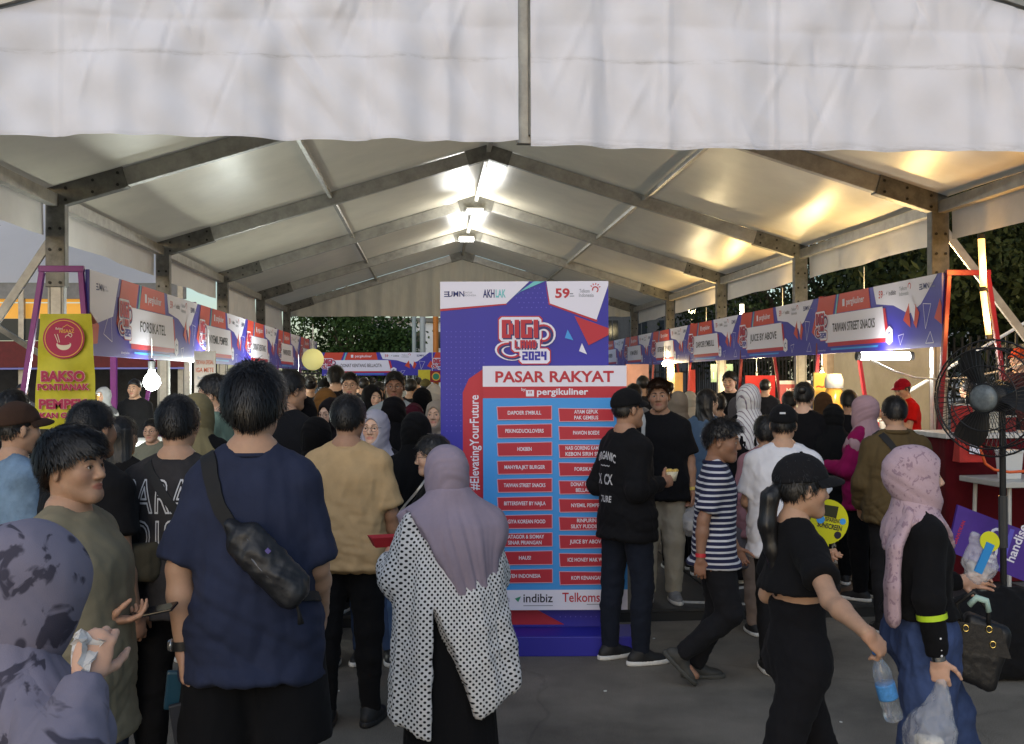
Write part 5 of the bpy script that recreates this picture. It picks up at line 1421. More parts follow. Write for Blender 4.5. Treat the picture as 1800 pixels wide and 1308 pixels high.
# purple sign leaning at the right edge
p = at(1733, 945, 6.9); ls = empty('leaning_sign', (p.x, p.y, 0), R(-4), 'purple tilted sheet sign with white lettering beside the black padded bag', 'sign')
kk = 6.9 / 1884; rot = R(-19)
def sgn(px, py): return ((px - 1733) * kk, p.z + (945 - py) * kk)
cn = [sgn(1665, 968), sgn(1683, 887), sgn(1832, 945), sgn(1820, 1030)]
MB().prism(cn, -.012, .012).build('panel', mat('sign_purple', '#4a2f8a', rough=.4, noise=.1), ls)
a = Art(); up = R(68)
x_, z_ = sgn(1745, 958); a.text('IDO', x_, z_, .13, P_WHITE, 1, .02, rot=up); x_, z_ = sgn(1786, 955); a.text('handise', x_, z_, .085, P_WHITE, 1, .02, rot=up); x_, z_ = sgn(1765, 962); a.line([sgn(1757, 998), sgn(1778, 930)], .03, P_DOT, 1)
x_, z_ = sgn(1685, 935); a.text('DAPATKAN', x_, z_, .03, P_RED, 1, .02, rot=up); a.build('lettering', ls, loc=(0, -.0135, 0))
MB().box((0, .06, (p.z - .2) / 2), (.02, .02, (p.z - .2) / 2)).build('prop_leg', steel, ls)
# black padded bag
p = at(1752, 1060, 6.3); f = Field((-.36, -.3, -.02), (.36, .3, .56), .014)
f.add(rbox((0, 0, .2), (.27, .2, .2), .09), .02); f.add(ell((-.05, 0, .34), (.24, .17, .13)), .08); f.add(ell((.1, -.02, .4), (.15, .12, .1)), .08)
V_, Q_ = f.mesh(2); V_ = folds(V_, vnormals(V_, Q_), .016, 16, 4, (1, 1, 1))
V_[:, 2] = np.maximum(V_[:, 2], .0)
bagb = sdf_obj('duffel_bag', [(V_, Q_)], BLACK(), None); bagb.location = (p.x, p.y, 0)
tag(bagb, 'bulky black cloth bag on the ground under the purple sign', 'bag')

# ------------------------------------------------------------------ goods on the counters
clear_am = mat('tub_amber', (.62, .36, .1), rough=.15, trans=.2, noise=.4, nscale=30); tub_cl = mat('tub_clear', (.7, .68, .6), rough=.2, trans=.3)
def food_tub(pos, r, h, m, label, group):
    t = empty('food_tub', pos, 0, label, 'food tub', group)
    MB().lathe([(r * .8, 0), (r, h * .9), (r * 1.04, h * .92), (r * 1.04, h), (.001, h)], 18).build('cup', m, t, smooth=True); MB().lathe([(r * 1.07, h), (r * 1.07, h * 1.08), (.001, h * 1.09)], 18).build('lid', tub_cl, t, smooth=True)
cz_ = PF + .92
for i in range(3): food_tub(at_y(200, 730 - 0 * i, 12.1) * Vector((1, 1, 0)) if False else Vector((LX - .42, ly0 + 1.35, cz_ + i * .2)), .1, .18, clear_am, ('lowest', 'middle', 'topmost')[i] + ' tub of soup in the stack on the FORSIKATEL counter', 'soup tubs on the counter')
food_tub(Vector((LX - .38, ly0 + 1.7, cz_)), .09, .26, mat('tub_dark_sauce', (.04, .02, .015), rough=.2), 'dark sauce tub beside the stacked soup tubs', 'soup tubs on the counter')
for i in range(7):
    food_tub(Vector((5.0 + .1 * (i % 3), ry0 + 1.3 + .28 * i, cz_)), .05, .13 + .02 * (i % 2), (tub_cl, mat('cup_red', (.45, .02, .03), rough=.4), mat('cup_white', (.7, .7, .68), rough=.4))[i % 3], ('clear', 'red', 'white')[i % 3] + ' drink cup on the street snacks counter, ' + ('first', 'second', 'third', 'fourth', 'fifth', 'sixth', 'seventh')[i] + ' from the maroon end frame', 'cups on the street snacks counter')
q0 = at_y(1722, 860, 8.6)
for i, (dx, dy, w, h, c) in enumerate(((-.2, -.1, .07, .22, '#a3201c'), (.02, -.16, .06, .17, '#b9b4a6'), (.2, -.05, .08, .12, '#7c1a16'), (.12, .1, .05, .26, '#c9a23a'))):
    t = empty('snack_box', (q0.x + dx, q0.y + dy, PF + 1.2), R(20 * i), ('tall red snack box on the dark red counter', 'pale snack box on the dark red counter', 'low dark red snack box on the counter end', 'narrow mustard snack box at the back of the dark red counter')[i], 'box', 'snack boxes beyond the fan')
    MB().box((0, 0, h / 2), (w, w * .7, h / 2)).build('carton', mat('carton_' + c[1:], c, rough=.6, noise=.2), t, bevel=.006); MB().box((0, 0, h + .006), (w * 1.03, w * .73, .006)).build('lid', mat('carton_lid', (.5, .48, .44), rough=.6), t)
# ------------------------------------------------------------------ trees, buildings, fence, neighbouring tents
leaf_d = mat('leaf_dark', (.018, .028, .012), rough=.75, spec=.08, noise=.4, nscale=2)
leaf_g = mat('leaf_green', (.035, .068, .018), rough=.65, spec=.15, noise=.4, nscale=2)
bark = mat('bark', (.06, .045, .03), rough=.9, noise=.3, nscale=12, bump=.6, bscale=20)
def crown_mesh(name, seed, nclump, nleaf, rx, rz, leaf=.16):
    g = np.random.default_rng(seed); C = []
    while len(C) < nclump:
        p = g.uniform(-1, 1, 3)
        if .25 < (p ** 2).sum() < 1: C.append(p * [rx, rx, rz])
    C = np.array(C); ci = g.integers(0, nclump, nleaf)
    P = C[ci] + g.normal(size=(nleaf, 3)) * [.17 * rx, .17 * rx, .14 * rz]
    d = g.normal(size=(nleaf, 3)); d /= np.linalg.norm(d, axis=1)[:, None]; d[:, 2] -= .3
    e = np.cross(d, g.normal(size=(nleaf, 3))); e /= np.linalg.norm(e, axis=1)[:, None] + 1e-9
    s = leaf * g.uniform(.6, 1.3, nleaf)[:, None]
    V_ = np.stack([P, P + d * s * .5 + e * s * .28, P + d * s, P + d * s * .5 - e * s * .28], 1).reshape(-1, 3)
    me = bpy.data.meshes.new(name); n = nleaf
    me.vertices.add(n * 4); me.vertices.foreach_set('co', V_.astype(np.float32).ravel())
    me.loops.add(n * 4); me.loops.foreach_set('vertex_index', np.arange(n * 4, dtype=np.int32))
    me.polygons.add(n); me.polygons.foreach_set('loop_start', np.arange(0, n * 4, 4, dtype=np.int32)); me.polygons.foreach_set('loop_total', np.full(n, 4, np.int32))
    me.update(calc_edges=True); return me, C
def tree(pos, h, me, C, m, label, sc=1., rz=0., group='trees behind the booths'):
    t = empty('tree', (pos[0], pos[1], 0), rz, label, 'tree', group)
    mb = MB(); mb.tube([(0, 0, 0), (.05, 0, h * .3), (-.05, .05, h * .6), (0, 0, h)], [.26, .2, .14, .06], 9)
    for c in C[::5]:
        q = Vector(c) * sc * .8 + Vector((0, 0, h)); s0 = Vector((0, 0, h * random.uniform(.45, .85))); mb.tube([s0, (s0 + q) / 2 + Vector((0, 0, .2)), q], [.09, .05, .015], 6)
    mb.build('trunk', bark, t, smooth=True)
    o = link('crown', me, m, t, (0, 0, h)); o.scale = (sc,) * 3
    return t
ma, Ca = crown_mesh('crown', 1, 60, 16000, 3.3, 2.6)
mb_, Cb = crown_mesh('crown', 2, 70, 16000, 3.0, 3.2, .14)
for m_ in (ma, mb_): m_.materials.append(leaf_d)
for i, (x, y, h, s, me, C) in enumerate(((11.0, 17.5, 4.6, 1.1, ma, Ca), (12.5, 24, 5.2, 1.25, mb_, Cb), (9.8, 32, 4.6, 1.0, ma, Ca), (13.5, 38, 6, 1.5, mb_, Cb), (16, 29, 6.5, 1.5, ma, Ca), (8.8, 14.2, 5.2, .7, mb_, Cb), (19, 20, 6, 1.7, mb_, Cb))):
    tree((x, y), h, me, C, leaf_d, ('dark tree rising behind the street snacks booth', 'dark tree behind the juice booth', 'dark tree behind the far end of the maroon-framed booths', 'tall dark tree far behind the row of maroon frames', 'broad dark tree behind the amber tube lamps', 'slim dark tree close by the maroon end frame', 'spreading dark tree farthest out past the amber tubes')[i], s, i * 1.1)
mg_, Cg = crown_mesh('crown', 5, 60, 14000, 3.0, 2.2, .2); mg_.materials.append(leaf_g)
p = at_y(612, 600, 50); tree((p.x, p.y), 3.6, mg_, Cg, leaf_g, 'green leafy tree above the end-of-aisle banner', .95)
p = at_y(670, 600, 52); tree((p.x, p.y), 2.9, mg_, Cg, leaf_g, 'smaller green tree beside the white building', .62, 2.0)
p = at_y(-20, 5, 16); tree((p.x - .8, p.y), 7.4, ma, Ca, leaf_d, 'dark tree rising over the white gable near the neighbouring tent', .8, .6)
# overhanging sprig
p = at_y(0, 405, 11.5); t = empty('tree_branch', (p.x - .5, p.y, p.z + .1), 0, 'leafy twig hanging in front of the neighbouring white tent', 'branch')
sm, _c = crown_mesh('leaves', 9, 10, 260, .5, .22, .09); sm.materials.append(leaf_d); link('leaves', sm, leaf_d, t); MB().tube([(-1.2, 0, .25), (0, 0, .05), (.5, 0, -.05)], [.03, .015, .005], 6).build('twig', bark, t)

# white building beyond the aisle end
wm = mat('building_white', (.62, .63, .62), rough=.7, noise=.12, nscale=1); glass = mat('window_dark', (.02, .025, .03), rough=.1)
def building(x0, x1, y, z1, label, storeys, cols, m=wm, depth=8, winm=glass, z0w=1.2, wf=.6, hf=.5):
    t = empty('building', ((x0 + x1) / 2, y, 0), 0, label, 'building'); w = x1 - x0
    MB().box((0, depth / 2, z1 / 2), (w / 2, depth / 2, z1 / 2)).build('wall', m, t)
    MB().box((0, depth / 2, z1 + .12), (w / 2 + .2, depth / 2 + .2, .12)).build('roof', steel, t)
    sh_ = (z1 - z0w) / storeys; cw = w / cols
    for i in range(storeys):
        MB().box((0, -.06, z0w + sh_ * i - .15), (w / 2, .06, .07)).build('ledge', m, t)
        for j in range(cols):
            o = MB().box((-w / 2 + cw * (j + .5), -.03, z0w + sh_ * (i + .45)), (cw * wf / 2 + .05, .03, sh_ * hf / 2 + .05)).build('window', m, t)
            MB().box((-w / 2 + cw * (j + .5), -.064, z0w + sh_ * (i + .45)), (cw * wf / 2, .003, sh_ * hf / 2)).build('pane', winm, o)
            for s in (-1, 1): MB().box((-w / 2 + cw * (j + .5 + s * wf / 6), -.07, z0w + sh_ * (i + .45)), (.02, .002, sh_ * hf / 2)).build('mullion', m, o)
    return t
p = at_y(725, 600, 62); building(p.x - 3.2, p.x + 5, 62, 5.0, 'low white building behind the end-of-aisle banner', 2, 4)
p0, p1 = at_y(1660, 20, 60), at_y(1900, 20, 60); building(p0.x - 4, p1.x + 6, 60, 27, 'tall office block with window bands above the tent roof', 8, 9, mat('building_grey', (.35, .37, .38), rough=.6), wf=.8, hf=.62, winm=mat('window_teal', (.05, .08, .09), rough=.08))
for i, (px, col) in enumerate(((728, '#8f9894'), (743, '#9aa09c'), (766, '#b06a1e'))):
    q = at_y(px, 600, 45); o = MB().tube([(q.x, q.y, 0), (q.x, q.y, 5.2)], .12 if i else .09, 10).build('lamp_post', mat('post_' + col[1:], col, rough=.5), smooth=True); tag(o, ('thin grey post behind the end-of-aisle banner', 'thicker grey post behind the end-of-aisle banner', 'orange post behind the end-of-aisle banner')[i], 'post')
building(4.6, 17, 56, 7.5, 'long dark building beyond the far right stalls', 3, 8, mat('building_dark', (.06, .065, .07), rough=.8, noise=.2))
# black bar fence closing the market
t = empty('bar_fence', (0, 40, 0), 0, 'black vertical-bar fence closing the far end of the aisle', 'fence'); fm_ = mat('fence_black', (.015, .015, .015), rough=.5)
for z in (.25, 1.95): MB().box((0, 0, z), (9.5, .025, .03)).build('rail', fm_, t)
pk_ = MB().box((0, 0, 1.05), (.016, .016, 1.05)).mesh('picket'); pk_.materials.append(fm_)
for i in range(96): link('picket', pk_, None, t, (-9.4 + i * .197, -.045, 0))
t = empty('bar_fence', (7.9, 25, 0), 0, 'black bar fence behind the maroon-framed booths', 'fence')
for z in (.3, 2.2): MB().box((0, 0, z), (.025, 11, .03)).build('rail', fm_, t)
for i in range(80): link('picket', pk_, None, t, (-.045, -10.9 + i * .275, .3))
# masonry wall and house front behind the near right booth
wl = mat('wall_plaster_grey', (.17, .168, .155), rough=.85, noise=.2, nscale=1.5, bump=.3, bscale=15)
w_ = MB().box((7.4, 19.2, 1.3), (.12, 2.1, 1.3)).build('boundary_wall', wl); tag(w_, 'grey plaster wall behind the street snacks booth', 'wall')
pl_ = at_y(1358, 660, 21); o = MB().box((7.35, 21.6, 1.4), (.16, .16, 1.4)).build('wall_pillar', mat('pillar_tan', (.42, .33, .24), rough=.8, noise=.15)); tag(o, 'tan masonry pillar between the grey wall and the bar fence', 'pillar')
# street lamp in the trees
p = at_y(1215, 546, 46); t = empty('street_lamp', (p.x, p.y, 0), 0, 'street lamp glowing warm yellow among the dark trees', 'lamp')
MB().tube([(0, 0, 0), (0, 0, p.z)], [.09, .05], 8).build('pole', steel, t); MB().lathe([(.001, -.2), (.16, -.1), (.2, .05), (.1, .2), (.001, .24)], 14, (0, 0, p.z)).build('globe', mat('street_globe', (1, 1, 1), emit=(1, .8, .4), estr=14), t, smooth=True)
ld = bpy.data.lights.new('street', 'POINT'); ld.energy = 120; ld.color = (1, .8, .45); ld.shadow_soft_size = .2; lo = bpy.data.objects.new('lamp_light', ld); COL.objects.link(lo); lo.parent = t; lo.location = (0, -.4, p.z)
# neighbouring white tent with an orange lit front, left
nt_ = empty('neighbour_tent', (-9, 21, 0), 0, 'neighbouring white tent with orange panels and a dark fascia', 'tent')
def NT(mb, name, m, **k): o = mb.build(name, m, nt_, **k); o.location = Vector(o.location) - Vector(nt_.location); return o
Yn = 21.0
def nq(px, py, y=Yn): return at_y(px, py, y)
xa, xb = nq(-260, 500).x, nq(326, 500).x
z0, z1 = nq(100, 497).z, nq(100, 380).z
NT(MB().add([(xa, Yn, z0), (xb, Yn, z0), (xb - .6, Yn + 3, z1 + 1.6), (xa, Yn + 3, z1 + 1.6)], [(0, 1, 2, 3)]), 'roof', mat('neighbour_roof', (.66, .66, .68), rough=.5, noise=.06, nscale=.6, transl=.2))
za = nq(100, 525).z
NT(MB().box(((xa + xb) / 2, Yn + .05, (z0 + za) / 2), ((xb - xa) / 2, .03, (z0 - za) / 2)), 'valance', mat('neighbour_valance', (.25, .25, .25), rough=.7, noise=.15))
om = mat('orange_lit_panel', (.62, .30, .05), rough=.6, emit=(1, .5, .08), estr=.42)
for q0, q1 in ((502, 530), (532, 559)): NT(MB().box(((xa + xb) / 2 - .3, Yn + .2, (nq(100, q0).z + nq(100, q1).z) / 2), ((xb - xa) / 2 - .3, .02, (nq(100, q0).z - nq(100, q1).z) / 2)), 'lit_panel', om)
NT(MB().box(((xa + xb) / 2, Yn + .1, (nq(100, 560).z + nq(100, 598).z) / 2), ((xb - xa) / 2, .05, (nq(100, 560).z - nq(100, 598).z) / 2)), 'fascia', mat('fascia_dark', (.02, .03, .03), rough=.5))
NT(MB().box(((xa + xb) / 2, Yn - .1, (nq(100, 600).z + nq(100, 646).z) / 2), ((xb - xa) / 2, .05, (nq(100, 600).z - nq(100, 646).z) / 2)), 'red_fascia', mat('fascia_red', (.12, .008, .012), rough=.6, noise=.2))
NT(MB().box(((xa + xb) / 2, Yn - .13, nq(100, 648).z), ((xb - xa) / 2, .03, .016)), 'blue_trim', mat('trim_blue', (.2, .2, .55), rough=.5))
NT(MB().box(((xa + xb) / 2, Yn + 3.0, 1.2), ((xb - xa) / 2, .05, 1.2)), 'back_wall', mat('dark_wall', (.03, .032, .035), rough=.8, noise=.3))
for x in (xa + 1, (xa + xb) / 2, xb - .1): NT(MB().box((x, Yn + .06, z0 / 2), (.05, .05, z0 / 2)), 'post', alu)
for i, (px, y) in enumerate(((200, 16.0), (330, 15.5), (435, 21), (470, 26))):
    q = at_y(px, 640, y); o = MB().box((q.x, q.y, 1.3), (.04, .04, 1.3)).build('stall_post', alu if i % 2 else purple); tag(o, ('metal post behind the FORSIKATEL counter', 'metal post beside the narrow pale poster', 'purple post in the stall past the NYEMIL PEMPEK banner', 'thin post in the farthest purple stall')[i], 'post')
# ------------------------------------------------------------------ patterned fabrics
def pattern(name, base, kind, ink=(.01, .01, .012), scale=40., thr=.3, lines=.45):
    if name in MATS: return MATS[name]
    m = cloth(name, base); nt = m.node_tree; N, Lk = nt.nodes, nt.links; b = N['Principled BSDF']
    src = b.inputs['Base Color'].links[0].from_socket
    at_ = N.new('ShaderNodeAttribute'); at_.attribute_name = 'cuv'
    mx = N.new('ShaderNodeMix'); mx.data_type = 'RGBA'; Lk.new(src, mx.inputs[6]); mx.inputs[7].default_value = (*ink, 1)
    def rng_(sock, a, b_, lo=1, hi=0):
        r = N.new('ShaderNodeMapRange'); r.inputs[1].default_value = a; r.inputs[2].default_value = b_; r.inputs[3].default_value = lo; r.inputs[4].default_value = hi; Lk.new(sock, r.inputs[0]); return r.outputs[0]
    if kind == 'dots':
        mp = N.new('ShaderNodeMapping'); mp.inputs['Rotation'].default_value = (0, R(45), 0); Lk.new(at_.outputs['Vector'], mp.inputs[0])
        sep = N.new('ShaderNodeSeparateXYZ'); Lk.new(mp.outputs[0], sep.inputs[0]); cb_ = N.new('ShaderNodeCombineXYZ'); Lk.new(sep.outputs[0], cb_.inputs[0]); Lk.new(sep.outputs[2], cb_.inputs[1])
        v = N.new('ShaderNodeTexVoronoi'); v.voronoi_dimensions = '2D'; v.inputs['Scale'].default_value = scale; v.inputs['Randomness'].default_value = 0; Lk.new(cb_.outputs[0], v.inputs['Vector'])
        f = rng_(v.outputs['Distance'], thr - .05, thr + .05)
    elif kind == 'stripes':
        w = N.new('ShaderNodeSeparateXYZ'); Lk.new(at_.outputs['Vector'], w.inputs[0])
        s1 = N.new('ShaderNodeMath'); s1.operation = 'MULTIPLY'; Lk.new(w.outputs[2], s1.inputs[0]); s1.inputs[1].default_value = scale
        s2 = N.new('ShaderNodeMath'); s2.operation = 'FRACT'; Lk.new(s1.outputs[0], s2.inputs[0]); f = rng_(s2.outputs[0], thr - .04, thr + .04)
    elif kind == 'diag':
        w = N.new('ShaderNodeSeparateXYZ'); Lk.new(at_.outputs['Vector'], w.inputs[0])
        s0 = N.new('ShaderNodeMath'); s0.operation = 'MULTIPLY_ADD'; Lk.new(w.outputs[2], s0.inputs[0]); s0.inputs[1].default_value = .35; Lk.new(w.outputs[0], s0.inputs[2])
        s1 = N.new('ShaderNodeMath'); s1.operation = 'MULTIPLY'; Lk.new(s0.outputs[0], s1.inputs[0]); s1.inputs[1].default_value = scale
        s2 = N.new('ShaderNodeMath'); s2.operation = 'FRACT'; Lk.new(s1.outputs[0], s2.inputs[0]); f = rng_(s2.outputs[0], thr - .06, thr + .06)
    else:      # scattered floral blots
        nz = N.new('ShaderNodeTexNoise'); nz.inputs['Scale'].default_value = scale; nz.inputs['Detail'].default_value = 3; nz.inputs['Distortion'].default_value = 1.2; Lk.new(at_.outputs['Vector'], nz.inputs['Vector'])
        v = N.new('ShaderNodeTexVoronoi'); v.inputs['Scale'].default_value = scale * .8; Lk.new(at_.outputs['Vector'], v.inputs['Vector'])
        a1 = rng_(nz.outputs[0], thr, thr + .05, 0, 1); a2 = rng_(v.outputs['Distance'], .1, .16); a3 = N.new('ShaderNodeMath'); a3.operation = 'MAXIMUM'; Lk.new(a1, a3.inputs[0]); Lk.new(a2, a3.inputs[1])
        wp2 = N.new('ShaderNodeVectorMath'); wp2.operation = 'MULTIPLY_ADD'; wp2.inputs[1].default_value = (.16, .16, .16); Lk.new(nz.outputs['Color'], wp2.inputs[0]); Lk.new(at_.outputs['Vector'], wp2.inputs[2])
        ve = N.new('ShaderNodeTexVoronoi'); ve.feature = 'DISTANCE_TO_EDGE'; ve.inputs['Scale'].default_value = scale * 1.1; Lk.new(wp2.outputs[0], ve.inputs['Vector']); a5 = rng_(ve.outputs['Distance'], .006, .022, lines, 0)
        a6 = N.new('ShaderNodeMath'); a6.operation = 'MAXIMUM'; Lk.new(a3.outputs[0], a6.inputs[0]); Lk.new(a5, a6.inputs[1])
        a4 = N.new('ShaderNodeMath'); a4.operation = 'MULTIPLY'; Lk.new(a6.outputs[0], a4.inputs[0]); a4.inputs[1].default_value = .85; f = a4.outputs[0]
    Lk.new(f, mx.inputs[0]); Lk.new(mx.outputs[2], b.inputs['Base Color']); return m
def C(c): return cloth('cloth_' + c.strip('#'), c)
def worn(p, name, label, cat):
    e = empty(name, p.root.location, p.root.rotation_euler.z, label, cat); e.scale = p.root.scale; return e
def field_obj(name, f, m, parent, amp=0., freq=30., seed=1, st=(1, 1, 1), sm=1):
    V_, Q_ = f.mesh(sm)
    if amp: V_ = folds(V_, vnormals(V_, Q_), amp, freq, seed, st)
    return sdf_obj(name, [(V_, Q_)], m, parent)
poly_bag = mat('plastic_bag_film', (.78, .8, .84), rough=.2, alpha=.32, noise=.1, nscale=12, bump=.8, bscale=22, bdist=.02)
def plastic_bag(p, top, label, h=.26, w=.11, tilt=(0, 0)):
    """thin carrier bag gathered at a hand; top is a body-frame point"""
    e = worn(p, 'plastic_bag', label, 'bag'); t = V3(*top); f = Field(t - [.2, .2, h + .1], t + [.2, .2, .05], .009)
    b = t + V3(tilt[0], tilt[1], -h); f.add(rc(t, t + (b - t) * .45, .014, w * .6), .03); f.add(ell(b + V3(0, 0, w * .9), (w, w * .7, w * 1.05)), .08)
    field_obj('film', f, poly_bag, e, .014, 26, 3, (1, 1, .3))
    f = Field(b - .15, b + [.15, .15, .25], .011); f.add(rbox(b + V3(0, 0, w * .75), (w * .55, w * .4, w * .45), .02), .01); field_obj('contents', f, mat('bag_contents', (.66, .63, .56), rough=.6, noise=.3), e)
    return e
def bottle(p, top, d, label):
    e = worn(p, 'water_bottle', label, 'bottle'); t = Vector(top); d = Vector(d).normalized(); rot = Vector((0, 0, -1)).rotation_difference(d).to_matrix()
    pr = [(.013, 0), (.014, -.02), (.0135, -.035), (.028, -.07), (.033, -.09), (.031, -.11), (.033, -.13), (.033, -.2), (.030, -.215), (.033, -.23), (.031, -.255), (.02, -.262), (.001, -.255)]
    MB().lathe(pr, 20, t, rot).build('bottle_body', mat('bottle_clear', (.72, .78, .85), rough=.08, trans=.8, alpha=.55), e, smooth=True)
    MB().lathe([(.0338, -.125), (.034, -.13), (.034, -.175), (.0338, -.18)], 20, t, rot).build('bottle_label', mat('bottle_label_blue', '#4a86c0', rough=.4, noise=.3, nscale=60), e, smooth=True)
    MB().lathe([(.0145, .002), (.0148, -.018)], 14, t, rot).build('bottle_cap', mat('cap_blue', '#3a78c8', rough=.4), e, smooth=True)
    return e
def phone(p, c, R_, label):
    e = worn(p, 'mobile_phone', label, 'phone'); MB().box(c, (.037, .077, .0042), R_).build('phone_body', mat('phone_black', (.012, .012, .014), rough=.2), e, bevel=.003)
    n = R_ @ Vector((0, 0, 1)); MB().box(Vector(c) + n * .0046, (.034, .073, .0006), R_).build('phone_screen', mat('phone_glass', (.01, .01, .012), rough=.06), e); return e
def band(p, k, m, t=.93, name='wristband', r=.033):
    c = p.el[k] + (p.wr[k] - p.el[k]) * t; d = p.fa[k]; mb = MB(); mb.tube(list(map(Vector, p.bend(np.array([c - d * .012, c + d * .012])))), r, 16, cap=False); return mb.build(name, m, p.root, smooth=True)
WHITE = mat('shoe_white', (.5, .5, .48), rough=.6, noise=.2); DKSHOE = mat('shoe_black', (.014, .014, .015), rough=.6, noise=.3); GREYSHOE = mat('shoe_grey', (.2, .2, .2), rough=.7, noise=.3)

# ------------------------------------------------------------------ people near the camera, left side
p = Person('woman in a grey floral hijab turned away, clutching a white tissue', 14, 945, 2.0, face=-48, fem=True, q=2, head=(0, -14, 0), tone='fair', bw=1.1,
           armR=dict(u=(.42, -.05, -.6), f=(-.36, .1, 1), h=(-.25, .35, .9), n=(-.9, .3, .2), curl=.95, thumb=.7), armL=dict(u=(-.1, 0, -1), f=(0, .1, -1)))
p.reach(1, 150, 1196, 1.88, pole=(.25, -.8, -.9), h=(-.1, .35, .9), n=(-.8, .5, .1), curl=1.05, thumb=.9); p.body(); flor = pattern('hijab_grey_floral', (.21, .195, .255), 'floral', (.04, .037, .055), 11., .55, .0)
p.top(flor, long=True, sl=.03, cuv=True); p.skirt(BLACK()); p.hijab(flor, drop=.55, back=.6, wide=.02, amp=.014, vol=1.22, ff=24)
band(p, 1, mat('bead_red', (.45, .02, .03), rough=.3), .9, r=.031)
e = worn(p, 'paper_tissue', 'crumpled white paper tissue gripped in a hand beside the floral hijab', 'tissue'); c = p.wr[1] + p.hd[1][0] * .07
g_ = np.random.default_rng(5); n_ = 15; GV = []
for i in range(n_):
    for j_ in range(n_):
        u, v = i / (n_ - 1) - .5, j_ / (n_ - 1) - .5
        GV.append((c[0] + u * .05 + .012 * math.sin(v * 14 + i) + g_.normal() * .004, c[1] - .02 + .02 * math.sin(u * 11 + v * 7) + g_.normal() * .005, c[2] - .035 + v * .12 + .012 * math.sin(u * 13) + g_.normal() * .004))
MB().add(GV, [(i * n_ + j_, (i + 1) * n_ + j_, (i + 1) * n_ + j_ + 1, i * n_ + j_ + 1) for i in range(n_ - 1) for j_ in range(n_ - 1)]).build('paper', mat('tissue_white', (.7, .69, .68), rough=.85, transl=.2), e)

p = Person('young man in a khaki tee glancing sideways over his phone', 127, 760, 3.25, face=-100, q=2, detail=2, head=(-8, 4, 2), tone='mid', bw=1.06,
           armR=dict(u=(.16, -.12, -1), f=(-.15, 1, .12), h=(-.1, 1, .12), n=(-.15, -.1, 1), curl=.42, thumb=.7), armL=dict(u=(-.16, -.15, -1), f=(.25, 1, .1), h=(.2, 1, .1), n=(.2, 0, 1), curl=.5))
p.reach(1, 178, 1092, 3.2, pole=(.3, -.9, -.6), n=(-.15, -.1, 1)); p.reach(-1, 190, 1080, 3.35, pole=(.5, -.9, -.5), n=(.2, 0, 1)); p.body(); kh = cloth('khaki_cotton', (.23, .20, .135)); p.top(kh, hem=.72, loose=.045, sl=.032, sleeve=.75, collar=kh); p.trousers(cloth('navy_chino', (.02, .024, .04)), fit=.016); p.shoes(WHITE)
p.short_hair(vol=1.35, fringe=.046, side=.02, top=.01, strands=4200, length=.036, fr=(.01, .1, -.03), back=-.045)
hd = p.wr[1] + p.hd[1][0] * .1
phone(p, tuple(hd + V3(-.02, .05, .022)), Euler((R(12), R(8), R(6))).to_matrix(), 'black phone held flat in the hands of the man in khaki')

p = Person('person in a pale denim shirt and brown cap standing behind the khaki tee', 28, 706, 4.95, face=-52, q=1, hat=.02, tone='mid')
p.body(); p.top(cloth('denim_pale', (.16, .24, .34), noise=.3), long=True, hem=.76, loose=.035, sl=.025); p.trousers(BLACK()); p.shoes(DKSHOE); p.short_hair(vol=.45, below=.02, strands=500); p.cap(cloth('cap_brown', (.05, .028, .02)))

p = Person('man in a plain black tee with cropped hair and olive waist pack', 157, 708, 4.3, face=-32, q=2, tone='tan', bw=1.03, armR=dict(u=(.16, -.06, -1), f=(.06, .22, -1), curl=.6), legR=dict(t=(.03, .1, -1), c=(0, -.1, -1)))
p.body(); p.top(BLACK(), hem=.78, loose=.035, sl=.03, sleeve=.7, collar=BLACK()); p.trousers(cloth('denim_navy', (.022, .03, .05)), fit=.014); p.shoes(GREYSHOE); p.short_hair(vol=.62, strands=2200, length=.014, back=-.06)
e = worn(p, 'waist_pack', 'olive waist pack on the hip of the man in plain black', 'bag'); f = Field((-.1, -.3, .85), (.35, .3, 1.25), .01); f.add(rbox((.2, .04, 1.05), (.05, .11, .075), .03, Euler((0, 0, -.3)).to_matrix()), .02); field_obj('pouch', f, cloth('olive_nylon', (.07, .06, .04)), e, .006, 30)

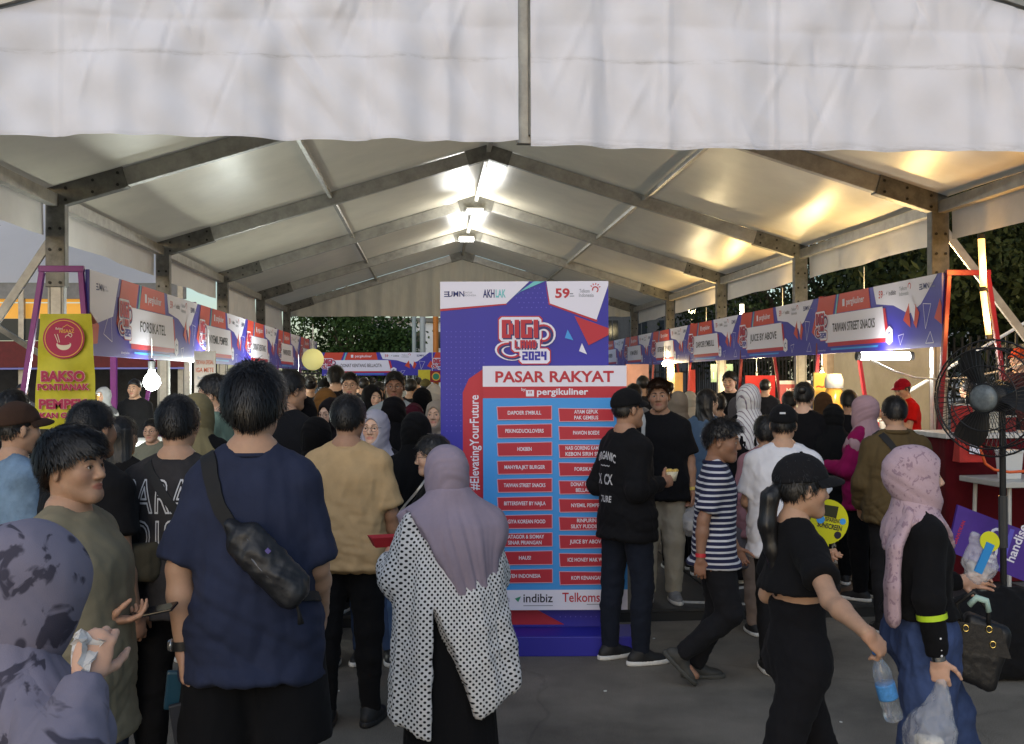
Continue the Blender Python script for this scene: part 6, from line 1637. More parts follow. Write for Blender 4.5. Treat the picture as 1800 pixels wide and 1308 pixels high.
p = Person('man in a charcoal tee printed with outlined letters on the back', 312, 701, 4.45, face=-4, q=2, tone='mid', head=(4, 0, 0), armR=dict(u=(.15, .25, -1), f=(-.2, .9, -.1)), armL=dict(u=(-.15, .2, -1), f=(.2, .9, -.2)), legL=dict(t=(-.05, -.02, -1)))
p.body(); ch = cloth('charcoal_tee', (.034, .032, .034), noise=.3); p.top(ch, hem=.8, loose=.04, sl=.034, sleeve=.72, collar=ch, amp=.007); p.trousers(BLACK(), fit=.016); p.shoes(DKSHOE, high=.02); p.short_hair(vol=.95, strands=2400, length=.02, back=-.055)
def outline_text(body, size, w, bold=.0, space=1.):
    """hollow letters: outer glyph walls as thin strokes"""
    cu = bpy.data.curves.new('t', 'FONT'); cu.body = body; cu.size = size; cu.align_x = 'CENTER'; cu.align_y = 'CENTER'; cu.fill_mode = 'NONE'; cu.resolution_u = 4; cu.offset = bold; cu.space_character = space
    o = bpy.data.objects.new('t', cu); COL.objects.link(o); me = bpy.data.meshes.new_from_object(o)
    v = [tuple(q.co[:2]) for q in me.vertices]; ed = [tuple(q.vertices) for q in me.edges]; bpy.data.objects.remove(o); bpy.data.meshes.remove(me); bpy.data.curves.remove(cu)
    out = []
    for a_, b_ in ed:
        (x0, y0), (x1, y1) = v[a_], v[b_]; l = math.hypot(x1 - x0, y1 - y0) or 1; nx, ny = -(y1 - y0) / l * w / 2, (x1 - x0) / l * w / 2; ex, ey = (x1 - x0) / l * w * .4, (y1 - y0) / l * w * .4
        out.append(([(x0 + nx - ex, y0 + ny - ey), (x0 - nx - ex, y0 - ny - ey), (x1 - nx + ex, y1 - ny + ey), (x1 + nx + ex, y1 + ny + ey)], [(0, 1, 2, 3)]))
    return out
ink = mat('tee_print_white', (.5, .5, .52), rough=.7)
nar = lambda L_: [([(x * .58, z) for x, z in v], f) for v, f in L_]
p.print_on('lettering', nar(outline_text('PARA', .19, .008, .004, 1.1)), ink, cx=-.05, cz=1.295, off=.005); p.print_on('lettering', nar(outline_text('DIS', .19, .008, .004, 1.25)), ink, cx=-.05, cz=1.13, off=.005)
e = worn(p, 'shoulder_strap', 'black crossbody strap over the charcoal printed tee', 'strap'); p.ribbon('strap', [(-.11, .05, 1.44), (-.075, -.1, 1.40), (-.03, -.14, 1.33), (.03, -.15, 1.26), (.16, -.12, 1.1), (.2, .0, 1.0)], .04, mat('webbing_black', (.012, .012, .013), rough=.8), parent=e, off=.008)

p = Person('broad man in a navy tee and black shorts with a sling bag', 445, 650, 3.45, face=-3, q=2, tone='mid', bw=.85, belly=.012, head=(2, 0, 0), armL=dict(u=(-.12, .02, -1), f=(-.06, .12, -1), curl=.7), armR=dict(u=(.18, .12, -1), f=(-.05, .75, -.75)), legL=dict(t=(-.08, 0, -1)), legR=dict(t=(.1, .02, -1)))
p.reach(-1, 322, 1150, 3.38, pole=(.8, -.3, -.3), curl=.7); p.body(); nv = cloth('navy_tee', (.026, .032, .062), noise=.14); p.top(nv, hem=.775, loose=.036, sl=.02, sleeve=.92, collar=nv, amp=.010); p.shorts(BLACK(), .80, .034); p.shoes(DKSHOE); p.short_hair(vol=1.4, strands=5000, length=.034, back=-.055, top=.006)
mb = MB(); c = p.el[-1] + (p.wr[-1] - p.el[-1]) * .93; mb.tube(list(map(Vector, [c - p.fa[-1] * .014, c + p.fa[-1] * .014])), .034, 16, cap=False); w = mb.build('wristwatch', mat('watch_strap', (.015, .015, .016), rough=.5), p.root, smooth=True)
MB().lathe([(.001, .008), (.017, .008), (.019, .0), (.019, -.004)], 16, Vector(c) + Vector((-.034, -.005, 0)), Matrix.Rotation(R(-90), 3, 'Y')).build('watch_face', mat('watch_steel', (.5, .5, .5), rough=.25, metal=.8), w, smooth=True)
e = worn(p, 'sling_bag', 'black sling bag slung across the back of the navy tee', 'bag'); web = mat('webbing_black', (.012, .012, .013), rough=.8); nyl = mat('nylon_black', (.016, .016, .018), rough=.45, noise=.3, nscale=20, bump=.5, bscale=18)
p.ribbon('strap', [(-.15, .08, 1.40), (-.12, -.06, 1.43), (-.10, -.13, 1.36), (-.075, -.16, 1.3), (-.03, -.17, 1.23)], .046, web, parent=e, off=.009)
rb = Euler((0, R(46), R(-6))).to_matrix(); f = Field((-.12, -.34, .95), (.28, -.08, 1.36), .0065); BX, BZ = .085, 1.135
f.add(rbox((BX, -.195, BZ), (.125, .03, .058), .026, rb), .01); f.add(rbox((BX + .02, -.212, BZ - .03), (.105, .036, .034), .022, rb), .03); f.add(rc((-.03, -.18, 1.25), (.03, -.19, 1.18), .018, .036), .04)
po = field_obj('pouch', f, nyl, e, .006, 30, 8)
for k_, (dx, dz, ln) in enumerate(((.0, .024, .09), (.015, -.018, .095))):
    d = rb @ Vector((1, 0, 0)); o_ = Vector((BX + dx * .4, -.232 - .012 * k_, BZ + dz)); MB().tube([o_ - d * ln, o_ - d * ln * .3 + Vector((0, -.005, -.006)), o_ + d * ln], .0034, 6).build('zip', mat('zip_grey', (.12, .12, .13), rough=.3, metal=.6), po, smooth=True)
MB().tube([(.165, -.225, 1.05), (.178, -.225, 1.0), (.182, -.22, .97)], [.005, .005, .010], 8).build('zip_pull', web, po, smooth=True)
MB().box((BX - .01, -.2335, BZ + .03), (.007, .002, .03), rb).build('tag', mat('tag_violet', (.09, .07, .25), rough=.5), po)
p.ribbon('strap', [(.165, -.17, 1.06), (.2, -.12, 1.03), (.24, 0, 1.02)], .026, web, parent=e, off=.012)
e = worn(p, 'phone_pouch', 'dark teal phone pouch hanging at the hip of the navy tee man', 'pouch'); MB().box((-.225, -.03, .73), (.035, .012, .06), Euler((.1, .1, .3)).to_matrix()).build('pouch_body', mat('pouch_teal', (.02, .07, .11), rough=.3), e, bevel=.008)
MB().box((-.205, -.05, .63), (.03, .008, .07), Euler((.1, -.15, .3)).to_matrix()).build('key_wallet', mat('wallet_grey', (.03, .032, .04), rough=.5), e, bevel=.006); MB().box((-.195, -.062, .585), (.012, .002, .01), Euler((.1, -.15, .3)).to_matrix()).build('badge', mat('badge_white', (.4, .4, .42)), e)

p = Person('man in a sand coloured tee and black trousers seen from behind', 611, 699, 5.45, face=-10, q=2, tone='tan', head=(-4, 0, 0), armR=dict(u=(.24, .05, -1), f=(.05, .45, -1), curl=.6), legR=dict(t=(.04, .04, -1), c=(.02, -.02, -1)), legL=dict(t=(-.04, -.08, -1)))
p.body(); sd_ = cloth('sand_tee', (.46, .315, .165), noise=.1); p.top(sd_, hem=.82, loose=.034, sl=.034, sleeve=.85, collar=sd_, amp=.012, fold=15); p.trousers(BLACK(), fit=.014); p.shoes(DKSHOE, sole=DKSHOE, high=.02); p.short_hair(vol=1.0, strands=2400, length=.022, back=-.06)
e = worn(p, 'carton_drink', 'small blue and green drink pack hanging beside the sand tee', 'drink'); q_ = p.wr[1] + V3(.06, .05, -.12); MB().box(q_, (.028, .018, .06), Euler((.2, -.25, .3)).to_matrix()).build('pack', mat('pack_blue', '#3147b0', rough=.35, noise=.4, nscale=20), e, bevel=.006); MB().box(q_ + V3(-.012, 0, .055), (.018, .016, .015), Euler((.2, -.25, .3)).to_matrix()).build('pack_top', mat('pack_green', '#2f8a6a'), e, bevel=.004)

p = Person('woman in a polka dot tunic and lilac hijab seen from behind', 790, 788, 4.3, face=14, fem=True, q=2, head=(10, -10, 0), tone='fair', bw=1.05, armL=dict(u=(-.22, .3, -1), f=(.0, 1, .2)), armR=dict(u=(.12, .3, -1), f=(-.3, .9, -.1)))
p.body(); p.skirt(BLACK(), z0=.05, w=.24)
f = Field((-.52, -.42, .38), (.52, .42, 1.5), .0095)
f.add(loft([(1.44, .075, .075, 0, -.01), (1.40, .13, .10, 0, -.01), (1.32, .205, .14), (1.15, .255, .175), (.95, .26, .2, .0, -.01), (.75, .29, .215, .02, -.01), (.4, .335, .23, .03, -.01)]), .02)
for k in (-1, 1): f.add(rc(p.sh[k] + V3(0, 0, -.01), p.el[k], .07, .10), .05); f.add(plane_cut(rc(p.el[k], p.wr[k] - p.fa[k] * .03, .10, .06), p.wr[k] - p.fa[k] * .03, p.fa[k]), .04)
def hem(X, Y, Z):
    zh = np.interp(X, [-.5, -.31, -.15, .09, .2, .5], [.54, .50, .42, .52, .57, .74]) + np.maximum(Y, 0) * .5
    t_ = np.clip((1.0 - Z) / .55, 0, 1); v_ = np.where((Y < .05) & (Z < 1.0), np.minimum(X - (-.125 - .02 * t_), (-.115 + .22 * t_) - X), -1)
    return np.maximum(zh - Z, np.maximum(v_, -.5) * 1.)
f.cut(hem); V_, Q_ = f.mesh(2); N_ = vnormals(V_, Q_); V_ = folds(V_, N_, .018, 11, 12, (1, 1, .16)); V_ = folds(V_, N_, .006, 24, 13, (.8, .8, .9))
cu_ = np.stack([np.arctan2(V_[:, 0], -V_[:, 1]) * .24, 0 * V_[:, 0], V_[:, 2]], 1)
dots = pattern('polka_dot_cotton', (.66, .655, .66), 'dots', (.012, .012, .015), 50., .29); V_ = p.bend(V_)
p.obj('tunic', [(V_, Q_)], dots, cuv=cu_); p.surf['shirt'] = (V_, Q_)
lil = cloth('lilac_chiffon', (.29, .24, .30), noise=.08); p.hijab(lil, drop=.3, back=.58, ax=.10, slope=1.9, wide=.045, amp=.0075, vol=1.04)
e = worn(p, 'food_tray', 'small red and white paper food tray in front of the polka dot tunic', 'tray'); q_ = p.wr[-1] + p.fa[-1] * .08 + V3(0, .02, .03)
MB().add([(q_[0] - .06, q_[1] - .04, q_[2]), (q_[0] + .06, q_[1] - .04, q_[2]), (q_[0] + .06, q_[1] + .04, q_[2]), (q_[0] - .06, q_[1] + .04, q_[2]), (q_[0] - .085, q_[1] - .06, q_[2] + .05), (q_[0] + .085, q_[1] - .06, q_[2] + .05), (q_[0] + .085, q_[1] + .06, q_[2] + .05), (q_[0] - .085, q_[1] + .06, q_[2] + .05)], [(0, 3, 2, 1), (0, 1, 5, 4), (1, 2, 6, 5), (2, 3, 7, 6), (3, 0, 4, 7)]).build('tray', mat('tray_red', (.4, .02, .03), rough=.6), e)

# ------------------------------------------------------------------ people near the camera, right side
p = Person('slim man in a printed black long-sleeve and black cap beside the notice board', 1101, 684, 6.62, face=-58, q=2, tone='tan', hat=.015, bw=.84, head=(-12, 2, 0), armL=dict(u=(-.3, -.2, -1), f=(.3, 1, .1)), armR=dict(u=(.12, -.25, -1), f=(-.1, 1, .12), curl=.9), legR=dict(t=(.06, .06, -1), f=(.35, 1, 0)), legL=dict(t=(-.06, -.06, -1), f=(.1, 1, 0)))
p.body(); bk = BLACK(); p.top(bk, long=True, hem=.79, loose=.03, sl=.018, amp=.011); p.trousers(cloth('denim_black', (.012, .015, .024)), fit=.008, ankle=.042); p.shoes(DKSHOE); p.short_hair(vol=.5, below=.02, strands=900); p.cap(bk, brim_len=.05)
ps = text2d('ORGANIC', .07, .02, .2)
p.print_on('lettering', [(np.array([(x, z + .10 - x * x * 2.4) for x, z in ps[0]]), ps[1]), (text2d('~~~', .06, .01, .1)[0] + [0, .04], text2d('~~~', .06, .01, .1)[1]), (text2d('X  CX', .09, .02, .15)[0] + [0, -.05], text2d('X  CX', .09, .02, .15)[1]), (text2d('TURE', .055, .02, .1)[0] + [.02, -.17], text2d('TURE', .055, .02, .1)[1])], ink, cx=-.05, cz=1.2, off=.006)
e = worn(p, 'snack_cup', 'small open snack cup in the hand of the printed long-sleeve man', 'snack'); q_ = p.wr[1] + p.fa[1] * .11 + V3(-.02, 0, .02)
MB().lathe([(.03, -.03), (.045, .03), (.001, .028)], 16, q_).build('cup', mat('snack_cup', (.6, .55, .4), rough=.5), e, smooth=True); f = Field(q_ - .08, q_ + .08, .006); [f.add(ell(q_ + V3(random.uniform(-.03, .03), random.uniform(-.03, .03), .035), (.016, .014, .012)), .004) for _ in range(7)]; field_obj('snack', f, mat('snack_yellow', (.55, .38, .1), rough=.5, noise=.3), e)

p = Person('man in a black tee and stone trousers facing out, phone in hand', 1160, 671, 7.95, face=172, floor=PF, q=2, detail=1, tone='tan', head=(-8, 2, 2), bw=1.04, armR=dict(u=(.14, .1, -1), f=(-.15, .95, .15), h=(-.2, 1, .1), n=(-.1, 0, 1), curl=.45), armL=dict(u=(-.22, -.02, -1), f=(-.06, .15, -1), curl=.85))
p.body(); p.top(BLACK(), hem=.80, loose=.036, sl=.034, sleeve=.82, collar=BLACK()); p.trousers(cloth('stone_twill', (.36, .33, .26)), fit=.016, wide=.018); p.shoes(GREYSHOE); p.short_hair(mat('hair_brown', (.035, .016, .008), rough=.45, noise=.4, nscale=80, bump=.4, bscale=120), vol=.9, strands=2600, length=.02, fringe=.072, tuft=.07, top=.004)
band(p, -1, mat('band_gold', (.6, .45, .1), rough=.35), .9)
phone(p, tuple(p.wr[1] + p.hd[1][0] * .1 + V3(0, .0, .024)), Euler((R(15), 0, R(70))).to_matrix(), 'phone held by the man in stone trousers'); plastic_bag(p, p.wr[-1] + p.hd[-1][0] * .09, 'crumpled white plastic bag carried by the man in stone trousers', .24, .095)
e = worn(p, 'shoulder_strap', 'pale grey bag strap over the shoulder of the man facing out', 'strap'); p.ribbon('strap', [(.125, -.04, 1.43), (.13, .06, 1.41), (.14, .14, 1.3), (.165, .15, 1.15), (.2, .12, 1.0)], .03, mat('webbing_grey', (.42, .42, .4), rough=.7), parent=e, off=.012)

p = Person('boy in a navy striped polo walking past the notice board', 1264, 744, 6.15, face=-100, q=2, detail=1, tone='dark', hs=1.1, head=(-12, -4, 0), bw=.84, lean=(0, .05), armR=dict(u=(.14, -.3, -1), f=(.05, -.05, -1), curl=.6), armL=dict(u=(-.12, .25, -1), f=(0, .45, -1), curl=.6), legR=dict(t=(.02, .22, -1), c=(0, -.95, -.8), f=(.1, .75, -.75)), legL=dict(t=(-.03, .1, -1), c=(0, -.42, -1), f=(-.1, 1, -.02)))
p.body(); stp = pattern('polo_stripes', (.018, .02, .05), 'stripes', (.5, .5, .53), 28., .36); o = p.top(stp, hem=.80, loose=.022, sl=.022, sleeve=.8, cuv=True, amp=.008, flare=.03); p.trousers(cloth('trouser_black', (.012, .012, .014)), fit=.022, ankle=.05); p.shoes(mat('shoe_olive_black', (.035, .034, .03), rough=.6, noise=.4), sole=mat('sole_dark', (.05, .05, .045), rough=.7)); p.short_hair(vol=.95, strands=2200, length=.02, top=.012, tuft=.06, side=.028, back=-.04)
cl = cloth('polo_collar_navy', (.014, .016, .04)); mb = MB(); P_ = []
for i in range(24): t_ = 2 * math.pi * i / 24; y_ = .074 * math.sin(t_) - .012; P_.append(V3(.076 * math.cos(t_), y_, 1.452 - max(y_ + .012, 0) * .3))
mb.tube(list(map(Vector, p.bend(np.array(P_)))), .014, 6, closed=True); mb.build('collar', cl, o, smooth=True)
p.ribbon('placket', [(0, .1, 1.42), (0, .15, 1.33), (0, .16, 1.24), (0, .16, 1.17)], .034, cl, parent=o, off=.006, n=16)
band(p, 1, mat('band_red', (.5, .03, .04), rough=.35), .9)

p = Person('woman in a black crop tee and cap with ponytail, carrying a bottle', 1400, 797, 3.72, face=-84, q=2, detail=1, fem=True, hat=.02, tone='mid', head=(-2, -3, 0), bw=.88, armR=dict(u=(.12, .32, -1), f=(.02, .85, -.8), h=(.0, .75, -.75), n=(-.5, .1, -.6), curl=.75, thumb=.6), armL=dict(u=(-.15, .12, -1), f=(.1, .95, .1), curl=.8), legL=dict(t=(-.02, .36, -1), c=(0, .05, -1)), legR=dict(t=(.02, -.36, -1), c=(0, -.62, -1), f=(.1, .85, -.5)))
p.reach(1, 1522, 1112, 3.2, pole=(.1, -.5, -1), h=(.0, .75, -.75), n=(-.5, .1, -.6), curl=.75); p.reach(-1, 1440, 1005, 3.95, pole=(.4, -.5, -1), h=(.1, .3, 1), n=(.6, .6, 0), curl=1.0); p.body(); p.top(BLACK(), hem=1.185, loose=.008, sl=.014, sleeve=.62, collar=BLACK()); p.trousers(cloth('flare_black', (.009, .009, .011)), fit=.0, wide=.012, ankle=.045, top=1.145); p.shoes(DKSHOE); p.short_hair(vol=.55, below=.03, strands=1200, back=-.07); p.long_hair(tail=True, length=.42); p.cap(cloth('cap_black', (.012, .012, .014)), brim_len=.078, vol=1.05)
MB().lathe([(.005, 0), (.0001, .003)], 8, Vector(p.headT(np.array([(.087, -.004, -.034)]))[0])).build('earring', mat('gold', (.8, .6, .2), metal=1, rough=.2), p.root)
bottle(p, p.wr[1] + p.hd[1][0] * .055 + V3(-.005, 0, -.02), (.0, .28, -1), 'clear water bottle with blue label swinging from the crop tee woman\'s hand')
e = worn(p, 'paper_fan', 'round yellow paper fan with sunscreen advert beside the crop tee woman', 'fan'); c = p.wr[-1] + p.fa[-1] * .1 + V3(.02, .05, .13); wp_ = p.W(c)
e.location = at(1453, 917, 3.97); e.rotation_euler = (0, 0, -YAW + .1); e.scale = (1, 1, 1)
MB().lathe([(.001, .003), (.083, .003), (.083, -.003), (.001, -.003)], 36, rot=Matrix.Rotation(R(90), 3, 'X')).build('disc', mat('fan_yellow', '#c8c814', rough=.5), e)
a = Art(); a.poly([(-.035, .028), (.035, .012), (.045, .055), (-.022, .066)], mat('print_olive_dark', '#2e2f14', rough=.5), 1); a.text('TRANSPARENT', .005, .008, .022, P_INK, 1, .02, .1, rot=R(-12)); a.text('SUNSCREEN', .01, -.018, .026, P_INK, 1, .025, .095, rot=R(-12)); a.text('1', -.065, .02, .03, P_INK, 1, .02); a.disc(-.025, .01, .016, P_CYAN, 1.4, 14); a.disc(.06, .0, .012, P_CYAN, 1.4, 12); a.disc(.04, -.05, .014, P_INK, 1.4, 12)
a.build('lettering', e, loc=(0, -.0035, 0)); MB().bar((-.0, .0, -.08), (.0, .004, -.16), .014, .004).build('handle', mat('fan_yellow', '#c8c814'), e)

p = Person('woman in a pink floral hijab, black top and blue jeans', 1606, 793, 4.05, face=-88, q=2, detail=1, fem=True, tone='fair', head=(-10, 3, 0), bw=.92, lean=(0, -.03), armR=dict(u=(.18, .02, -1), f=(.02, .12, -1), n=(-.6, .3, 0), curl=.6), armL=dict(u=(-.15, .2, -1), f=(.0, .9, .0)), legR=dict(t=(.04, -.05, -1), c=(0, -.25, -1)), legL=dict(t=(-.04, .48, -1), c=(0, .2, -1)))
p.reach(1, 1650, 1192, 3.85, pole=(.5, -.7, -.2), n=(-.6, .3, 0), curl=.6); p.body(); p.top(BLACK(), long=True, hem=1.0, loose=.016, sl=.012); p.trousers(cloth('denim_blue', (.042, .066, .155), noise=.3), fit=.03, wide=.045, ankle=.05, top=1.1, amp=.01); p.shoes(WHITE)
pf = pattern('hijab_pink_floral', (.47, .34, .38), 'floral', (.27, .18, .23), 26., .58); p.hijab(pf, drop=.15, back=.15, slope=1.0, amp=.006, wide=.01, vol=1.1, op=.088, tails=[([V3(.07, -.07, 1.43), V3(.10, -.15, 1.30), V3(.11, -.17, 1.14), V3(.10, -.17, 1.02)], .042, .055, .5)])
band(p, 1, mat('band_lime', (.5, .72, .03), rough=.4, emit=None), .28, 'wristband', .062); band(p, 1, mat('bracelet_silver', (.7, .7, .7), rough=.2, metal=1), .985, 'bracelet', .031)
for i in range(4):
    c = p.el[1] + (p.wr[1] - p.el[1]) * (.62 + .1 * i) + V3(.044 - .003 * i, -.0, 0); MB().lathe([(.001, .006), (.005, .003), (.006, 0)], 10, Vector(p.bend(np.array([c]))[0]), Matrix.Rotation(R(90), 3, 'Y')).build('cuff_button', mat('pearl', (.8, .8, .82), rough=.15), p.root, smooth=True)
plastic_bag(p, p.wr[1] + p.hd[1][0] * .1, 'clear plastic bag hanging from the pink hijab woman\'s hand', .36, .12, (-.02, -.05))
e = worn(p, 'handbag', 'black leather handbag with gold rings at the pink hijab woman\'s hip', 'bag'); f = Field((-.6, -.4, .4), (.4, .6, 1.1), .010); cbag = V3(-.02, .30, .80)
e2 = at(1722, 1140, 4.0); e.location = (e2.x, e2.y, 0); e.rotation_euler = (0, 0, R(-20)); e.scale = (.84, .84, 1)
f = Field((-.25, -.15, .5), (.25, .15, 1.0), .008); zb = e2.z; rbg = Euler((0, R(18), 0)).to_matrix(); f = Field((-.22, -.14, zb - .2), (.22, .14, zb + .2), .008); f.add(rbox((0, 0, zb - .01), (.1, .055, .125), .03, rbg), .02)
lea = mat('leather_black', (.010, .010, .011), rough=.5, noise=.2, bump=.2, bscale=60); bo = field_obj('bag_body', f, lea, e, .004, 22, 4)
MB().tube([(-.07, -.05, zb + .08), (-.1, -.05, zb + .17), (-.03, -.05, zb + .22), (.03, -.05, zb + .15), (.03, -.05, zb + .09)], .01, 8).build('strap', lea, e, smooth=True)
MB().add([(x, -.062, z) for x, z in ((-.11, zb + .11), (.08, zb + .09), (.12, zb - .02), (-.06, zb + .0))], [(0, 1, 2, 3)]).build('flap', lea, bo)
for x, z in ((-.065, .085), (.03, .085), (.045, .03)): MB().tube([(x + .012 * math.cos(t_), -.066, zb + z + .012 * math.sin(t_)) for t_ in np.linspace(0, 6.28, 13)[:-1]], .003, 6, closed=True).build('ring', mat('gold', (.8, .6, .2), metal=1, rough=.2), bo, smooth=True)
MB().tube([(-.05, -.06, zb + .17), (-.02, -.07, zb + .2), (.02, -.07, zb + .19), (.03, -.06, zb + .15)], .013, 8).build('charm_scarf', mat('scarf_mint', (.35, .5, .45), rough=.6), e, smooth=True)

p = Person('man in a white tee and black cap seen from behind', 1376, 711, 6.35, face=-14, q=2, tone='mid', hat=.018, head=(-6, 0, 0), bw=1.06, armR=dict(u=(.25, .2, -1), f=(-.1, .95, 0)), armL=dict(u=(-.2, .1, -1), f=(.05, .9, -.2)))
p.body(); wt = cloth('white_tee', (.62, .62, .66), noise=.05); p.top(wt, hem=.76, loose=.042, sl=.035, sleeve=.8, collar=wt, amp=.012); p.trousers(cloth('trouser_black', (.012, .012, .014))); p.shoes(DKSHOE); p.short_hair(vol=.5, below=.02, strands=900); o = p.cap(BLACK(), vol=1.03)
mb = MB(); mb.add([tuple(q) for q in p.headT(np.array([(-.018, -.123, .078), (.018, -.123, .078), (.018, -.119, .09), (-.018, -.119, .09)]))], [(0, 1, 2, 3)]); mb.build('cap_patch', ink, o)

p = Person('man in an olive jacket with a black crossbody strap', 1573, 699, 7.3, face=-6, q=2, tone='mid', bw=1.1, armL=dict(u=(-.2, .05, -1), f=(.1, .6, -.8)), armR=dict(u=(.2, .1, -1), f=(-.1, .9, -.1)))
p.body(); ol = cloth('olive_jacket', (.085, .06, .028)); p.top(ol, long=True, hem=.82, loose=.045, sl=.026, amp=.014, fold=15); p.trousers(cloth('trouser_black', (.012, .012, .014))); p.shoes(DKSHOE); p.short_hair(vol=.8, strands=2000, length=.018, back=-.055)
e = worn(p, 'shoulder_strap', 'black crossbody strap over the olive jacket', 'strap'); p.ribbon('strap', [(-.12, .03, 1.43), (-.1, -.1, 1.41), (-.04, -.16, 1.32), (.05, -.17, 1.22), (.16, -.14, 1.1), (.24, -.02, 1.0)], .045, web, parent=e, off=.01)
mb = MB(); P_ = [V3(.082 * math.cos(t_), .08 * math.sin(t_) - .015, 1.455) for t_ in np.linspace(0, 6.283, 25)[:-1]]; mb.tube(list(map(Vector, P_)), .018, 6, closed=True); mb.build('collar', ol, p.root, smooth=True)

# ------------------------------------------------------------------ middle distance and background crowd
def crowd(label, px, py, d, face=0., wear=None, top='#101012', long=True, bottom='#0d0d10', fem=None, q=1, detail=0, hair='short', hj=None, head=(0, 0, 0), tone='mid', cap=None, glasses=False, dark=False, skirt=False, sc=None, vol=1., **kw):
    if 90 < abs(face) and not detail: detail = 1
    fem = fem if fem is not None else bool(hj) or hair in ('long', 'tail')
    y = at(px, py, d).y; fl = PF if y > 7.6 else 0.
    p = Person(label, px, py, d, face=face, floor=fl, fem=fem, q=q, detail=detail, head=head, tone=tone, hat=.018 if cap else 0., **kw)
    p.body(); m = C(top) if isinstance(top, str) else top
    p.top(m, long=long, hem=.78, loose=.035, sl=.025)
    if skirt: p.skirt(C(bottom))
    else: p.trousers(C(bottom), fit=.018, wide=.012)
    if q: p.shoes(DKSHOE)
    if hj: p.hijab(C(hj) if isinstance(hj, str) else hj, drop=.24, back=.28, amp=.009, vol=vol)
    elif hair == 'short': p.short_hair(vol=1.05 * vol if not cap else .5, below=.02 if cap else None, strands=1200 if q else 0, length=.028)
    elif hair == 'long': p.long_hair(length=.36)
    elif hair == 'tail': p.long_hair(tail=True)
    elif hair == 'bun':
        p.short_hair(vol=.9, strands=600); f = Field((-.08, -.2, -.02), (.08, -.03, .14), .009); f.add(ell((0, -.115, .06), (.04, .036, .038)), .01); V_, Q_ = f.mesh(1); p.obj('hair_bun', [(p.headT(V_), Q_)], HAIR())
    if cap: p.cap(C(cap))
    if glasses: p.glasses(dark=dark)
    return p
# --- left of the board
p = crowd('woman in a pale grey hijab and round glasses facing out', 660, 724, 6.65, 172, hj='#9a98a4', top='#16161a', bottom='#3b4d70', detail=1, glasses=True, tone='fair', head=(-10, 3, 0), q=2)
p = crowd('woman in black hijab and black jacket with a thin silver strap', 731, 728, 6.15, -6, hj='#0f0f11', top='#111113', bottom='#4b6285', q=2, bw=1.1)
e = worn(p, 'shoulder_strap', 'thin silver chain strap across the black jacket', 'strap'); p.ribbon('strap', [(.12, -.05, 1.42), (.09, -.14, 1.32), (.0, -.17, 1.2), (-.1, -.15, 1.08), (-.19, -.05, 1.0)], .014, mat('chain_silver', (.6, .6, .6), rough=.3, metal=.7), parent=e, off=.012, on='shirt')
crowd('woman with loose dark hair and glasses beside the lilac hijab', 768, 769, 5.7, 75, hair='short', fem=True, top='#141416', detail=1, glasses=True, head=(10, -6, 0), vol=1.4, tone='fair')
crowd('woman in a rounded black hijab behind the sand tee', 556, 739, 6.5, 3, hj='#0b0b0d', top='#0e0e10', vol=1.1)
crowd('person in a black hooded jacket behind the navy tee', 531, 702, 7.2, -5, hj='#111013', top='#131215', fem=False, vol=1.08, bw=1.05)
crowd('tall man in a black collarless jacket turned towards the stall', 503, 653, 7.0, -38, top='#15161a', head=(-14, -6, 0), tone='mid', detail=1, bw=1.05)
crowd('woman in a caramel hijab among the crowd', 572, 686, 8.3, 12, hj='#6b4a26', top='#4c3720')
crowd('woman in a black hijab with glasses peering past the sand tee', 585, 702, 7.7, 152, hj='#1a1517', top='#1b181a', detail=1, glasses=True, head=(-10, -4, 0), tone='fair')
crowd('man with glasses and parted hair facing out in a pale shirt', 615, 657, 10.6, 176, top='#8d8f8a', detail=1, glasses=True, tone='fair', head=(4, 0, 0))
crowd('woman in a black hijab with her face turned to the side', 653, 679, 9.9, -148, hj='#121214', top='#141416', detail=1, tone='fair')
crowd('man with glasses in a light grey shirt facing out', 694, 656, 9.1, 178, top='#8f979c', detail=1, glasses=True, tone='dark', bw=1.05)
crowd('woman in a black hijab standing behind the pale grey hijab', 692, 700, 7.6, -10, hj='#0d0d10', top='#0f0f12')
crowd('man in a black cap looking sideways near the lantern', 574, 664, 12, -110, cap='#121212', top='#17171a', detail=1, q=1)
crowd('man with short dark hair walking away near the lantern', 590, 645, 11.6, -8, top='#1a1a1e', tone='fair')
crowd('woman with hair in a bun by the bright bulb', 545, 661, 13, 8, hair='bun', fem=True, top='#222226', q=0)
crowd('person with dark hair far down the aisle', 640, 665, 16, 0, top='#2a2a2e', q=0)
crowd('woman in a black hijab beside the notice board edge', 742, 684, 9.6, -4, hj='#0e0e11', top='#111114')
crowd('woman in a white hijab by the notice board edge', 762, 677, 12, 4, hj='#b7b3ae', top='#8a8a8a', q=0)
crowd('woman in a beige hijab facing out next to the notice board', 768, 706, 8.3, 160, hj='#8d8378', top='#3a3633', detail=1, tone='fair')
crowd('person with dark hair behind the bespectacled grey shirt man', 722, 667, 14, -12, top='#202024', q=0)
crowd('person in an olive cap far down the aisle', 748, 666, 15.5, 0, cap='#5c5536', top='#2b2b22', q=0)
crowd('dark haired woman behind the side-facing black hijab', 667, 672, 13.2, 150, hair='long', top='#26262a', q=0)
crowd('person in a burgundy top behind the black jacket', 727, 712, 8.6, -6, hj='#3c1420', top='#4a1626', q=1)
crowd('person in a dark tee beneath the end-of-aisle banner', 628, 666, 20, 5, top='#1e2024', q=0)
crowd('person in a white shirt beneath the end-of-aisle banner', 700, 663, 22, 170, top='#8a8a86', q=0)
crowd('person in black beneath the small yellow poster', 735, 664, 24, 0, top='#17171a', q=0)
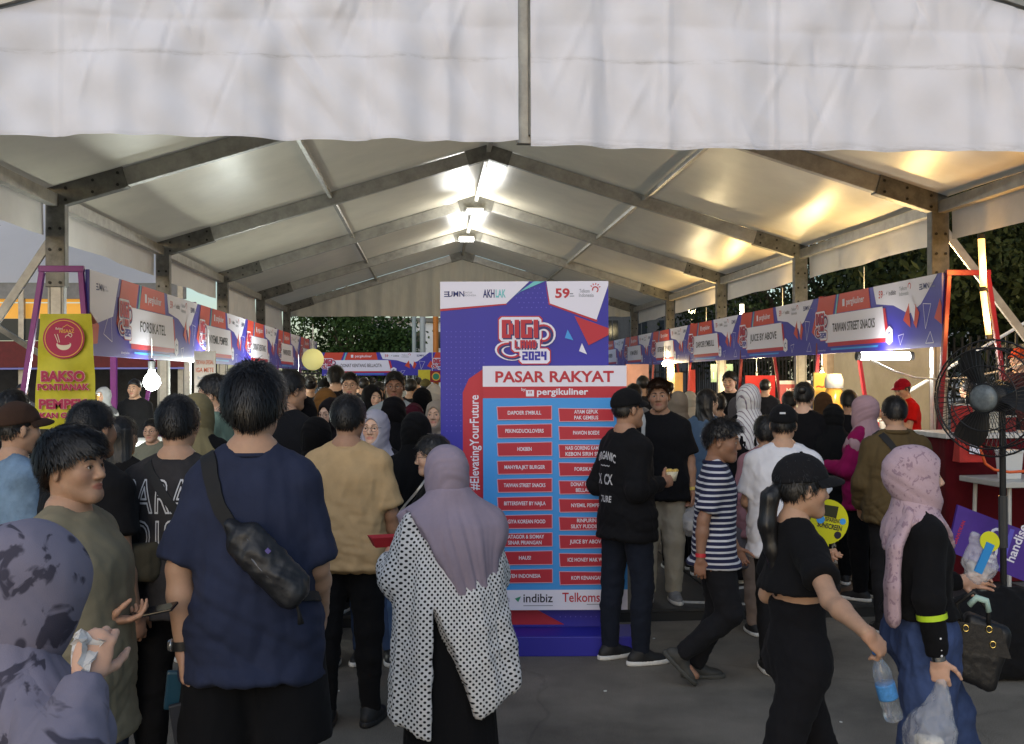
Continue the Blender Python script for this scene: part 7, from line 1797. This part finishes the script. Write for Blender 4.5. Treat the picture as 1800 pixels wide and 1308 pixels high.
crowd('long haired person far down the aisle', 655, 664, 25, 0, hair='long', top='#2c262a', q=0)
p = crowd('woman in dark sunglasses and sage top at the pempek stall', 380, 663, 7.4, 78, hair='short', fem=True, top='#6f8578', detail=2, glasses=True, dark=True, tone='fair', vol=1.3, head=(6, -2, 0), q=2)
crowd('woman in a knotted beige hijab and black top', 347, 697, 6.7, -12, hj='#7d7355', top='#121214', q=2, vol=1.05)
crowd('woman with glasses and hair tied back working in the booth', 268, 738, 8.7, 172, hair='bun', fem=True, top='#77786a', detail=1, glasses=True, tone='fair')
crowd('woman with long brown hair at the FORSIKATEL counter', 212, 735, 5.9, -18, hair='long', top='#1c1a1a')
crowd('dark haired person behind the brown cap', 22, 690, 6.6, -10, top='#15171a', vol=1.2)
crowd('stall worker in a pale hijab by the white bulb', 182, 682, 13.5, 160, hj='#9b9b9b', top='#4d4d50', q=0)
crowd('stall worker in black by the white bulb', 237, 668, 13.8, 172, top='#1b1b1d', q=0)
crowd('person in grey deep in the neighbouring tent', 40, 676, 15, 170, top='#5a5a5c', q=0)
# --- right of the board
p = crowd('woman in a magenta jacket and dusty pink hijab', 1521, 698, 8.0, 34, hj='#9a7f86', top='#7c1248', bottom='#0f0f12', q=2, tone='fair', head=(12, 0, 0), detail=1, armL=dict(u=(-.2, .2, -1), f=(.1, 1, .1)))
p = crowd('vendor in a red polo and red cap behind the counter', 1591, 664, 12.6, 96, top='#b01414', long=False, cap='#8a0f22', detail=1, tone='mid', head=(12, -14, 0), q=2, armL=dict(u=(-.1, .3, -1), f=(.3, .8, .5)), armR=dict(u=(.15, .25, -1), f=(-.1, .75, .75)))
crowd('short woman in a black hijab beside the magenta jacket', 1465, 713, 8.6, -4, hj='#121315', top='#111214')
p = crowd('woman in black with a silver hair clip', 1413, 674, 8.7, -30, hair='bun', fem=True, top='#121215', detail=1, tone='fair', bw=1.05)
sw = pattern('hijab_white_stripe', (.62, .62, .64), 'diag', (.22, .18, .22), 30., .22); crowd('woman in a white striped hijab and black dress', 1316, 679, 8.7, -6, hj=sw, top='#0f0f12', skirt=True, q=2, vol=1.08)
crowd('woman with long black hair and a denim jacket', 1240, 686, 9.0, -24, hair='long', top='#4c6078', detail=1, head=(-40, 0, 0), tone='fair')
crowd('young man with lifted dark hair facing out behind a stall', 1284, 655, 13.6, 160, top='#16161a', detail=1, tone='fair', vol=1.25, head=(-14, -3, 0))
crowd('woman in a beige hijab and cream top behind the man facing out', 1192, 690, 9.3, -8, hj='#84786a', top='#b5b1a8')
crowd('person with dark hair near the dusty pink panel', 1130, 662, 14, 0, top='#222226', q=0)
crowd('person with greying short hair near the notice board', 1114, 677, 11, 6, top='#6d6d70', q=1)
p = crowd('woman in a dusty pink tunic with a grey tote', 1346, 735, 7.3, -8, hair='short', fem=True, top='#8d666c', bottom='#7a6a60', vol=1.3, tone='tan', q=2)
e = worn(p, 'tote_bag', 'grey cloth tote bag on the arm of the dusty pink tunic woman', 'bag'); f = Field((-.5, -.3, .3), (.0, .3, .95), .010); f.add(rbox((-.24, -.02, .68), (.12, .05, .16), .03), .02); field_obj('bag_body', f, cloth('tote_grey', (.09, .08, .09)), e, .01, 18); MB().tube([(-.3, -.02, .82), (-.26, -.02, 1.1), (-.2, -.02, 1.12), (-.18, -.02, .82)], .01, 6).build('strap', cloth('tote_grey', (.09, .08, .09)), e)
crowd('cook in an orange headscarf in the shade beyond the fan', 1792, 612, 14, 120, cap='#b8431c', top='#2a1416', detail=1, q=0)
crowd('dark haired customer beyond the maroon end frame', 1702, 668, 13.2, 20, top='#17181b', q=1)
crowd('person in a white hijab at a far stall', 1212, 690, 12.4, 10, hj='#b3ab9c', top='#7b766e', q=0)
crowd('person in black at the far stall counter', 1345, 668, 15.5, -30, top='#1c1c20', q=0)
crowd('person in a red shirt at a far stall', 1176, 672, 18, 20, top='#7c1a1e', q=0)
crowd('person in a charcoal top among the crowd behind the denim jacket', 1262, 694, 10.6, -6, top='#2b2c30', q=1)
crowd('woman in a grey hijab behind the white striped hijab', 1296, 700, 10.2, 8, hj='#4d4a4e', top='#26262a', q=1)
crowd('man in a dark green tee behind the black cap', 1388, 690, 11.2, -14, top='#1c2a22', q=1)
crowd('woman in a brown hijab by the drinks dispenser', 1447, 692, 10.8, 10, hj='#4a3626', top='#2a2220', q=1)
crowd('man in a black tee ordering at the street snacks booth', 1492, 688, 10.4, -22, top='#141418', q=1, tone='tan')
crowd('worker in a dark apron beyond the pedestal fan', 1762, 672, 9.6, 60, top='#1a1214', q=1, tone='tan')
crowd('man in a maroon tee beyond the pedestal fan', 1712, 690, 10.4, -30, top='#3a0f14', q=1)
# clear bag with a blue fan resting on the leaning sign
p0 = at(1722, 978, 3.98); e = empty('carrier_bag', p0, 0, 'clear carrier bag holding a blue and yellow hand fan by the purple sign', 'bag')
f = Field((-.16, -.14, -.3), (.16, .14, .2), .009); f.add(ell((0, 0, -.05), (.1, .07, .11)), .02); f.add(rc((0, 0, .03), (-.04, 0, .13), .05, .015), .05); field_obj('film', f, poly_bag, e, .016, 24, 6)
MB().lathe([(.001, .003), (.06, .003), (.06, -.003), (.001, -.003)], 24, (.02, -.08, .1), Matrix.Rotation(R(80), 3, 'X')).build('fan_disc', mat('fan_yellow', '#c8c814'), e); MB().bar((-.06, -.09, -.08), (.02, -.09, .09), .05, .012, up=(0, 1, 0)).build('fan_handle', mat('fan_blue', '#2f86c8', rough=.4), e)
e.scale = (.62, .62, .62)
